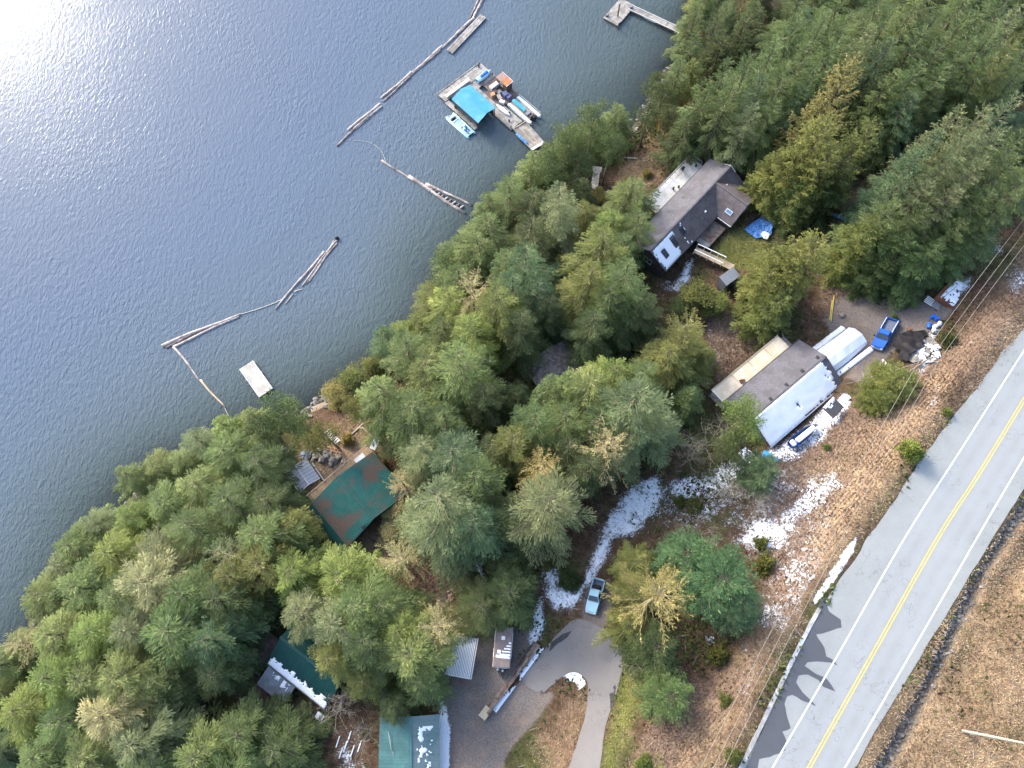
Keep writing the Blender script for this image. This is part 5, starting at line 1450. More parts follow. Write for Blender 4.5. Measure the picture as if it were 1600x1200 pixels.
# lake deck
dk = planks(8.6, 21.7, 4.62, 7.5, .8, 22, 'x').build('deck', M_deckw, E)
posts(E, [(9, 7.3), (13, 7.3), (17.3, 7.3), (21.5, 7.3)], .74, gw); rail(E, [(8.7, 7.45), (21.6, 7.45), (21.6, 5.0)], .81, .9, M_steel, 1.3)
mb = MB(); mb.box(21.75, 22.3, 6.7, 7.6, .75, .9); mb.build('blue_cover', M_tarpb, E)
# inner brown deck
planks(9.3, 13.5, -6.1, -3.5, 1.75, 14, 'y').build('deck', M_woodb, E); posts(E, [(9.4, -6), (13.3, -6), (11.3, -6)], 1.69, gw)
planks(8.3, 9.28, -6.1, -3.6, 1.70, 8, 'y').build('deck', M_wood, E)
MB().box(8.4, 9.2, -6.0, -3.9, gw(8.6, -5) - .3, 1.62).build('skirting', M_wall, E)
# grill on the deck
p = f.world(18.1, 6.7, .82); g = empty('barbecue', p, f.rz, 'grey lidded barbecue standing on the white lake deck', 'barbecue')
mb = MB(); mb.bbox(-.35, .35, -.28, .28, .75, 1.05, .08); mb.build('firebox', M_grey, g)
mb = MB(); mb.rings([[(-.34, y, 1.055 + z) for y, z in ((-.27, 0), (-.2, .2), (0, .28), (.2, .2), (.27, 0))], [(.34, y, 1.055 + z) for y, z in ((-.27, 0), (-.2, .2), (0, .28), (.2, .2), (.27, 0))]]); mb.build('lid', M_black, g)
for sx in (-.85, .4): MB().box(sx, sx + .45, -.25, .25, .88, .92).build('side_shelf', M_steel, g)
for sx in (-.3, .3):
    for sy in (-.22, .22): MB().box(sx - .025, sx + .025, sy - .025, sy + .025, 0, .75).build('leg', M_black, g)
# scatter of small pots on the deck
for i, (x, y, lab) in enumerate(((20.3, 6.4, 'dark flower pot on the white deck beyond the barbecue'), (20.7, 5.5, 'dark flower pot by the far end of the white deck'), (15.2, 5.1, 'small dark pot against the roof edge on the white deck'), (14.3, 5.6, 'small dark pot out on the middle of the white deck'))):
    p = f.world(x, y, .82); e = empty('flower_pot', p, 0, lab, 'pot', 'pots on the white deck')
    MB().tube([(0, 0, 0), (0, 0, .3)], [.13, .18], 8).build('pot', M_black, e); MB().ball((0, 0, .38), .2, .2, .18, 7, 4, i, .8).build('plant', mat('pot_plant', (.05, .07, .02), .9), e)
# boardwalk with handrails to the lawn
fb = Fr('boardwalk', A_(470, 875), A_(790, 1035), 9.9, 9.5, 'pale timber boardwalk with two handrails from the house to the shed', 'boardwalk')
L = fb.len
zz = lambda t: 0.45 + t * .3
mb = MB()
for i in range(30):
    t = i / 30; mb.box(L * t + .01, L * (t + 1 / 30) - .01, -.6, .6, zz(t) - .06, zz(t))
mb.build('decking', M_woodt, fb.e)
for y in (-.62, .62):
    mb = MB()
    n = 5
    for i in range(n):
        t = .72 * i / (n - 1); mb.box(L * t - .045, L * t + .045, y - .045, y + .045, zz(t) - .5, zz(t) + .95)
    mb.beam((0, y, zz(0) + .97), (L * .74, y, zz(.74) + .97), .14, .05); mb.build('handrail', M_trim, fb.e)
# small grey shed
fs = Fr('garden_shed', A_(680, 1110), A_(790, 1030), 12.4, 10.1, 'small grey roofed shed at the end of the boardwalk', 'shed')
w_ = fs.len; q = fs.L(*A_(745, 1170), 12.3).y
mb = MB(); mb.slab([(-.1, q - .1, 2.25), (w_ + .1, q - .1, 2.25), (w_ + .1, .1, 2.45), (-.1, .1, 2.45)], .1); mb.build('roof', M_greym, fs.e)
mb = MB(); mb.box(.1, w_ - .1, q + .05, -.05, -.6, 2.14); mb.build('wall', mat('siding_grey', (.16, .16, .18), .85, .2, 3, .2), fs.e); door(fs.e, (w_ / 2, q + .05, -.1), '-y', M_wall)
# tarps and upturned boats by the lawn
crumple('blue_tarp', [A_(880, 710), A_(945, 660), A_(1030, 605), A_(1090, 615), A_(1135, 645), A_(1120, 700), A_(1110, 760), A_(1060, 775), A_(980, 785), A_(930, 750)], M_tarpb, .75, 'crumpled bright blue tarp lying at the edge of the lawn', 'tarp', .2, .06, None, 2.4)
crumple('white_sheet', [A_(1010, 745), A_(1050, 730), A_(1095, 755), A_(1080, 800), A_(1045, 795)], M_trim, .5, 'small white sheet bunched beside the crumpled blue tarp', 'sheet', .25, .35)
canoe('canoe', (1181, 299), (1212, 308), .8, .4, M_pale, 'pale blue upturned canoe by the corner of the grey house', 'canoe')
canoe('canoe', (1296, 334), (1331, 347), .9, .45, mat('blue_grey_hull', (.10, .20, .30), .5), 'blue grey upturned canoe under the big olive cedar', 'canoe')
def fence_pole(name, a, b, r, m, label, cat, group=None):
    pa = G(*a); pb = G(*b); mid = (pa + pb) / 2
    d = (pb - pa)
    o = MB().tube([Vector(-d / 2) + Vector((0, 0, r)), Vector((0, 0, r + .01)), d / 2 + Vector((0, 0, r))], [r, r * 1.05, r * .8], 7).build(name, m)
    o.location = mid; tag(o, label, cat, group); return o
fence_pole('pole', A_(960, 980), A_(1075, 885), .06, M_trim, 'thin pale pole lying along the lower edge of the lawn', 'pole')
# stair down to the lake
ft = Fr('timber_stair', (932, 268), (926, 306), 4.2, 3.2, 'grey timber stair with a rail dropping towards the lake', 'stairs')
for k in range(12):
    MB().box(ft.len * k / 12, ft.len * (k + 1) / 12 - .03, -.55, .55, .9 - .0 * k + .06 * k, .95 + .06 * k).build('tread', M_wood, ft.e)
mb = MB(); mb.beam((0, .6, 1.9), (ft.len, .6, 2.6), .06, .06); mb.box(-.05, .05, .55, .65, 0, 1.9); mb.box(ft.len - .05, ft.len + .05, .55, .65, .6, 2.6); mb.beam((0, -.6, .85), (ft.len, -.6, 1.5), .08, .25); mb.beam((0, .6, .85), (ft.len, .6, 1.5), .08, .25); mb.build('railing', M_wood, ft.e)
mb = MB(); mb.box(-1.2, -.03, -.9, .9, .82, .9); mb.build('landing', M_wood, ft.e)

# ------------------------------------------------------------------ grey house with the snowy roof, by the yard
def B_(x, y): return (1100 + x / 5, 500 + y / 5)
f = Fr('snowy_roofed_house', (1184, 647), (1289, 558), 16.8, 12.0, 'grey gabled house with one roof slope under thick snow', 'house')
E = f.e; zr, ze = 4.8, 2.7; x0, x1 = -1.15, 14.4; yN, yS = 4.5, -4.7
gw = lambda x, y: f.ground(x, y)
mb = MB(); mb.slab([(x0, yN, ze), (x0, 0, zr), (x1, 0, zr), (x1, yN, ze)], .18); mb.build('roof_slope', M_shing, E)
mb = MB(); mb.slab([(x0, 0, zr), (x0, yS, ze), (x1, yS, ze), (x1, 0, zr)], .18); rS = mb.build('roof_slope', M_shing, E)
MB().beam((x0, 0, zr + .02), (x1, 0, zr + .02), .3, .06).build('ridge_cap', M_shing, E)
MB().beam((x0, yS - .06, ze - .07), (x1, yS - .06, ze - .07), .13, .13).build('gutter', M_trim, E)
MB().beam((x0, yN + .06, ze - .07), (x1, yN + .06, ze - .07), .13, .13).build('gutter', M_wall, E)
gable_walls(E, x0 + .5, x1 - .5, yS + .5, yN - .5, gw, ze + .1, zr - .25, mat('siding_grey_blue', (.19, .19, .20), .85, .15, 3, .1))
for x in (2, 6, 10): window(E, (x, yS + .5, 1.0 if x > 3 else 1.2), 1.3, 1.0, '-y')
window(E, (x0 + .5, 1.6, .6), 1.4, 1.1, '-x'); door(E, (12.6, yS + .5, .5), '-y')
k = (zr - ze) / 4.6
snow_cover(rS, x0 + .02, x1 - .15, yS + .02, -.12, lambda x, y: zr + y * k + .01,
           lambda x, y: min(1.15, .12 + (x1 - .5 - x) * .5, .28 + (y - yS) * 1.1 + max(0, 7 - x) * .12, .42 - y * 1.4 + max(0, 9 - x) * .2) - (.75 if (abs(x - 6.2) < .18 and -3.3 < y < -2.5) else 0), .2, .16, seed=5)
for (u, v) in ((873, 303), (754, 408), (631, 515), (507, 627)):
    l = f.L(*B_(u, v), 16.0); zz = zr - l.y * k
    mb = MB(); mb.box(l.x - .16, l.x + .16, l.y - .16, l.y + .16, zz - .1, zz + .2); mb.slab([(l.x - .22, l.y - .22, zz + .24), (l.x + .22, l.y - .22, zz + .24), (l.x + .22, l.y + .22, zz + .24), (l.x - .22, l.y + .22, zz + .24)], .05)
    mb.build('roof_vent', M_wall, E)
# tan flat roof of the lean-to on the lake side
mb = MB(); mb.slab([(x0 - .3, 7.0, 2.2), (x0 - .3, yN + .16, 2.34), (12.6, yN + .16, 2.34), (12.6, 7.05, 2.2)], .12); tr = mb.build('flat_roof', M_tan, E)
MB().beam((x0 - .36, 7.05, 2.2), (12.66, 7.1, 2.2), .12, .2).build('fascia', M_woodt, E); MB().beam((x0 - .36, yN + .2, 2.26), (x0 - .36, 7.05, 2.24), .1, .2).build('fascia', M_trim, E)
for xx in (2.5, 6.0, 9.4): MB().box(xx - .02, xx + .02, yN + .2, 6.95, 2.2, 2.345).build('seam', M_woodt, E)
posts(E, [(x0, 6.8), (3.2, 6.8), (8, 6.8), (12.3, 6.8)], 2.1, gw, .14)
planks(x0 - .2, 12.5, yN - .4, 6.9, -.25, 18, 'x').build('deck', M_wood, E)
planks(12.8, 14.3, 4.7, 6.6, .5, 8, 'y').build('side_deck', M_wood, E); posts(E, [(12.9, 6.5), (14.2, 6.5)], .44, gw)
mb = MB(); mb.box(2.6, 3.4, 4.95, 5.25, 2.32, 2.6); mb.tube([(2.7, 5.5, 2.35), (3.0, 5.35, 2.55), (3.3, 5.2, 2.45)], .12, 6); mb.build('roof_debris', M_rust, E)
# snowed-over tent garage
ft = Fr('tent_garage', B_(955, 318), B_(1212, 128), 15.5, 13.6, 'white snow covered tent garage beside the grey gabled house', 'tent garage')
wd = 2.0; gl = ft.len + .2
prof = [(-wd, -.3), (-wd, 1.3), (-wd * .62, 2.15), (0, 2.55), (wd * .62, 2.15), (wd, 1.3), (wd, -.3)]
rings = []
for i in range(9):
    t = i / 8; rings.append([(gl * t, y, z + (.03 * math.sin(i * 2.1 + y * 3) if 0 < i < 8 else 0)) for y, z in prof])
MB().rings(rings, cap=False, close=False).build('canopy', M_snow, ft.e)
mb = MB(); mb.rings([[(gl - .03, y, z) for y, z in prof], [(gl - .06, y, z) for y, z in prof]]); mb.build('end_panel', M_trim, ft.e)
mb = MB(); mb.rings([[(.03, y, z) for y, z in prof], [(.06, y, z) for y, z in prof]]); mb.build('end_panel', M_trim, ft.e)
for x in (.02, gl - .02):
    mb = MB()
    mb.tube([(x, y * 1.004, z + .02) for y, z in prof], .04, 5); mb.build('frame_hoop', M_trim, ft.e)
for s in (-1, 1):
    o = snow_cover(None, -.3, gl - .2, (wd + .15 if s > 0 else -wd - 1.0), (wd + 1.0 if s > 0 else -wd - .15), lambda x, y: ft.ground(x, y) + .3 * max(0, 1 - abs(abs(y) - wd - .5) * 1.6), lambda x, y: .95, .2, .12, 'snow_bank', 7 + s)
    o.location = ft.o; o.rotation_euler = (0, 0, ft.rz); stuff(o, 'bank of slid snow along the %s side of the tent garage' % ('lake' if s > 0 else 'road'), 'snow bank')
# lean-to canopy on posts with dark roof
fc = Fr('canopy_shelter', B_(925, 690), B_(1010, 600), 17.3, 15.0, 'small dark square shelter roof on posts with snow on its upper edge', 'shelter')
q = fc.L(*B_(1000, 785), 17.3); yq = -abs(q.y)
mb = MB(); mb.slab([(0, yq, 2.1), (fc.len, yq, 2.1), (fc.len, 0, 2.35), (0, 0, 2.35)], .08); rf = mb.build('roof', mat('dark_felt', (.07, .068, .075), .9, .3, 3, .3), fc.e)
posts(fc.e, [(.1, yq + .1), (fc.len - .1, yq + .1), (.1, -.1), (fc.len - .1, -.1)], 2.05, lambda x, y: fc.ground(x, y), .09, M_woodd)
snow_cover(rf, .1, fc.len, -1.2, 0, lambda x, y: 2.35 + y * .25 / abs(yq) + .01, lambda x, y: .95 + y * .7, .15, .06, seed=9)
mb = MB(); mb.beam((-.3, yq, 1.4), (-.3, yq - 1.2, .2), .05, .05); mb.beam((.0, yq, 1.9), (fc.len * .8, yq - .1, 1.2), .04, .04); mb.build('brace', M_wood, fc.e)
# covered boat in the snow
fb = Fr('covered_boat', B_(700, 960), B_(865, 828), 16.2, 15.1, 'dark blue boat with a long snow topped cover behind the house', 'boat')
r, ri = boat_hull(fb.len + 1.0, 1.5, .8, M_hullb, None)
mv = lambda R: [[(x + fb.len / 2, y, z + .25) for x, y, z in q] for q in R]
mb = MB(); mb.rings(mv(r), close=False, cap=False); mb.rings([[(x, y, z + .001) for x, y, z in q][::-1] for q in mv(ri)], close=False, cap=False)
n0 = len(mb.v); mb.build('hull', M_hullb, fb.e)
mb = MB(); mb.bbox(.55, fb.len - .1, -.48, .3, .8, 1.35, .15); mb.build('cover', M_snow, fb.e, True)
mb = MB(); mb.bbox(-.35, .35, -.45, .5, .8, 1.15, .15); mb.build('cover', M_snow, fb.e)
for x in (.4, fb.len - .9): MB().box(x, x + .15, -.7, .7, -.3, .3).build('cradle', M_woodd, fb.e)
# lumber beside the tent garage
fl = Fr('lumber_stack', B_(1085, 520), B_(1160, 455), 14.8, 14.0, 'stack of pale snow topped boards beside the tent garage', 'lumber')
for k in range(4):
    MB().box(-.3, fl.len + .25, -1.3 + k * .5, -.95 + k * .5, .2, .5).build('board', M_wood, fl.e)
    snow_cover(fl.e, -.25, fl.len + .2, -1.28 + k * .5, -.97 + k * .5, lambda x, y: .5, lambda x, y: .9, .12, .05, 'snow', 3 + k)
fp = Fr('wooden_platform', B_(1160, 440), B_(1265, 375), 14.6, 14.0, 'low brown wooden platform patched with snow by the tent garage', 'platform')
planks(0, fp.len, -.9, .8, .45, 9, 'x').build('decking', mat('mauve_boards', (.27, .20, .18), .9, .2), fp.e)
snow_cover(fp.e, .1, fp.len * .75, -.7, .75, lambda x, y: .45, lambda x, y: .55, .13, .06, seed=12)
for x in (.1, fp.len - .2): MB().box(x, x + .1, -.85, .75, -.4, .38).build('bearer', M_woodd, fp.e)
fk = Fr('board_rack', B_(1180, 655), B_(1265, 520), 15.6, 14.8, 'low rack with a turquoise cover and tan boards near the dark shelter', 'rack')
L = fk.len
for y0, y1, z1, m, nm in ((-.2, .15, .62, M_tarpt, 'cover'), (-.42, -.22, .55, M_woodt, 'board'), (-.62, -.44, .5, M_pale, 'board'), (.17, .32, .5, M_blued, 'board')):
    MB().box(-.1, L + .1, y0, y1, .25, z1).build(nm, m, fk.e)
for i in range(9): MB().box(L * i / 9, L * i / 9 + .12, -1.15, -.65, .15, .3).build('slat', M_woodd, fk.e)
for x in (.2, L - .3): MB().box(x, x + .12, -1.15, .3, -.4, .14).build('bearer', M_woodd, fk.e)
fq = Fr('pallet_stack', B_(300, 1010), B_(390, 1110), 14.6, 13.6, 'snowy stack of pallet boards behind the corner of the snowy roofed house', 'pallets')
for k in range(6): MB().box(fq.len * k / 6, fq.len * k / 6 + .22, -.7, 1.0, .4, .5).build('slat', M_wood, fq.e)
for y in (-.6, .15, .9): MB().box(0, fq.len, y - .05, y + .05, -.3, .39).build('bearer', M_woodd, fq.e)
snow_cover(fq.e, 0, fq.len, -.7, 1.0, lambda x, y: .5, lambda x, y: .5, .12, .05, seed=15)
crumple('blue_tarp', [B_(425, 1070), B_(470, 1020), B_(500, 1040), B_(540, 1075), B_(590, 1090), B_(560, 1110), B_(480, 1085), B_(440, 1100)], mat('azure_tarp', (.02, .27, .55), .5, .25, 2, .3), .5, 'bright azure tarp bunched below the snowy roof corner', 'tarp', .25)

# ------------------------------------------------------------------ yard
def pickup(name, a, b, L, W, paint, label, bedfill=None):
    """a pickup truck; a is the rear pixel, b the front pixel"""
    pa = G(*a, .8); pb = G(*b, .8); mid = (pa + pb) / 2
    gz = H(mid.x, mid.y); yaw = math.atan2(pb.y - pa.y, pb.x - pa.x)
    d = Vector((math.cos(yaw), math.sin(yaw))); s = Vector((-d.y, d.x))
    h = lambda q: H(mid.x + q.x, mid.y + q.y)
    pit = math.atan2(h(d * 1.7) - h(d * -1.7), 3.4); rol = math.atan2(h(s * .8) - h(s * -.8), 1.6)
    e = empty(name, (mid.x, mid.y, (h(d * 1.7) + h(d * -1.7)) / 2 + .02), 0, label, 'pickup truck')
    e.rotation_euler = (rol, -pit, yaw)
    hw = W / 2; c = L / 2
    def sec(x, w_, zb, zm, zt, tw): return [(x, -w_, zb), (x, w_, zb), (x, w_, zm), (x, w_ * tw, zt), (x, -w_ * tw, zt), (x, -w_, zm)]
    mb = MB(); mb.rings([sec(c - .02, hw * .80, .45, .62, .74, .9), sec(c - .18, hw * .92, .40, .80, .94, .9), sec(c - .7, hw * .98, .38, .92, 1.03, .92), sec(c - 1.45, hw, .36, .98, 1.10, .93), sec(c - 1.55, hw, .36, 1.0, 1.12, .95), sec(c - 3.05, hw, .36, 1.0, 1.12, .95)])
    x2 = c - 3.05
    mb.box(-c + .12, x2 - .002, -hw, -hw + .12, .40, 1.10); mb.box(-c + .12, x2 - .002, hw - .12, hw, .40, 1.10); mb.box(-c + .02, -c + .118, -hw + .02, hw - .02, .42, 1.08)
    mb.box(x2 - .09, x2 - .003, -hw + .122, hw - .122, .6, 1.09)
    body = mb.build('body', paint, e)
    MB().box(-c + .13, x2 - .1, -hw + .125, hw - .125, .55, .66).build('bed_floor', M_liner, e)
    for sy in (-1, 1): MB().box(-c + .2, x2 - .1, sy * (hw - .13) - .035, sy * (hw - .13) + .035, 1.10, 1.14).build('bed_rail', M_trim if bedfill is None else M_grey, e)
    # cab: glass house and roof
    xf, xr = c - 1.5, x2 + .02; rf, rr = c - 2.12, x2 + .2; zb_, zt_ = 1.115, 1.66
    A = [(xf, -hw * .93, zb_), (xf, hw * .93, zb_), (xr, hw * .93, zb_), (xr, -hw * .93, zb_)]
    Bq = [(rf, -hw * .74, zt_), (rf, hw * .74, zt_), (rr, hw * .74, zt_), (rr, -hw * .74, zt_)]
    mb = MB(); mb.add(A + Bq, [(0, 1, 5, 4), (1, 2, 6, 5), (2, 3, 7, 6), (3, 0, 4, 7)]); mb.build('pillars', paint, e)
    def pane(i, j, nm, k=.9):
        a0, a1, b1, b0 = [Vector(q) for q in (A[i], A[j], Bq[j], Bq[i])]; cc = (a0 + a1 + b1 + b0) / 4
        nn = (a1 - a0).cross(b0 - a0).normalized()
        if nn.dot(cc - Vector((c - 2.3, 0, 1.3))) < 0: nn = -nn
        MB().slab([cc + (q - cc) * k + nn * .015 for q in (a0, a1, b1, b0)], .012, up=nn).build(nm, M_glass, e)
    pane(0, 1, 'windshield'); pane(2, 3, 'rear_window', .8); pane(1, 2, 'side_window', .84); pane(3, 0, 'side_window', .84)
    mb = MB(); R = lambda i, z: [(rf + .06 - i, -hw * .76 + i, z), (rf + .06 - i, hw * .76 - i, z), (rr - .04 + i, hw * .76 - i, z), (rr - .04 + i, -hw * .76 + i, z)]
    mb.rings([R(0, zt_ - .005), R(0, zt_ + .04), R(.09, zt_ + .09)]); mb.build('cab_roof', paint, e)
    for sx in (c - .95, -c + 1.05):
        for sy in (-1, 1):
            y = sy * (hw - .12)
            t = MB().tube([(sx, y - .12, .37), (sx, y + .12, .37)], .37, 14).build('wheel', M_black, e)
            MB().tube([(sx, y - .127, .37), (sx, y + .127, .37)], .22, 10).build('rim', M_steel, t)
    for sy in (-1, 1):
        MB().box(c - .14, c + .01, sy * hw * .66 - .17, sy * hw * .66 + .17, .62, .78).build('headlight', M_lamp, e)
        MB().box(-c, -c + .05, sy * (hw - .12) - .08, sy * (hw - .12) + .08, .7, 1.0).build('tail_light', M_red, e)
        MB().bbox(c - 1.75, c - 1.58, sy * (hw + .13) - .11, sy * (hw + .13) + .11, 1.08, 1.3, .03).build('mirror', M_black, e)
    MB().box(c - .04, c + .07, -hw * .78, hw * .78, .42, .6).build('bumper', M_steel, e); MB().box(-c - .08, -c + .01, -hw * .9, hw * .9, .42, .58).build('bumper', M_steel, e)
    for y in (-hw * .45, hw * .45): MB().beam((c - .4, y, 1.005), (c - 1.4, y, 1.115), .03, .02).build('hood_crease', paint, e)
    MB().beam((c - 1.48, 0, 1.125), (c - 1.44, 0, 1.125), W * .8, .03).build('wiper_cowl', M_black, e)
    return e
pickup('pickup_truck', (1398.5, 499.5), (1372.5, 545.5), 5.6, 1.95, M_paintb, 'bright blue pickup truck with an empty bed parked on the gravel')
pk2 = pickup('pickup_truck', (938, 913), (926.5, 954), 4.7, 1.75, M_paintl, 'pale blue pickup truck parked at the top of the hairpin', 1)
mb = MB(); mb.bbox(-1.5, -.95, -.5, .5, .67, 1.15, .1); mb.build('bed_load', M_black, pk2); MB().bbox(-.9, -.4, -.6, .6, .67, 1.05, .1).build('bed_load', M_pale, pk2)
mb = MB(); mb.tube([(-2.3, -.7, 1.1), (-2.3, -.7, 1.5), (-2.3, .7, 1.5), (-2.3, .7, 1.1)], .04, 6); mb.build('rack', M_steel, pk2)
crumple('black_tarp', [(1388, 543), (1400, 526), (1412, 521), (1428, 521), (1443, 518), (1438, 532), (1434, 548), (1418, 556), (1414, 567), (1398, 562), (1402, 552)], M_tarpk, .9, 'large black tarp heaped over lumpy things beside the blue pickup', 'tarp', .3, .4, None, .55)
for p in [q for q in bpy.data.objects if q.name.startswith('black_tarp')][0].data.polygons: p.use_smooth = True
o = crumple('gravel_heap', [(1416, 564), (1418, 556), (1434, 548), (1437, 530), (1455, 527), (1461, 538), (1452, 552), (1440, 565), (1425, 568)], M_rock, .8, 'grey heap dusted with snow between the black tarp and the wires', 'heap', .4)
gz = o.location.z
snow_cover(o, -2.6, 2.6, -2.2, 2.2, lambda x, y: H(o.location.x + x, o.location.y + y) - gz + .75 * max(0, 1 - (x * x + y * y) / 6) + .1, lambda x, y: .48 if x * x + y * y < 5.5 else 0, .18, .1, seed=21)
fr = Fr('rusty_trailer', (1464, 462), (1492, 430), 19.3, 17.9, 'rusty brown open trailer filled with snow at the yard edge', 'trailer')
q = -abs(fr.L(1491, 483, 19.3).y); L = fr.len
q = max(q, -2.9)
MB().box(0, L, q, 0, .5, .62).build('floor', M_rust, fr.e)
for a in ((0, L, -.45, 0, .62, 1.35), (0, L, q, q + .1, .62, 1.3), (0, .25, q + .1, -.45, .62, 1.3), (L - .1, L, q + .1, -.45, .62, 1.3)): MB().box(*a).build('side_board', M_rust, fr.e)
snow_cover(fr.e, .25, L - .1, q + .1, -.5, lambda x, y: 1.15, lambda x, y: .62, .16, .14, seed=23)
MB().box(.25, L - .1, q + .1, -.45, .62, 1.13).build('load', M_rust, fr.e)
for x in (L * .35, L * .6):
    for y in (q - .12, .12):
        w0 = MB().tube([(x, y - .1, .33), (x, y + .1, .33)], .33, 12).build('wheel', M_black, fr.e)
        MB().tube([(x, y - .11, .33), (x, y + .11, .33)], .18, 8).build('rim', M_steel, w0)
fg = Fr('flat_trailer', (1448, 465), (1483, 488), 18.2, 17.4, 'small grey flatbed trailer with a slatted tail ramp beside the rusty trailer', 'trailer')
L = fg.len
MB().box(L * .35, L, -.65, .65, .5, .64).build('bed', M_grey, fg.e)
for i in range(5): MB().box(0, L * .33, -.6 + i * .27, -.47 + i * .27, .5, .56).build('slat', M_trim, fg.e)
MB().beam((L, 0, .5), (L + .9, 0, .45), .08, .08).build('drawbar', M_black, fg.e)
for y in (-.75, .75): MB().tube([(L * .6, y - .09, .3), (L * .6, y + .09, .3)], .3, 12).build('wheel', M_black, fg.e)
for i, (u, v, lab) in enumerate(((1455, 497, 'upright blue plastic drum nearest the flat trailer'), (1461, 500, 'blue drum touching the one by the flat trailer'), (1450, 510, 'blue drum lying beside the white sacks'))):
    p = G(u, v); e = empty('plastic_drum', p, .6 * i, lab, 'drum', 'blue drums in the yard')
    ax = [(0, 0, 0), (0, 0, .25), (0, 0, .26), (0, 0, .6), (0, 0, .61), (0, 0, .9)] if i < 2 else [(-.45, 0, .3), (-.2, 0, .3), (-.19, 0, .3), (.2, 0, .3), (.21, 0, .3), (.45, 0, .3)]
    MB().tube(ax, [.28, .3, .31, .31, .3, .27], 14).build('barrel', M_blued, e)
    if i < 2: MB().tube([(.12, .1, .89), (.12, .1, .93)], .05, 8).build('bung', M_black, e)
for i, (u, v, lab) in enumerate(((1461, 511, 'white bulging sack beside the blue drums'), (1467, 507, 'white sack slumped behind its neighbour near the pale pole'), (1459, 518, 'low white sack nearest the black tarp'))):
    p = G(u, v); o = MB().ball((0, 0, .22), .5, .36, .28, 10, 6, i, .5).build('sack', M_trim, None, True); o.location = p; o.rotation_euler = (0, 0, i); tag(o, lab, 'sack', 'white sacks in the yard')
p = G(1419, 515); e = empty('garden_chair', p, .4, 'small orange plastic chair standing by the black tarp', 'chair')
MB().bbox(-.25, .25, -.25, .25, .4, .45, .06).build('seat', M_orange, e); MB().box(-.25, -.2, -.25, .25, .46, .9).build('backrest', M_orange, e)
for sx in (-.2, .2):
    for sy in (-.2, .2): MB().box(sx - .025, sx + .025, sy - .025, sy + .025, 0, .4).build('leg', M_orange, e)
canoe('canoe', (1377, 562), (1393, 583), .75, .4, mat('cream_hull', (.62, .60, .50), .5), 'cream upturned canoe lying on the grass behind the blue pickup', 'canoe')
p = G(1381, 573); o = MB().ball((0, 0, .15), .3, .22, .2, 8, 5, 2, .3).build('life_jacket', mat('orange_nylon', (.6, .12, .03), .7), None, True); o.location = p; tag(o, 'orange life jacket dropped beside the cream canoe', 'life jacket')
for k, (a, b, lab) in enumerate((((1373, 586), (1376, 566), 'yellowish plank lying nearest the cream canoe'), ((1298, 503), (1303, 462), 'long yellow plank lying alone at the yard entrance'), ((1296, 500), (1300, 470), 'shorter yellow plank beside the long one at the yard entrance'))):
    fence_pole('plank', a, b, .10, M_yelw if k else M_woodt, lab, 'plank')
p = G(1316, 493); o = MB().ball((0, 0, .1), .55, .4, .32, 9, 6, 5, .6).build('boulder', M_rock, None); o.location = p; tag(o, 'single grey boulder on the gravel by the yellow planks', 'boulder')
fence_pole('pole', (1222, 520), (1225, 533), .08, M_trim, 'short white post lying by the corner of the tan flat roof', 'pole')
for k, (a, b) in enumerate((((1285, 445), (1312, 420)), ((1275, 430), (1300, 432)), ((1300, 450), (1308, 425)))):
    fence_pole('branch', a, b, .07, M_logp, ('bleached branch pointing up the bank between the cedars', 'bleached branch lying level beside the big olive cedar', 'bleached branch crossing the others near the yard')[k], 'branch')
# ------------------------------------------------------------------ lake house with the rust-streaked green roof
def C_(x, y): return (420 + x / 5.4545, 640 + y / 5.4545)
C_px = C_
f = Fr('green_roofed_house', (529, 746.3), (583.2, 809.6), 10, 4.4, 'lake house with a green metal roof heavily streaked with rust', 'house')
E = f.e; zr, ze = 5.6, 3.6; x0, x1 = -.3, 8.3; yL, yR = -5.5, 6.3
gw = lambda x, y: f.ground(x, y)
rib_panels(E, (x1, yR, ze), (x0, yR, ze), (x0, .02, zr), (x1, .02, zr), 13, [M_greenr, M_greenrib], .06, rw=.09)
rib_panels(E, (x0, yL, ze), (x1 + .2, yL, ze), (x1 + .05, -.02, zr), (x0, -.02, zr), 13, [M_greenr, M_greenrib], .06, rw=.09)
MB().beam((x0, 0, zr + .05), (x1 + .05, 0, zr + .05), .55, .05).build('ridge_cap', M_greenm, E)
mb = MB(); mb.slab([(x0, yL - 1.15, ze - .75), (x1 + .3, yL - 1.15, ze - .75), (x1 + .3, yL + .1, ze - .3), (x0, yL + .1, ze - .3)], .07); mb.build('porch_roof', M_greenm, E)
posts(E, [(x0 + .3, yL - 1.0), (3.5, yL - 1.0), (x1, yL - 1.0)], ze - .75, gw, .14, M_woodd)
gable_walls(E, x0 + .7, x1 - .6, yL + .5, yR - .5, gw, ze + .05, zr - .25, M_wallb, 0)
for y in (-3.4, -1.2, 1.2, 3.4): window(E, (x0 + .7, y, 1.4), 1.4, 1.4, '-x')
for y in (-2.6, 2.6): window(E, (x1 - .6, y, 2.0), 1.1, .9, '+x')
door(E, (x1 - .6, .3, 1.3), '+x')
planks(-1.9, x0 + .66, -5.4, 6.4, 2.35, 30, 'x').build('deck', mat('cedar_deck', (.36, .245, .15), .9, .25, 2, .2), E); posts(E, [(-1.8, y) for y in (-5, -1.5, 2, 6)], 2.29, gw, .14, M_woodd)
rail(E, [(-1.85, -5.4), (-1.85, 6.3)], 2.36, .95, M_woodt, 1.6)
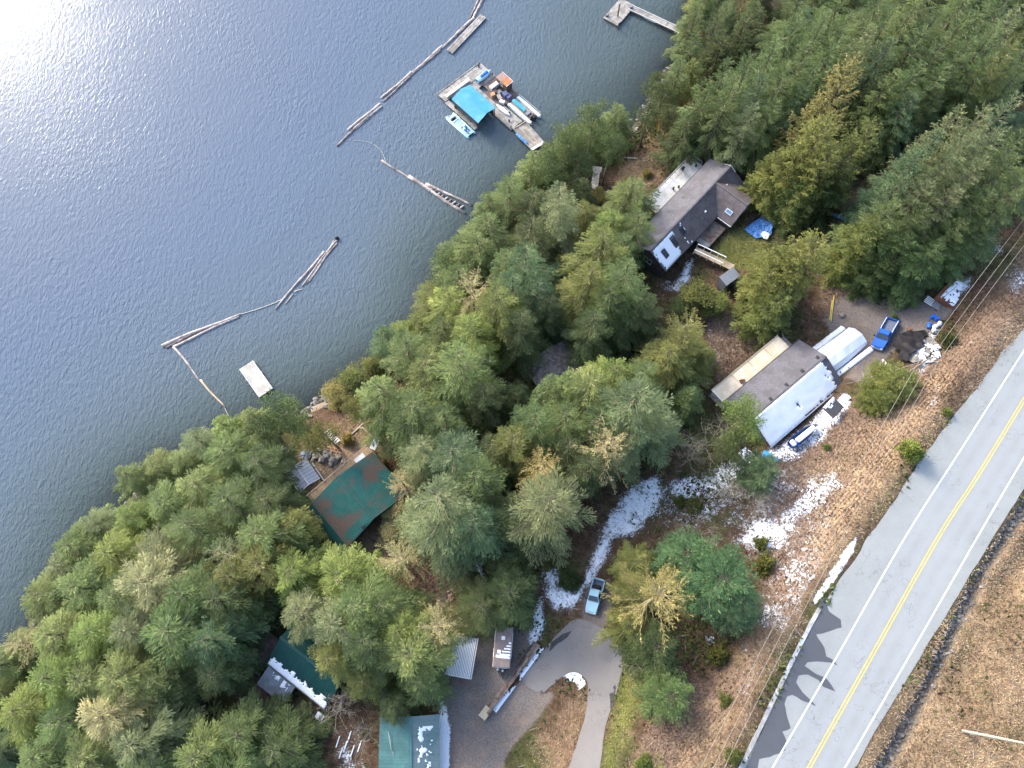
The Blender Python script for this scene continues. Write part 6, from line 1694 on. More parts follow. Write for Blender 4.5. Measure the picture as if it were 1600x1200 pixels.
d_ = f.L(566, 822, 9.2); mb = MB(); mb.tube([(d_.x, d_.y, 4.6), (d_.x, d_.y, 5.3)], .04, 6); mb.rings([[(d_.x + .06, d_.y + r * math.cos(t), 5.4 + r * math.sin(t)) if r > .05 else (d_.x - .05, d_.y + r * math.cos(t), 5.4 + r * math.sin(t)) for t in [k * 2 * math.pi / 12 for k in range(12)]] for r in (.42, .25, .02)], cap=False); mb.build('dish', M_trim, E)
o = empty('garden_table', f.world(-1.0, 4.2, 2.37), f.rz, 'white rectangular table on the deck before the green roof', 'table')
MB().bbox(-.4, .4, -.85, .85, .68, .74, .04).build('tabletop', M_trim, o)
for sx in (-.32, .32):
    for sy in (-.75, .75): MB().box(sx - .03, sx + .03, sy - .03, sy + .03, 0, .68).build('leg', M_trim, o)
fw = Fr('white_screen', (583, 701), (590, 686), 6.9, 4.6, 'tall white panel standing at the far end of the green roofed house deck', 'panel')
MB().slab([(-.2, -.45, 2.6), (fw.len + .3, -.45, 2.6), (fw.len + .3, .45, 2.75), (-.2, .45, 2.75)], .09).build('sheet', M_trim, fw.e)
posts(fw.e, [(0, -.3), (fw.len, -.3), (0, .3), (fw.len, .3)], 2.55, lambda x, y: fw.ground(x, y), .09)
# clear-roofed pavilion
fp = Fr('glazed_pavilion', (463, 729), (481, 755), 6.2, 3.2, 'small pavilion with a clear ribbed gable roof near the lake', 'pavilion')
L = fp.len + .3
for s in (1, -1):
    a, b = ((L, 1.9 * s, 2.3), (-.3, 1.9 * s, 2.3)) if s > 0 else ((-.3, -1.9, 2.3), (L, -1.9, 2.3))
    c, d = ((-.3, .02 * s, 3.0), (L, .02 * s, 3.0)) if s > 0 else ((L, -.02, 3.0), (-.3, -.02, 3.0))
    rib_panels(fp.e, a, b, c, d, 7, M_poly, .03, 'roof_sheet', nr=1)
    for k in range(8):
        t = k / 7; A_1 = Vector(a).lerp(Vector(b), t); D_1 = Vector(d).lerp(Vector(c), t)
        MB().beam(A_1 + Vector((0, 0, .05)), D_1 + Vector((0, 0, .05)), .06, .05).build('glazing_bar', M_trim, fp.e)
MB().beam((-.35, 0, 3.06), (L + .05, 0, 3.06), .16, .06).build('ridge_cap', M_trim, fp.e)
for s in (1, -1): MB().beam((-.35, 1.92 * s, 2.28), (L + .05, 1.92 * s, 2.28), .1, .14).build('fascia', M_trim if s < 0 else M_woodd, fp.e)
posts(fp.e, [(-.2, 1.75), (-.2, -1.75), (L - .1, 1.75), (L - .1, -1.75)], 2.25, lambda x, y: fp.ground(x, y), .13, M_woodd)
MB().box(-.1, L - .2, -1.7, 1.7, -.3, .12).build('floor', M_woodd, fp.e)
mb = MB(); mb.rings([[(L - .12, y, z) for y, z in ((-1.7, 2.2), (1.7, 2.2), (0, 2.85))], [(L - .05, y, z) for y, z in ((-1.7, 2.2), (1.7, 2.2), (0, 2.85))]]); mb.build('gable_frame', M_woodd, fp.e)
fx = Fr('white_post_rail', (484, 724), (503, 752), 4.6, 3.2, 'white rail leaning along the lake pavilion', 'rail')
MB().beam((0, .3, .8), (fx.len, .3, .9), .16, .16).build('rail_beam', M_trim, fx.e); posts(fx.e, [(.2, .3), (fx.len - .2, .3)], .75, lambda x, y: fx.ground(x, y), .1, M_trim)
# terrace things
for i, (u, v, lab) in enumerate(((446, 708, 'dark blue covered heap with a yellow ring, nearest the lake wood'), (479, 711, 'dark blue covered heap beside the ribbed pavilion roof'))):
    pts = [(u + 10 * math.cos(t) * (1 if i else .8), v + 7 * math.sin(t) * (1 if i else 1.3)) for t in [k * math.pi / 5 for k in range(10)]]
    o = crumple('covered_heap', pts, mat('navy_tarp', (.03, .06, .16), .5, .5, 2.5, .3, hue=(.12, .18, .30)), .7, lab, 'covered heap', .25, .1, None, 2.0)
    o['group'] = 'covered heaps on the terrace'
p = G(442, 706, .9); mb = MB(); mb.tube([(.3 * math.cos(t), .3 * math.sin(t), 0) for t in [k * math.pi / 6 for k in range(13)]], .09, 6); o = mb.build('float_ring', M_yelw, None, True); o.location = p; tag(o, 'yellow float ring lying on the dark blue covered heap', 'float ring')
ROCKS = [(495, 714, .75), (505, 718, .9), (515, 712, .7), (522, 720, .8), (510, 706, .55), (530, 715, .6), (500, 704, .5), (518, 726, .5), (489, 720, .45), (538, 722, .5)]
def rockname(i): return ['largest grey boulder on the terrace', 'grey boulder nearest the pavilion', 'grey boulder nearest the firewood'][min(i, 2)]
for i, (u, v, s) in enumerate(ROCKS):
    p = G(u, v); o = MB().ball((0, 0, s * .3), s, s * .75, s * .5, 9, 6, i + 3, .7).build('boulder', M_rock); o.location = p; o.rotation_euler = (0, 0, i)
    tag(o, ['boulder', 'wide boulder', 'pale boulder', 'flat boulder', 'small boulder', 'blunt boulder', 'small rounded boulder', 'squat boulder', 'little boulder', 'low boulder'][i] + ' in the terrace rock group, ' + ['third from the left', 'largest and lowest left of middle', 'in the middle by the split logs', 'right of the largest one', 'uppermost beside the firewood', 'second from the right', 'uppermost on the left', 'lowest of all', 'leftmost by the pavilion', 'rightmost towards the house deck'][i], 'boulder', 'boulders on the terrace')
for i in range(16):
    u = 506 + (i % 8) * 3.4 + rnd.uniform(-1, 1); v = 697 + (i // 8) * 4 + (i % 8) * .9 + rnd.uniform(-.8, .8)
    p = G(u, v); mb = MB(); mb.tube([(-.22, 0, .1), (.22, 0, .1)], [.11, .1], 6); o = mb.build('firewood_log', M_firew); o.location = p + Vector((0, 0, .12 * (i % 3 == 0))); o.rotation_euler = (0, 0, rnd.uniform(0, 3.1)); tag(o, 'short split orange log in the pile on the terrace', 'log', 'split logs piled on the terrace')
fst = Fr('metal_stair', (509, 672), (529, 692), 3.4, 2.4, 'white metal stair frame on the rocky terrace', 'stairs')
for k in range(7): MB().box(fst.len * k / 7, fst.len * k / 7 + .22, -.4, .4, .5 + .06 * k, .55 + .06 * k).build('tread', M_trim, fst.e)
for y in (-.43, .43): MB().beam((0, y, .5), (fst.len, y, .95), .06, .14).build('stringer', M_trim, fst.e)
fence_pole('fallen_log', (566, 668), (590, 690), .16, M_logd, 'dark fallen log below the slim leaning trees', 'log'); fence_pole('fallen_log', (586, 688), (594, 684), .1, M_woodd, 'short dark branch stub beside the fallen log', 'log')
fence_pole('fallen_log', (549, 680), (568, 662), .12, M_logp, 'pale crooked log by the yellow flowering bush', 'log'); fence_pole('driftwood_log', (974, 247), (996, 249), .16, M_logp, 'bleached log lying on the grassy shore slope', 'log')
fso = Fr('shore_float', (484, 637), (508, 627), .5, 0.0, 'tan timber float at the shore half hidden by a slim tree', 'float')
planks(0, fso.len, -2.6, 0, .5, 9, 'y').build('decking', M_woodt, fso.e); MB().box(.1, fso.len - .1, -2.5, -.1, -.1, .42).build('float_log', M_logd, fso.e)
# ------------------------------------------------------------------ lower-left house with the plain green roof
f = Fr('dark_green_roofed_house', (421, 1039), (505, 1107), 8.8, 6.2, 'house with a plain dark green roof and snow along its eave', 'house')
E = f.e; ze, zr = 2.6, 4.6; gw = lambda x, y: f.ground(x, y)
LXe = 10.0
pl = rib_panels(E, (-.5, 0, ze), (LXe, 0, ze), (LXe, 4.0, zr), (-.7, 4.0, zr), 12, M_greenm, .04)
rib_panels(E, (LXe, 8.0, ze), (-.5, 8.0, ze), (-.7, 4.02, zr), (LXe, 4.02, zr), 12, M_greenm, .04)
MB().beam((-.7, 4.01, zr + .05), (LXe, 4.01, zr + .05), .4, .05).build('ridge_cap', M_greenm, E)
gable_walls(E, 0, LXe - .5, .5, 7.5, gw, ze + .05, zr - .3, M_wallb)
MB().beam((-.5, -.06, ze - .06), (LXe, -.06, ze - .06), .12, .12).build('gutter', M_woodd, E)
kz = (zr - ze) / 4.0
snow_cover(E, -.3, LXe - .1, .03, 1.9, lambda x, y: ze + y * kz + .05, lambda x, y: 1.15 - y * .62 + .1 * math.sin(x * 2.3), .15, .08, seed=31)
for x in (3, 7.5): window(E, (x, .5, 1.0), 1.2, 1.0, '-y')
window(E, (0, 5.4, 1.2), 1.3, 1.1, '-x'); door(E, (5.4, .5, .3), '-y')
fl_ = empty('lean_to', f.world(0, 0, 0), f.rz, 'grey ribbed lean-to roof on posts in front of the dark green roof', 'shelter')
pl = rib_panels(fl_, (.0, -3.0, 1.9), (4.8, -3.0, 1.9), (4.75, -.2, 2.25), (-.1, -.2, 2.25), 9, M_greym, .035)
posts(fl_, [(.2, -2.8), (4.6, -2.8), (.2, -.5), (4.6, -.5)], 1.88, gw, .11, M_woodd)
for a in ((1.0, 2.3, -1.0, -.35), (2.9, 4.0, -1.4, -.4)): snow_cover(fl_, *a, lambda x, y: 2.25 + (y + .2) * .125 + .05, lambda x, y: .6, .13, .05, seed=33 + a[0])
fd = empty('side_deck', f.world(0, 0, 0), f.rz, 'shaded dark deck at the end of the dark green roofed house', 'deck')
planks(-4.2, -1.2, -1.3, 3.0, .75, 14, 'y').build('decking', M_woodd, fd); posts(fd, [(-4.1, -1.2), (-4.1, 2.9), (-1.4, -1.2)], .69, gw, .12, M_woodd); rail(fd, [(-4.15, -1.2), (-4.15, 2.9)], .76, .9, M_woodd); 
fence_pole('pole', (391, 1043), (406, 1055), .09, M_trim, 'white pole lying on red ground beside the lean-to', 'pole')
p = G(501, 1119); o = empty('storage_box', p, f.rz, 'pale box dusted with snow below the dark green roof corner', 'box'); MB().bbox(-.55, .55, -.4, .4, 0, .6, .04).build('body', M_pale, o); MB().bbox(-.6, .6, -.45, .45, .603, .7, .05).build('lid', M_snow, o)
# ------------------------------------------------------------------ teal-roofed cabin at the bottom
f = Fr('teal_roofed_cabin', (641, 1121), (641, 1200), 13.0, 9.0, 'cabin with a flat toned teal metal roof by the gravel yard', 'cabin')
E = f.e; gw = lambda x, y: f.ground(x, y); zr, ze = 4.0, 2.7
rib_panels(E, (-.2, -4.2, ze), (11, -4.4, ze), (11, -.02, zr), (-.1, -.02, zr), 14, M_teal, .025)
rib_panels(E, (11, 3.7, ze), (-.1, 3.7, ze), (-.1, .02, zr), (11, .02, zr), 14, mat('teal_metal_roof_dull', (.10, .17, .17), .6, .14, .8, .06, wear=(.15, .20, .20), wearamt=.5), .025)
MB().beam((-.15, 0, zr + .05), (11, 0, zr + .05), .4, .05).build('ridge_cap', M_teal, E)
gable_walls(E, .3, 10.6, -3.8, 3.3, gw, ze + .05, zr - .25, M_wallb, 0)
window(E, (.3, -1.6, 1.0), 1.2, 1.0, '-x'); window(E, (3, 3.3, 1.0), 1.2, 1.0, '+y'); door(E, (6.5, 3.3, .2), '+y')
snow_cover(E, 1.2, 7, .8, 2.9, lambda x, y: zr - y * (zr - ze) / 3.7 + .05, lambda x, y: .40, .14, .04, seed=41)
mb = MB()
fb_ = f.L(606, 1143, 12.6); fe_ = f.L(628, 1160, 12.6)
o = MB().tube([(0, 0, .0), (.8, .5, .06), (1.7, .9, .08), (2.5, 1.6, .02)], [.05, .05, .04, .02], 6).build('fallen_branch', M_logp); o.location = f.world(fb_.x, fb_.y, 3.42); o.rotation_euler = (0, .0, f.rz - .3); tag(o, 'bare curved branch fallen on the teal cabin roof', 'branch')
# ------------------------------------------------------------------ slatted carport, trailer home, log wall
f = Fr('carport', (706, 998), (696, 1052), 12.0, 9.0, 'carport roofed with white striped corrugated sheets beside the gravel', 'carport')
E = f.e; gw = lambda x, y: f.ground(x, y)
mb = MB(); mb.slab([(-.6, -.05, 2.5), (4.6, -.05, 2.5), (4.6, 3.5, 2.7), (-.6, 3.5, 2.7)], .05); mb.build('roof_sheet', M_grey, E)
for k in range(15):
    y = .06 + 3.35 * k / 15
    MB().box(-.6, 4.6, y, y + .115, 2.5 + y * .057 + .002, 2.5 + y * .057 + .08).build('roof_rib', M_trim, E)
for a in (((-.65, -.1, 2.5), (4.65, -.1, 2.5)), ((4.63, -.1, 2.5), (4.63, 3.5, 2.7)), ((-.65, 3.53, 2.7), (4.65, 3.53, 2.7))): MB().beam(*a, .08, .14).build('fascia', M_trim, E)
posts(E, [(-.4, .1), (4.4, .1), (-.4, 3.3), (4.4, 3.3)], 2.44, gw, .12)
f = Fr('travel_trailer', (774, 981), (769, 1037.6), 13.0, 10.1, 'cream travel trailer with a dull brown roof streaked with snow', 'travel trailer')
E = f.e; L = 5.0
MB().bbox(-.3, L, .05, 2.42, .55, 2.75, .1).build('body', M_cream, E)
MB().bbox(-.27, L - .03, .08, 2.39, 2.752, 2.86, .12).build('roof', M_brownr, E)
for x, y in ((1.2, 1.2), (3.0, .8)): MB().bbox(x - .25, x + .25, y - .25, y + .25, 2.862, 2.98, .04).build('roof_vent', M_trim, E)
for x in (1.0, 3.2): window(E, (x, 2.42, 1.5), 1.0, .6, '+y'); window(E, (x, .05, 1.5), 1.0, .6, '-y')
window(E, (L, 1.2, 1.5), 1.3, .7, '+x'); door(E, (2.1, 2.42, .6), '+y', M_trim)
for x in (1.6, 2.4):
    for y in (.12, 2.35): 
        w0 = MB().tube([(x, y - .09, .32), (x, y + .09, .32)], .33, 12).build('wheel', M_black, E); MB().tube([(x, y - .1, .32), (x, y + .1, .32)], .17, 8).build('rim', M_steel, w0)
mb = MB(); mb.beam((L, .5, .55), (L + 1.2, 1.23, .5), .09, .1); mb.beam((L, 1.95, .55), (L + 1.2, 1.23, .5), .09, .1); mb.build('drawbar', M_black, E)
for x, y in ((L + .3, .75), (L + .42, 1.45)):
    g_ = MB(); g_.tube([(x, y, .55), (x, y, .62), (x, y, 1.0), (x, y, 1.08)], [.12, .17, .17, .1], 10); g_.build('gas_bottle', M_trim, E); 
for k in range(6): snow_cover(E, 1.7 + k * .38, 1.9 + k * .38, 2.0 - k * .28, 2.35, lambda x, y: 2.863, lambda x, y: .75, .1, .04, seed=44 + k)
snow_cover(E, 3.4, 3.75, .4, 2.3, lambda x, y: 2.863, lambda x, y: .7, .1, .04, seed=51)
f = Fr('retaining_wall', (757, 1112), (838, 1003), 11.6, 10.4, 'long timber retaining wall with snow along its top beside the hairpin', 'wall')
E = f.e; L = f.len; nT = 5
for c in range(4):
    for k in range(nT):
        a = L * k / nT; b = L * (k + 1) / nT - .03; off = -.2 * c
        zg = lambda x: f.ground(x, -.3)
        mb = MB(); mb.beam((a, off - .02, zg(a) + .25 + .33 * (c > 1) + .02 * (k % 2)), (b, off - .02, zg(b) + .25 + .33 * (c > 1) + .02 * (k % 2)), .19, .42 + .3 * (c > 1)); mb.build('timber', M_woodb if (k + c) % 3 else M_woodd, E)
mb = MB(); mb.box(-.9, .7, -.75, .35, f.ground(0, 0) - .3, f.ground(0, 0) + .75); mb.build('end_block', M_woodt, E)
snow_cover(E, .8, L, -1.35, -.72, lambda x, y: f.ground(x, y) + .1, lambda x, y: .62 + .25 * math.sin(x * .9), .15, .06, seed=61)
rail(E, [(L * .62, .3), (L * .98, .3)], f.ground(L * .8, .3) + .5, .5, M_wall, 1.4)
# woodpile and stump by the red bank
for i in range(14):
    p = G(708 + rnd.uniform(-7, 9), 930 + rnd.uniform(-9, 9)); mb = MB(); mb.tube([(-.25, 0, .12), (.25, 0, .14)], [.12, .11], 6); o = mb.build('firewood_log', M_logp if i % 2 else M_firew); o.location = p; o.rotation_euler = (0, 0, rnd.uniform(0, 3.1)); tag(o, 'cut log in the loose heap on the bare red bank', 'log', 'cut logs heaped on the red bank')
fence_pole('fallen_log', (655, 884), (672, 862), .17, M_logp, 'pale fallen log at the edge of the bare red bank', 'log')
fence_pole('fallen_log', (742, 876), (758, 908), .2, M_snow, 'snow covered log lying beside the bare red bank', 'log')
# snowy slats in the thicket below
for i, (u, v) in enumerate(((528, 1158), (540, 1165), (551, 1172), (562, 1165), (546, 1150), (533, 1175))):
    fence_pole('board', (u - 3, v + 10), (u + 3, v - 8), .09, M_snow, ['snowy board leftmost in the thicket beside the teal cabin', 'snowy board second from the left in the thicket by the cabin', 'snowy board third from the left in the thicket by the cabin', 'snowy board nearest the teal cabin wall', 'snowy board uppermost in the thicket by the cabin', 'snowy board lowest in the thicket by the cabin'][i], 'board', 'snowy boards in the thicket')
# ------------------------------------------------------------------ half-hidden buildings in the wood
f = Fr('shingled_cabin', (853, 551), (893, 603), 10.5, 7.0, 'dark shingled cabin roof half hidden by tall firs', 'cabin')
E = f.e; gw = lambda x, y: f.ground(x, y)
M_sh2 = mat('shingle_old', (.10, .085, .08), .95, .4, 3, .5, stretch=(.4, 3, 1), wear=(.20, .175, .16), wearamt=.4, wscale=1.5)
for k in range(8):
    t0, t1 = k / 8, (k + 1) / 8 + .015
    for s, nm in ((-1, 'shingle_course'), (1, 'shingle_course')):
        a = s * 4.2 * (1 - t0); b = s * 4.2 * (1 - t1); za = 2.5 + 1.5 * t0 + .03; zb = 2.5 + 1.5 * t1
        pts = [(-.3, a, za), (7, a, za), (7, b, zb), (-.3, b, zb)]
        MB().slab(pts if s < 0 else pts[::-1], .06).build(nm, M_sh2, E)
gable_walls(E, 0, 6.6, -3.8, 3.8, gw, 2.5, 3.8, M_wallb)
window(E, (0, 0, 1.0), 1.2, 1, '-x')
f = Fr('dark_cabin', (1128, 205), (1150, 178), 9.0, 5.6, 'dark roofed cabin in deep shade among bare trunks', 'cabin')
E = f.e; gw = lambda x, y: f.ground(x, y)
for s in (1, -1):
    pts = [(-.3, -2.9 * s, 2.4), (5.5, -2.9 * s, 2.4), (5.5, 0, 3.6), (-.3, 0, 3.6)]
    MB().slab(pts if s > 0 else pts[::-1], .12).build('roof_slope', mat('dark_roll_roof', (.035, .033, .04), .85, .25, 3, .2), E)
gable_walls(E, 0, 5.2, -2.5, 2.5, gw, 2.4, 3.45, M_wall); window(E, (0, 0, 1), 1.1, .9, '-x')
snow_cover(E, 2.8, 4.2, -1.8, -.6, lambda x, y: 3.6 + y * .414 + .01, lambda x, y: .42, .15, .05, seed=71)
f = Fr('turquoise_roofed_shed', (241, 1186), (287, 1160), 7.4, 4.8, 'shed with a turquoise roof showing through the lower left trees', 'shed')
E = f.e; gw = lambda x, y: f.ground(x, y); Lq = f.len
rib_panels(E, (0, -3.6, 2.4), (Lq, -3.6, 2.4), (Lq, 0, 2.75), (0, 0, 2.75), 7, mat('turquoise_roof', (.01, .26, .36), .5, .15, 1, .05), .03)
for a in ((.2, Lq - .2, -3.4, -3.28), (.2, Lq - .2, -.35, -.2)): MB().box(a[0], a[1], a[2], a[3], -.8, 2.34).build('wall', M_wallb, E)
crumple('blue_tarp', [(884, 384), (893, 378), (902, 382), (903, 400), (898, 413), (888, 408)], M_tarpb, .9, 'blue tarp over a pile deep between the tall firs', 'tarp', .3, .15)

# ------------------------------------------------------------------ floating docks
def D_(x, y): return (660 + x / 7.273, 80 + y / 7.273)
f = Fr('floating_dock', D_(340, 545), D_(640, 815), 3.2, 0.0, 'large weathered floating dock round the blue roofed boathouse', 'dock')
E = f.e
planks(-5.0, -2.3, .0, 11.5, .45, 14, 'x').build('decking', M_wood, E)
planks(-2.27, -.35, 7.0, 11.6, .45, 8, 'x').build('decking', M_wood, E)
planks(-.32, 1.25, 8.1, 11.6, .40, 10, 'y').build('decking', mat('brown_boards', (.20, .145, .125), .9, .3, 2, .2), E)
planks(-2.27, 11.3, 4.95, 7.0, .46, 52, 'y').build('decking', M_wood, E)
planks(1.28, 6.2, 7.05, 11.9, .38, 22, 'y').build('decking', mat('dark_boards', (.15, .115, .11), .9, .35, 2, .2), E)
planks(6.25, 11.3, 7.03, 7.9, .45, 20, 'y').build('decking', M_wood, E)
planks(-2.27, 6.5, -.25, .75, .45, 34, 'y').build('decking', M_wood, E)
mb = MB()
for y in (.5, 4, 7.5, 11): mb.tube([(-5.0, y, .05), (-2.4, y, .05)], .28, 8)
for y in (5.3, 6.6): mb.tube([(-2.2, y, .05), (11.2, y, .05)], .28, 8)
mb.tube([(-2.2, .25, .05), (6.4, .25, .05)], .25, 8); mb.build('float_logs', M_logd, E)
for x in (-4.9, -2.4): MB().beam((x, .0, .5), (x, 11.5, .5), .14, .12).build('edge_rail', M_wood, E)
for x, y in ((-4.7, 11.1), (-1.0, 11.3), (6.3, .6), (11.0, 5.2), (5.2, 5.2)): MB().tube([(x, y, .45), (x, y, 1.0)], .11, 8).build('mooring_post', M_woodd, E)
fb = empty('boathouse', f.world(0, 0, .46), f.rz, 'open ended boathouse with a bright blue metal roof', 'boathouse')
rib_panels(fb, (-.3, .0, 2.5), (7.4, .0, 2.5), (7.25, 2.48, 3.2), (-.4, 2.48, 3.2), 8, M_bluem, .02)
rib_panels(fb, (7.1, 4.95, 2.5), (-.4, 4.95, 2.5), (-.4, 2.5, 3.2), (7.25, 2.5, 3.2), 8, M_bluem, .02)
MB().beam((-.4, 2.49, 3.24), (7.25, 2.49, 3.24), .3, .04).build('ridge_cap', M_bluem, fb)
MB().box(-.05, .07, .3, 4.7, 0, 2.45).build('wall', M_wall, fb)
for y in (.3, 4.62): MB().box(.08, 6.6, y - .05, y + .05, .9 if y < 1 else 0, 2.42).build('wall', M_wall, fb)
posts(fb, [(x, y) for x in (.2, 2.4, 4.6, 6.7) for y in (.45, 4.9 - .1)], 2.4, lambda x, y: .3, .12, M_woodd)
mb = MB(); mb.beam((6.72, .3, 2.3), (6.72, 4.8, 2.3), .1, .25); mb.build('lintel', M_woodd, fb)
r, ri = boat_hull(5.2, 1.9, .7, M_hull, None)
e = empty('motor_boat', f.world(3.4, 2.5, -.1), f.rz, 'dark boat moored under the blue boathouse roof', 'boat')
mb = MB(); mb.rings(r, close=False, cap=False); mb.rings([[(x, y, z) for x, y, z in q][::-1] for q in ri], close=False, cap=False); mb.build('hull', M_wall, e)
MB().box(-1.2, .3, -.6, .6, .45, .52).build('seat', M_black, e)
e = empty('storage_bench', f.world(-2.95, 3.9, .46), f.rz, 'long cream box bench along the outer dock edge of the boathouse', 'bench')
MB().bbox(-.28, .28, -3.1, 3.0, 0, .45, .05).build('box', M_cream, e); MB().bbox(-.33, .33, -3.14, 3.04, .452, .52, .05).build('lid', M_cream, e)
# covered runabout on the far dock corner
e = empty('covered_runabout', f.world(-1.6, 9.6, .5), f.rz + math.pi / 2, 'small boat under a pale and dark blue cover at the far dock corner', 'boat')
r, ri = boat_hull(3.9, 1.35, .55, M_pale, None)
mb = MB(); mb.rings(r, close=False, cap=False); mb.build('hull', M_pale, e)
mb = MB(); mb.rings([[(x * .96, y * .9, .55 + (.28 - .06 * abs(x)) * (1 - abs(t))) for (x, y, z), t in zip(q, (-1, -.5, 0, .5, 1))] for q in r], close=False, cap=False); mb.build('cover', M_pale, e, True)
MB().bbox(-.9, 1.0, -.22, .26, .72, 1.0, .1).build('cover_flap', M_blued, e)
# shack with orange roof
e = empty('dock_shack', f.world(1.35, 10.2, .4), f.rz, 'little dock shack with a half orange half brown roof', 'shack')
MB().box(.05, 2.95, .05, 1.55, 0, 1.9).build('wall', M_wallb, e)
MB().slab([(-.05, -.05, 2.0), (1.35, -.05, 2.0), (1.35, 1.65, 2.12), (-.05, 1.65, 2.12)], .08).build('roof_panel', mat('brown_sheet', (.32, .20, .16), .8, .2), e)
MB().slab([(1.36, -.05, 2.0), (3.05, -.05, 2.0), (3.05, 1.65, 2.12), (1.36, 1.65, 2.12)], .08).build('roof_panel', M_orange, e)
window(e, (1.5, .05, .9), .7, .6, '-y'); MB().beam((3.08, -.1, 2.02), (3.08, 1.7, 2.15), .06, .1).build('trim', M_trim, e); MB().beam((-.08, 1.7, 2.13), (3.1, 1.7, 2.13), .06, .1).build('trim', M_trim, e)
e = empty('dock_box', f.world(1.65, 9.3, .4), f.rz, 'white oblong dock box beside the orange roofed shack', 'box'); MB().bbox(-.38, .38, -.9, 1.0, 0, .75, .05).build('box', M_trim, e); MB().bbox(-.42, .42, -.95, 1.05, .753, .85, .06).build('lid', M_hull, e)
# things on the dark float
CL = [(2.6, 8.6, .5, .4, .6, M_woodd, 'crate'), (3.3, 9.1, .35, .5, .5, M_grey, 'crate'), (3.0, 7.8, .4, .4, .7, M_firew, 'crate'), (4.2, 8.4, .6, .4, .45, M_wood, 'crate'), (4.6, 9.6, .5, .5, .8, mat('slate_blue', (.10, .13, .22), .6), 'crate'), (5.4, 8.0, .5, .35, .5, M_trim, 'crate'), (5.3, 9.8, .45, .5, .6, mat('violet_grey', (.20, .18, .30), .6), 'crate')]
LB = ['dark crate nearest the white dock box', 'grey crate in the clutter before the shack', 'orange brown crate at the walkway edge of the clutter', 'low pale crate in the middle of the dock clutter', 'slate blue crate beside the shack wall', 'white crate by the head of the pontoon boat', 'violet grey crate at the head of the pontoon boat']
for (x, y, a, b, h, m, c), lab in zip(CL, LB):
    e = empty('crate', f.world(x, y, .39), f.rz + rnd.uniform(-.4, .4), lab, 'crate', 'crates cluttering the dark float')
    MB().box(-a, a, -b, b, 0, h).build('box', m, e)
    for k in range(3): MB().box(-a - .015, a + .015, -b + 2 * b * (k + .1) / 3, -b + 2 * b * (k + .9) / 3, h + .002, h + .03).build('slat', m, e)
# pontoon boat
e = empty('pontoon_boat', f.world(9.6, 9.9, 0), f.rz, 'white pontoon boat with teal canopy moored along the dock', 'boat')
for y in (-1.15, 1.3):
    mb = MB(); mb.tube([(-3.2, y, .15), (2.9, y, .15), (3.5, y, .3)], [.33, .33, .06], 12); mb.build('pontoon', M_hull, e, True)
    MB().box(-3.0, 3.2, y - .3, y + .3, .45, .62).build('side_deck', M_hull, e)
MB().box(-3.0, 2.4, -.84, .98, .42, .5).build('deck', M_wood, e)
mb = MB(); mb.rings([[(x, -.5 + .8 * k / 6, .95 + .22 * math.sin(k / 6 * math.pi) + .05 * math.sin(x * 5)) for k in range(7)] for x in np.linspace(-2.9, .6, 8)], close=False, cap=False); mb.build('canopy', M_tarpt, e, True)
for x in (-2.6, .4):
    for y in (-.45, .28): MB().box(x - .03, x + .03, y - .03, y + .03, .5, 1.0).build('canopy_pole', M_steel, e)
MB().bbox(.9, 1.7, -.6, .6, .5, .95, .08).build('console', M_grey, e); MB().bbox(1.9, 2.4, -.4, .7, .5, .8, .08).build('seat', M_woodd, e)
MB().bbox(2.75, 3.2, -.25, .35, .2, 1.1, .1).build('outboard_motor', M_black, e)
for y in (-1.45, 1.6): 
    mb = MB(); mb.tube([(-2.9, y, 1.1), (3.0, y, 1.1)], .03, 5)
    for x in (-2.9, -1, 1, 3.0): mb.tube([(x, y, .6), (x, y, 1.1)], .025, 5)
    mb.build('guard_rail', M_trim, e)
# pale blue raft on the other side
e = empty('work_raft', f.world(3.7, -1.35, 0), f.rz, 'pale blue pontoon raft tied outside the boathouse finger', 'raft')
for y in (-.9, .75): MB().tube([(-3.1, y, .12), (3.0, y, .12), (3.4, y, .2)], [.26, .26, .08], 10).build('pontoon', M_pale, e, True)
for i in range(8):
    if i in (1,): continue
    MB().box(-2.9 + i * .75, -2.9 + i * .75 + .66, -.75, .62, .36, .43).build('deck_board', M_pale, e)
mb = MB(); mb.box(-2.3, -1.4, -.5, .4, .05, .1); mb.build('engine_well', M_black, e)
for x in (-2.35, -1.4): MB().beam((x, -1.0, .55), (x, .9, .55), .1, .1).build('cross_frame', M_trim, e)
for i in range(7): MB().bbox(.6 + (i % 4) * .55, .95 + (i % 4) * .55, -.5 + .55 * (i // 4), -.15 + .55 * (i // 4), .432, .65 + .1 * (i % 3), .05).build('deck_box', [M_grey, M_trim, M_blued][i % 3], e)
MB().beam((-3.3, -1.3, .5), (-2.9, -.2, .5), .08, .08).build('pole', M_trim, e)
e = canoe('dinghy', D_(840, 610), D_(1000, 742), .95, .38, M_hull, 'white upturned dinghy on the dock beside the blue roof', 'dinghy', z=.5)
def dock_pole(name, x0_, y0_, x1_, y1_, z, r, m, label, cat):
    a = f.world(x0_, y0_, z); b = f.world(x1_, y1_, z); o = MB().tube([(a - b) / 2, (b - a) / 2], r, 6).build(name, m); o.location = (a + b) / 2; tag(o, label, cat)
dock_pole('plank', 5.6, 5.3, 9.6, 5.15, .52, .06, M_woodt, 'thin tan plank along the edge of the dock walkway', 'plank')
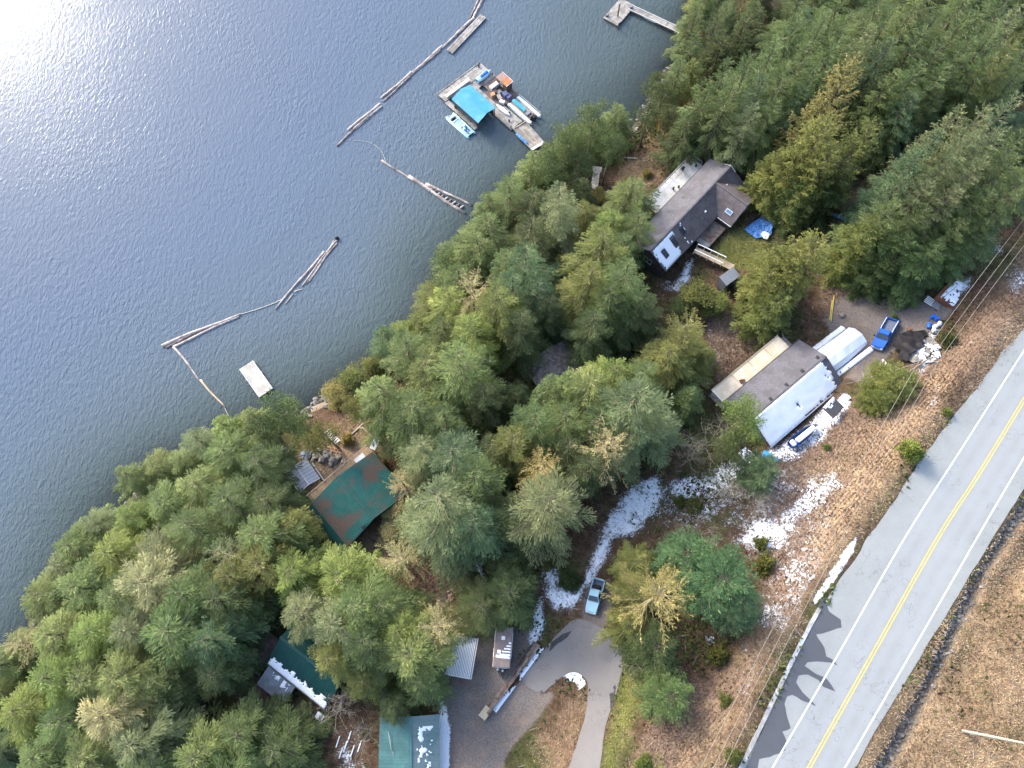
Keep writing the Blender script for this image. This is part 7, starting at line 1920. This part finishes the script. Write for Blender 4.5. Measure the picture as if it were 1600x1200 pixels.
for i, (x, y, lab) in enumerate(((8.3, 7.3, 'dark bucket beside the white upturned dinghy'), (9.6, 6.0, 'dark bucket near the shore end of the dock walkway'), (-4.3, 10.6, 'dark bucket at the far outer corner of the dock'))):
    e = empty('bucket', f.world(x, y, .47), 0, lab, 'bucket'); MB().tube([(0, 0, 0), (0, 0, .35)], [.16, .2], 9).build('pail', M_black, e); MB().tube([(.2 * math.cos(t), 0, .35 + .2 * math.sin(t)) for t in [k * math.pi / 5 for k in range(6)]], .012, 4).build('handle', M_steel, e)
# shore gangway dock
g = Fr('gangway_dock', D_(1110, 845), D_(1310, 1075), .6, 0.0, 'pale dock gangway running from the floating dock to the trees', 'dock')
E = g.e; L = g.len
planks(-.2, L + .3, -1.45, 1.4, .48, 26, 'y').build('decking', M_wood, E)
mb = MB()
for y in (-1.1, 1.1): mb.tube([(-.1, y, .05), (L + .2, y, .05)], .28, 8)
mb.build('float_logs', M_logd, E)
for y in (-1.5, 1.45): MB().beam((-.2, y, .56), (L + .3, y, .56), .14, .14).build('edge_rail', M_wood, E)
mb = MB(); mb.box(-.28, -.1, -1.5, 1.5, .5, .62); mb.build('threshold', M_woodt, E)
for y, w_ in ((-.4, .18), (.5, .14)): MB().box(.4, L - .4, y, y + w_, .49, .55).build('runner', M_woodt, E)
MB().box(L - .2, L + .25, -1.4, 1.4, .49, .62).build('end_sill', M_trim, E)
e = Fr('blue_tarp_roll', D_(1070, 940), D_(1190, 1055), .5, .5, 'rumpled bright blue tarp lying along the gangway dock edge', 'tarp')
mb = MB(); nn = 14; mb.rings([[(e.len * i / nn, .38 * math.cos(t) * (.6 + .6 * abs(noise.noise((i * .9, t, 1)))), max(0, .32 * math.sin(t) * (.7 + .8 * abs(noise.noise((i * .7, t, 5)))))) for t in [k * math.pi / 6 for k in range(7)]] for i in range(nn + 1)], close=False, cap=False); mb.build('sheet', M_tarpb, e.e)
# white swimming float
g = Fr('swim_dock', (374, 577), (405, 621), .5, 0.0, 'plain pale rectangular dock on the lake beyond the pines', 'dock')
L = g.len; q = g.L(397, 566, .5).y
planks(0, L, 0, q, .5, 24, 'y', jit=.006).build('decking', mat('pale_boards', (.50, .475, .42), .85, .12, 2, .15, wear=(.40, .37, .32), wearamt=.3), g.e)
mb = MB(); mb.box(.1, L - .1, .1, q - .1, -.15, .42); mb.build('float', M_woodd, g.e)
for y in (.02, q - .02): MB().beam((0, y, .48), (L, y, .48), .08, .16).build('edge_rail', M_trim, g.e)
for x, y in ((.6, q + .1), (L * .45, q + .1), (L * .4, -.1)): MB().tube([(x, y, -.5), (x, y, .9)], .07, 7).build('mooring_post', M_steel, g.e)
# upper dock with long gangway
g = Fr('pier_head', (942.5, 27.3), (965, 39.7), .6, 0.0, 'grey pier head float at the top of the bay', 'dock')
L = g.len; wq = g.L(984, 14, .6).y
planks(0, L, 0, 6.6, .55, 22, 'x').build('decking', M_wood, g.e)
mb = MB(); mb.box(.1, L - .1, .1, 6.5, -.1, .47); mb.build('float', M_woodd, g.e)
e = empty('mooring_pile', g.world(L * .62, 2.1, -1), 0, 'tall dark piling standing through the pier head float', 'piling'); MB().tube([(0, 0, 0), (0, 0, 4.6)], [.17, .13], 10).build('pile', M_woodd, e); MB().tube([(0, 0, 4.602), (0, 0, 4.75)], [.15, .03], 10).build('cap', M_grey, e)
e = empty('mooring_pile', g.world(L + .3, -.15, -1), 0, 'short dark piling at the lowest corner of the pier head', 'piling'); MB().tube([(0, 0, 0), (0, 0, 2.6)], [.15, .13], 10).build('pile', M_woodd, e); MB().tube([(0, 0, 2.602), (0, 0, 2.7)], [.14, .03], 10).build('cap', M_grey, e)
for i, (x, y, lab) in enumerate(((.4, .8, 'small dark box on the outer corner of the pier head'), (L - .3, 5.6, 'dark box where the pier head meets the long gangway'))):
    e = empty('dock_box', g.world(x, y, .56), g.rz, lab, 'box'); MB().bbox(-.2, .2, -.3, .3, 0, .4, .04).build('box', M_black, e); MB().bbox(-.22, .22, -.32, .32, .402, .46, .04).build('lid', M_grey, e)
g = Fr('long_gangway', (985, 11), (1064, 48), .7, 0.0, 'long narrow pale gangway from the pier head to the shore', 'gangway')
L = g.len
planks(0, L, -.65, .65, .62, 44, 'y').build('decking', M_wood, g.e)
for y in (-.68, .68): MB().beam((0, y, .68), (L, y, .68), .08, .16).build('edge_rail', M_trim, g.e)
MB().box(.2, L - .2, -.5, .5, 0, .54).build('float', M_woodd, g.e); MB().box(L * .72, L * .72 + .1, -.66, .66, .63, .67).build('joint_plate', M_wall, g.e)
canoe('kayak', (989, 17.5), (1029, 39), .75, .4, M_hull, 'white kayak afloat along the long gangway', 'kayak', True, z=.0)
# ------------------------------------------------------------------ log booms
def lake_log(a, b, r, m, label, group=None, cat='log', name='boom_log', z=.0):
    pa = P(*a, z); pb = P(*b, z); mid = (pa + pb) / 2; d = pb - pa; n = 9
    s = Vector((-d.y, d.x, 0)).normalized(); L = d.length
    pts = []
    for i in range(n):
        t = i / (n - 1) - .5; pts.append(d * t + s * (L * .012 * math.sin(t * 5 + a[0])) + Vector((0, 0, r * .25)))
    o = MB().tube(pts, [r * (1.05 - .35 * i / (n - 1)) * (1 + .12 * math.sin(i * 2.7 + a[1])) for i in range(n)], 9).build(name, m, None, True)
    o.location = mid; tag(o, label, cat, group); return o
BO = [
 ((757, -8), (738, 33), .30, M_logp, 'uppermost log of the long boom, leaving the top of the picture'), ((750, -8), (735, 30), .22, M_logd, 'dark log beside the uppermost pale boom log'),
 ((741, 29), (690, 75), .30, M_logp, 'pale boom log running along the plank raft'), ((737, 33), (686, 79), .26, M_logd, 'dark boom log on the lake side of the plank raft'),
 ((692, 73), (640, 117), .30, M_logp, 'pale boom log just below the plank raft'), ((688, 78), (638, 123), .24, M_logd, 'dark twin of the boom log below the plank raft'),
 ((643, 114), (596, 154), .30, M_logp, 'pale boom log halfway down the long boom'), ((641, 121), (598, 159), .24, M_logd, 'dark log paired with the halfway boom log'),
 ((594, 163), (544, 204), .34, M_logp, 'thick pale log near the lower end of the long boom'), ((597, 167), (549, 206), .24, M_logp, 'thin pale log beside the thick one low in the long boom'), ((577, 182), (526, 228), .28, M_logd, 'dark lowest log of the long boom with a splintered end')]
for a, b, r, m, lab in BO: lake_log(a, b, r, m, lab, 'logs of the long upper boom')
for a, b, r, m, lab in (((597, 251), (642, 281), .24, M_logd, 'dark outer log of the short boom below the curved cable'), ((638, 277), (727, 333), .36, M_logp, 'long pale log of the short boom reaching the trees'), ((666, 287), (737, 322), .30, M_logp, 'upper pale log edging the rubble raft')): lake_log(a, b, r, m, lab, 'logs of the short middle boom')
for i in range(9):
    t = .08 + .1 * i; a = Vector((668, 294)).lerp(Vector((730, 327)), t)
    lake_log((a.x - 3, a.y + 3), (a.x + 2, a.y - 1.5), .22, M_logd if i % 2 else M_wood, 'short cross log bridging the two pale logs of the rubble raft', 'cross logs of the rubble raft', z=.1)
for a, b, r, m, lab in (((527, 375), (471, 447), .20, M_logp, 'innermost slim log of the diagonal boom'), ((523, 377), (484, 440), .18, M_logp, 'slim log second from the shore side in the diagonal boom'), ((526, 380), (478, 444), .17, M_logd, 'dark slim log in the middle of the diagonal boom'), ((506, 393), (431, 484), .24, M_logp, 'longest log of the diagonal boom on its lake side'), ((458, 460), (446, 475), .16, M_logp, 'short log at the lower end of the diagonal boom')): lake_log(a, b, r, m, lab, 'logs of the diagonal boom')
lake_log((460, 456), (473, 452), .12, M_logp, 'crooked bleached driftwood beside the diagonal boom', None, 'driftwood', 'driftwood')
o = MB().ball((0, 0, .25), .4, .35, .4, 9, 6, 3, .2).build('buoy', M_black, None, True); o.location = P(527, 373, 0); tag(o, 'black buoy at the top end of the diagonal boom', 'buoy')
for a, b, r, m, lab in (((254, 541), (376, 490), .30, M_logp, 'longest pale log of the left boom'), ((260, 543.5), (366, 493), .22, M_logd, 'dark log in the middle of the left boom'), ((271, 541.5), (374, 495), .24, M_logp, 'slim pale log on the shore side of the left boom'), ((272, 542), (313, 595), .20, M_logp, 'upper pale log reaching from the left boom towards shore'), ((313, 594), (352, 637), .18, mat('honey_log', (.46, .35, .24), .9, .2), 'lower honey coloured log pointing at the shore trees')): lake_log(a, b, r, m, lab, 'logs of the left boom')
def cable(pts, z, r, m, label, cat='rope', name='rope'):
    w_ = [P(u, v, z) for u, v in pts]; sp = spline([q.to_2d() for q in w_], 6); c = w_[len(w_) // 2]
    o = MB().tube([(q.x - c.x, q.y - c.y, 0) for q in sp], r, 5).build(name, m); o.location = c; tag(o, label, cat)
cable([(376, 491), (400, 484), (425, 475), (447, 465)], .08, .06, M_rope, 'pale rope joining the left boom to the diagonal boom')
cable([(540, 219), (560, 220), (580, 224), (595, 235), (603, 253)], .06, .035, M_rope, 'thin curved cable between the two upper booms', 'cable', 'cable')
cable([(351, 637), (360, 655), (372, 672)], .06, .05, M_rope, 'thin rope from the honey log to the shore trees')
g = Fr('plank_raft', (697.5, 77.6), (750.7, 21.6), .4, 0.0, 'long narrow weathered plank raft lashed to the upper boom', 'raft')
L = g.len; q = g.L(706, 84, .4).y
for k in range(4): MB().box(.0 + .1 * (k % 2), L - .12 * ((k + 1) % 2), min(0, q) + abs(q) * k / 4 + .02, min(0, q) + abs(q) * (k + 1) / 4 - .02, .22, .36 + .03 * (k % 2)).build('plank', M_wood, g.e)
for x in (.5, L * .5, L - .6): MB().box(x, x + .25, min(0, q) + .05, max(0, q) - .05, .0, .21).build('bearer', M_logd, g.e)

# ------------------------------------------------------------------ utility poles and wires
def upole(top_px, zt, h, label, arm_dir, r=.15):
    t = P(*top_px, zt); e = empty('utility_pole', (t.x, t.y, zt - h), 0, label, 'utility pole', 'utility poles along the road')
    MB().tube([(0, 0, -.6), (0, 0, h * .5), (0, 0, h)], [r, r * .85, r * .65], 10).build('pole', mat('pole_wood', (.22, .175, .135), .9, .25, 2, .3, stretch=(3, 3, .4)), e)
    a = Vector((arm_dir[0], arm_dir[1], 0)).normalized()
    MB().beam(a * -1.15 + Vector((0, 0, h - .35)), a * 1.15 + Vector((0, 0, h - .35)), .1, .12).build('crossarm', M_wood, e)
    for s in (-1.05, 0.0, 1.05):
        p = a * s + Vector((0, 0, h - .29 if s else h))
        MB().tube([p, p + Vector((0, 0, .1)), p + Vector((0, 0, .22))], [.05, .07, .03], 7).build('insulator', M_conc, e)
    return e, [Vector((t.x, t.y, zt - h)) + a * s + Vector((0, 0, (h - .29 if s else h) + .2)) for s in (-1.05, 0, 1.05)]
gA = P(1455, 558, 28.5); gzA = H(gA.x, gA.y)
wd_ = (P(1690, 248, 30) - P(1060, 1310, 30)); pd = (-wd_.y, wd_.x)
pA, wa = upole((1455, 558), 28.5, 28.5 - gzA, 'utility pole with a grey transformer beside the snowy grey heap', pd)
mb = MB(); mb.tube([(.42, -.1, 6.6), (.42, -.1, 7.5)], .27, 12); o = mb.build('transformer', M_steel, pA)
pB_, wb = upole((1058, 1312), 31.0, 9.5, 'utility pole beyond the lower end of the wires', pd)
pC_, wc = upole((1694, 243), 32.0, 10.0, 'utility pole beyond the upper end of the wires', pd)
M_wire = mat('bare_wire', (.27, .25, .22), .6, .1)
def wire(a, b, sag, label, r=.022, group='wires along the road'):
    n = 16; c = (a + b) / 2; pts = []
    for i in range(n + 1):
        t = i / n; p = a.lerp(b, t); p.z -= sag * 4 * t * (1 - t); pts.append(p - c)
    o = MB().tube(pts, r, 5).build('overhead_wire', M_wire); o.location = c; tag(o, label, 'wire', group)
for i, nm in enumerate(('lake side', 'middle', 'road side')):
    wire(wa[i], wb[i], 1.6, nm + ' wire running down the bank from the transformer pole')
    wire(wa[i], wc[i], 1.0, nm + ' wire running up along the road to the top right')
hz = P(1318, 601, 14.9)
wire(wa[1] + Vector((0, 0, -1.2)), hz, .5, 'service wire drooping from the pole to the snowy roof', .03, None)
yp = P(1466, 472, H(*G(1466, 472).to_2d())); tp = P(1494, 448, 21.8)
e = empty('yard_mast', (yp.x, yp.y, H(yp.x, yp.y)), 0, 'short pale metal mast leaning by the blue drums', 'mast'); MB().tube([(0, 0, -.2), Vector((tp.x - yp.x, tp.y - yp.y, 4.0))], .05, 8).build('pole', M_steel, e); MB().tube([Vector((tp.x - yp.x, tp.y - yp.y, 4.0)), Vector((tp.x - yp.x, tp.y - yp.y, 4.12))], [.07, .03], 8).build('cap', M_grey, e)
pb = G(1505, 1142); e = empty('roadside_pole', (pb.x, pb.y, pb.z), 0, 'bare wooden pole standing in dry grass across the road', 'utility pole', 'utility poles along the road')
MB().tube([(0, 0, -.5), (0, 0, 6), (0, 0, 11.5)], [.17, .15, .11], 10).build('pole', mat('grey_pole_wood', (.30, .29, .25), .9, .25, 2, .3, stretch=(3, 3, .4)), e)
MB().box(-.12, .12, -.2, -.14, 1.6, 2.0).build('number_plate', M_steel, e)

# ------------------------------------------------------------------ low growth and litter lying on the ground (uncountable)
def leaf_like(name, colA, colB):
    m = bpy.data.materials.new(name); m.use_nodes = True; t = m.node_tree; b = t.nodes['Principled BSDF']; b.inputs['Roughness'].default_value = .9; b.inputs['Specular IOR Level'].default_value = .1
    a = nd(t, 'ShaderNodeAttribute'); a.attribute_name = 'tint'; r = nd(t, 'ShaderNodeValToRGB'); r.color_ramp.elements[0].color = (*colA, 1); r.color_ramp.elements[1].color = (*colB, 1)
    t.links.new(a.outputs['Fac'], r.inputs[0]); t.links.new(r.outputs[0], b.inputs['Base Color']); return m
rs = np.random.RandomState(5)
gi = (MX > X0 + 1) & (MX < X1 - 1) & (MY > Y0 + 1) & (MY < Y1 - 1)
fx_, fy_ = proj(MX, MY, MZ)
vis = gi & (fx_ > -80) & (fx_ < 1700) & (fy_ > -60) & (fy_ < 1280) & (MZ > .3)
# keep off the paved strips and roofs' floors
roadm = mask([([(u, v) for u, v in RL] + [(u, v) for u, v in RR[::-1]], 1, 3), (drv, 1, 3)])
def scatter(name, dens, n, size, flat, matr, label, cat, aspect=.35):
    p = (dens * vis).ravel(); p = p / p.sum()
    ix = rs.choice(len(p), n, p=p)
    x = MX.ravel()[ix] + (rs.rand(n) - .5) * STEP; y = MY.ravel()[ix] + (rs.rand(n) - .5) * STEP; z = MZ.ravel()[ix]
    a = rs.rand(n) * 6.283; el = np.abs(rs.randn(n)) * flat
    d = np.stack([np.cos(a) * np.cos(el), np.sin(a) * np.cos(el), np.sin(el)], 1)
    s_ = unit(np.cross(d, np.array([0, 0, 1.]) + rs.randn(n, 3) * .5))
    ln = size * (.5 + rs.rand(n)); clump = np.array([noise.noise((float(q) * .16, float(r) * .16, 2)) + .5 * noise.noise((float(q) * .6, float(r) * .6, 7)) for q, r in zip(x, y)])
    v, tt = leaf_quads(rs, np.stack([x, y, z + .02], 1), d, s_, ln, ln * aspect, np.clip(.5 + clump * .75 + rs.randn(n) * .13, 0, 1))
    stuff(link(name, np_mesh(name, v, np.arange(len(v)).reshape(-1, 4), [matr], dict(tint=tt))), label, cat)
clear = np.clip(1 - grav - roadm - snow * .8 - ditch, 0, 1)
scatter('dead_bracken', clear * (duffred + straw * .25), 55000, .34, .4, leaf_like('dead_fronds', (.102, .066, .045), (.28, .20, .143)), 'flattened dead bracken covering the bank between houses and road', 'bracken')
scatter('dry_grass', clear * (straw + lawn * .2), 60000, .34, .6, leaf_like('dry_blades', (.25, .172, .10), (.48, .36, .22)), 'bleached dry grass on the road verges', 'grass', .16)
scatter('lawn_grass', clear * lawn, 22000, .22, .8, leaf_like('green_blades', (.14, .165, .04), (.31, .30, .10)), 'short green grass of the lawn and drive verge', 'grass', .2)
forest = np.clip(clear - duffred - straw - lawn - dirt, 0, 1)
patch = np.clip(np.sin(MX * .31 + 2 * np.sin(MY * .17)) + np.sin(MY * .27 + 1.7), 0, 2) + .12
scatter('undergrowth', forest * patch, 60000, .5, .6, leaf_like('salal_leaves', (.018, .026, .008), (.10, .125, .035)), 'low evergreen undergrowth on the forest floor', 'undergrowth', .5)
scatter('fallen_twigs', clear * (forest + .5 * duffred), 5000, 1.1, .12, leaf_like('twig_litter', (.12, .09, .07), (.42, .36, .30)), 'fallen twigs littering the forest floor and bank', 'twigs', .06)
sh = np.clip(1 - np.abs(MZ - .25) / .6, 0, 1) * gi * (fx_ > -80) * (fx_ < 1150)
# shoreline and ditch stones
def stones(name, w, n, s0, label):
    p = (w * gi).ravel(); p = p / p.sum(); ix = rs.choice(len(p), n, p=p); mb = MB()
    for k in ix:
        s = s0 * rnd.uniform(.5, 1.6); mb.ball((MX.ravel()[k] + rnd.uniform(-.3, .3), MY.ravel()[k] + rnd.uniform(-.3, .3), MZ.ravel()[k] + s * .15), s, s * rnd.uniform(.6, 1), s * .55, 6, 4, rnd.uniform(0, 50), .7)
    stuff(mb.build(name, M_rock), label, 'stones')
stones('shoreline_stones', sh, 1100, .38, 'grey stones along the waterline')
stones('ditch_stones', ditch, 700, .2, 'loose grey stones in the roadside ditch')
# ------------------------------------------------------------------ labels of trees and shrubs: look + nearest landmark + side + rank there
MARK = [('the blue roofed boathouse', 770, 165), ('the large hip winged house', 1090, 330), ('the snowy roofed house', 1215, 610), ('the green lawn', 1150, 390), ('the blue pickup', 1385, 522), ('the rust streaked green roof', 555, 770),
        ('the clear roofed pavilion', 474, 742), ('the snow edged green roof', 460, 1050), ('the teal roofed cabin', 640, 1160), ('the travel trailer', 786, 1010), ('the pale blue pickup', 930, 935), ('the hidden shingled cabin', 850, 575),
        ('the rectangular dock', 400, 593), ('the long narrow gangway', 1025, 30), ('the turquoise shed roof', 262, 1178), ('the rusty trailer', 1490, 457), ('the dark upper cabin', 1147, 200), ('the short middle boom', 700, 300), ('the roadside pole', 1520, 1146), ('the tallest cedar', 1310, 180)]
LOOK = {'fir': 'fir', 'soft': 'soft plumed conifer', 'cedar': 'dense cedar', 'sparse': 'thin see-through conifer', 'spire': 'narrow pointed fir', 'pine': 'bare stemmed open tree', 'shrubtree': 'loose bushy shrub', 'bush': 'low round bush', 'dome': 'broad rounded conifer', 'bare': 'leafless tree', 'thicket': 'leafless shrub'}
CW = {'green': 'green', 'light': 'light green', 'blue': 'deep green', 'grey': 'grey green', 'olive': 'olive', 'yellow': 'yellowish', 'gold': 'golden olive', 'pale': 'pale straw green', 'dark': 'dark', 'bright': 'bright green', 'rust': 'rusty brown', 'teal': 'cool dark green', None: 'grey'}
ORD = ['', 'second nearest', 'third nearest', 'fourth nearest', 'fifth nearest', 'sixth nearest', 'seventh nearest', 'eighth nearest', 'ninth nearest', 'tenth nearest', 'eleventh nearest', 'twelfth nearest', 'thirteenth nearest', 'fourteenth nearest', 'fifteenth nearest', 'sixteenth nearest', 'seventeenth nearest', 'eighteenth nearest', 'nineteenth nearest', 'twentieth nearest']
GRP = {'fir': 'firs of the lakeside wood', 'soft': 'soft plumed conifers of the wood', 'cedar': 'cedars near the yard', 'sparse': 'thin conifers', 'spire': 'pointed firs', 'pine': 'bare stemmed shore trees', 'shrubtree': 'loose shrubs', 'bush': 'low bushes', 'dome': 'rounded conifers', 'bare': 'leafless trees', 'thicket': 'leafless shrubs'}
buck = {}
for t in TREES:
    best = min(MARK, key=lambda m: (m[1] - t['u']) ** 2 + (m[2] - t['v']) ** 2)
    dx = t['u'] - best[1]; dy = t['v'] - best[2]; t['d'] = math.hypot(dx, dy)
    side = ('left of' if dx < 0 else 'right of') if abs(dx) > abs(dy) else ('above' if dy < 0 else 'below')
    buck.setdefault((CW[t['clr']], LOOK[t['kind']], side, best[0]), []).append(t)
for (cw, lk, side, mk), L_ in buck.items():
    L_.sort(key=lambda t: t['d'])
    for i, t in enumerate(L_):
        lab = f'{cw} {lk} {side} {mk}' + (('' if len(L_) == 1 else ', nearest of them') if i == 0 else ', ' + ORD[min(i, 19)])
        t['o']['label'] = lab; t['o']['group'] = GRP[t['kind']]
SPECIAL = {(1038, 928): 'yellow wide spreading conifer with visible limbs above the hairpin', (1332, 96): 'tallest yellow tipped cedar rising over the upper wood', (955, 678): 'pale bare limbed conifer standing over the snowy gully', (1432, 700): 'single bright round bush on the dry verge by the road', (850, 715): 'golden topped conifer poking above the grey green firs', (545, 688): 'yellow flowering bush on the rocky terrace'}
for (u, v), lab in SPECIAL.items():
    def ap(t): 
        q = t['o'].location; a = proj(q.x, q.y, q.z + t['h'] + .05); b_ = proj(q.x, q.y, q.z + .05)
        return min(math.hypot(a[0] - u, a[1] - v), math.hypot(b_[0] - u, b_[1] - v))
    t = min(TREES, key=ap); t['o']['label'] = lab
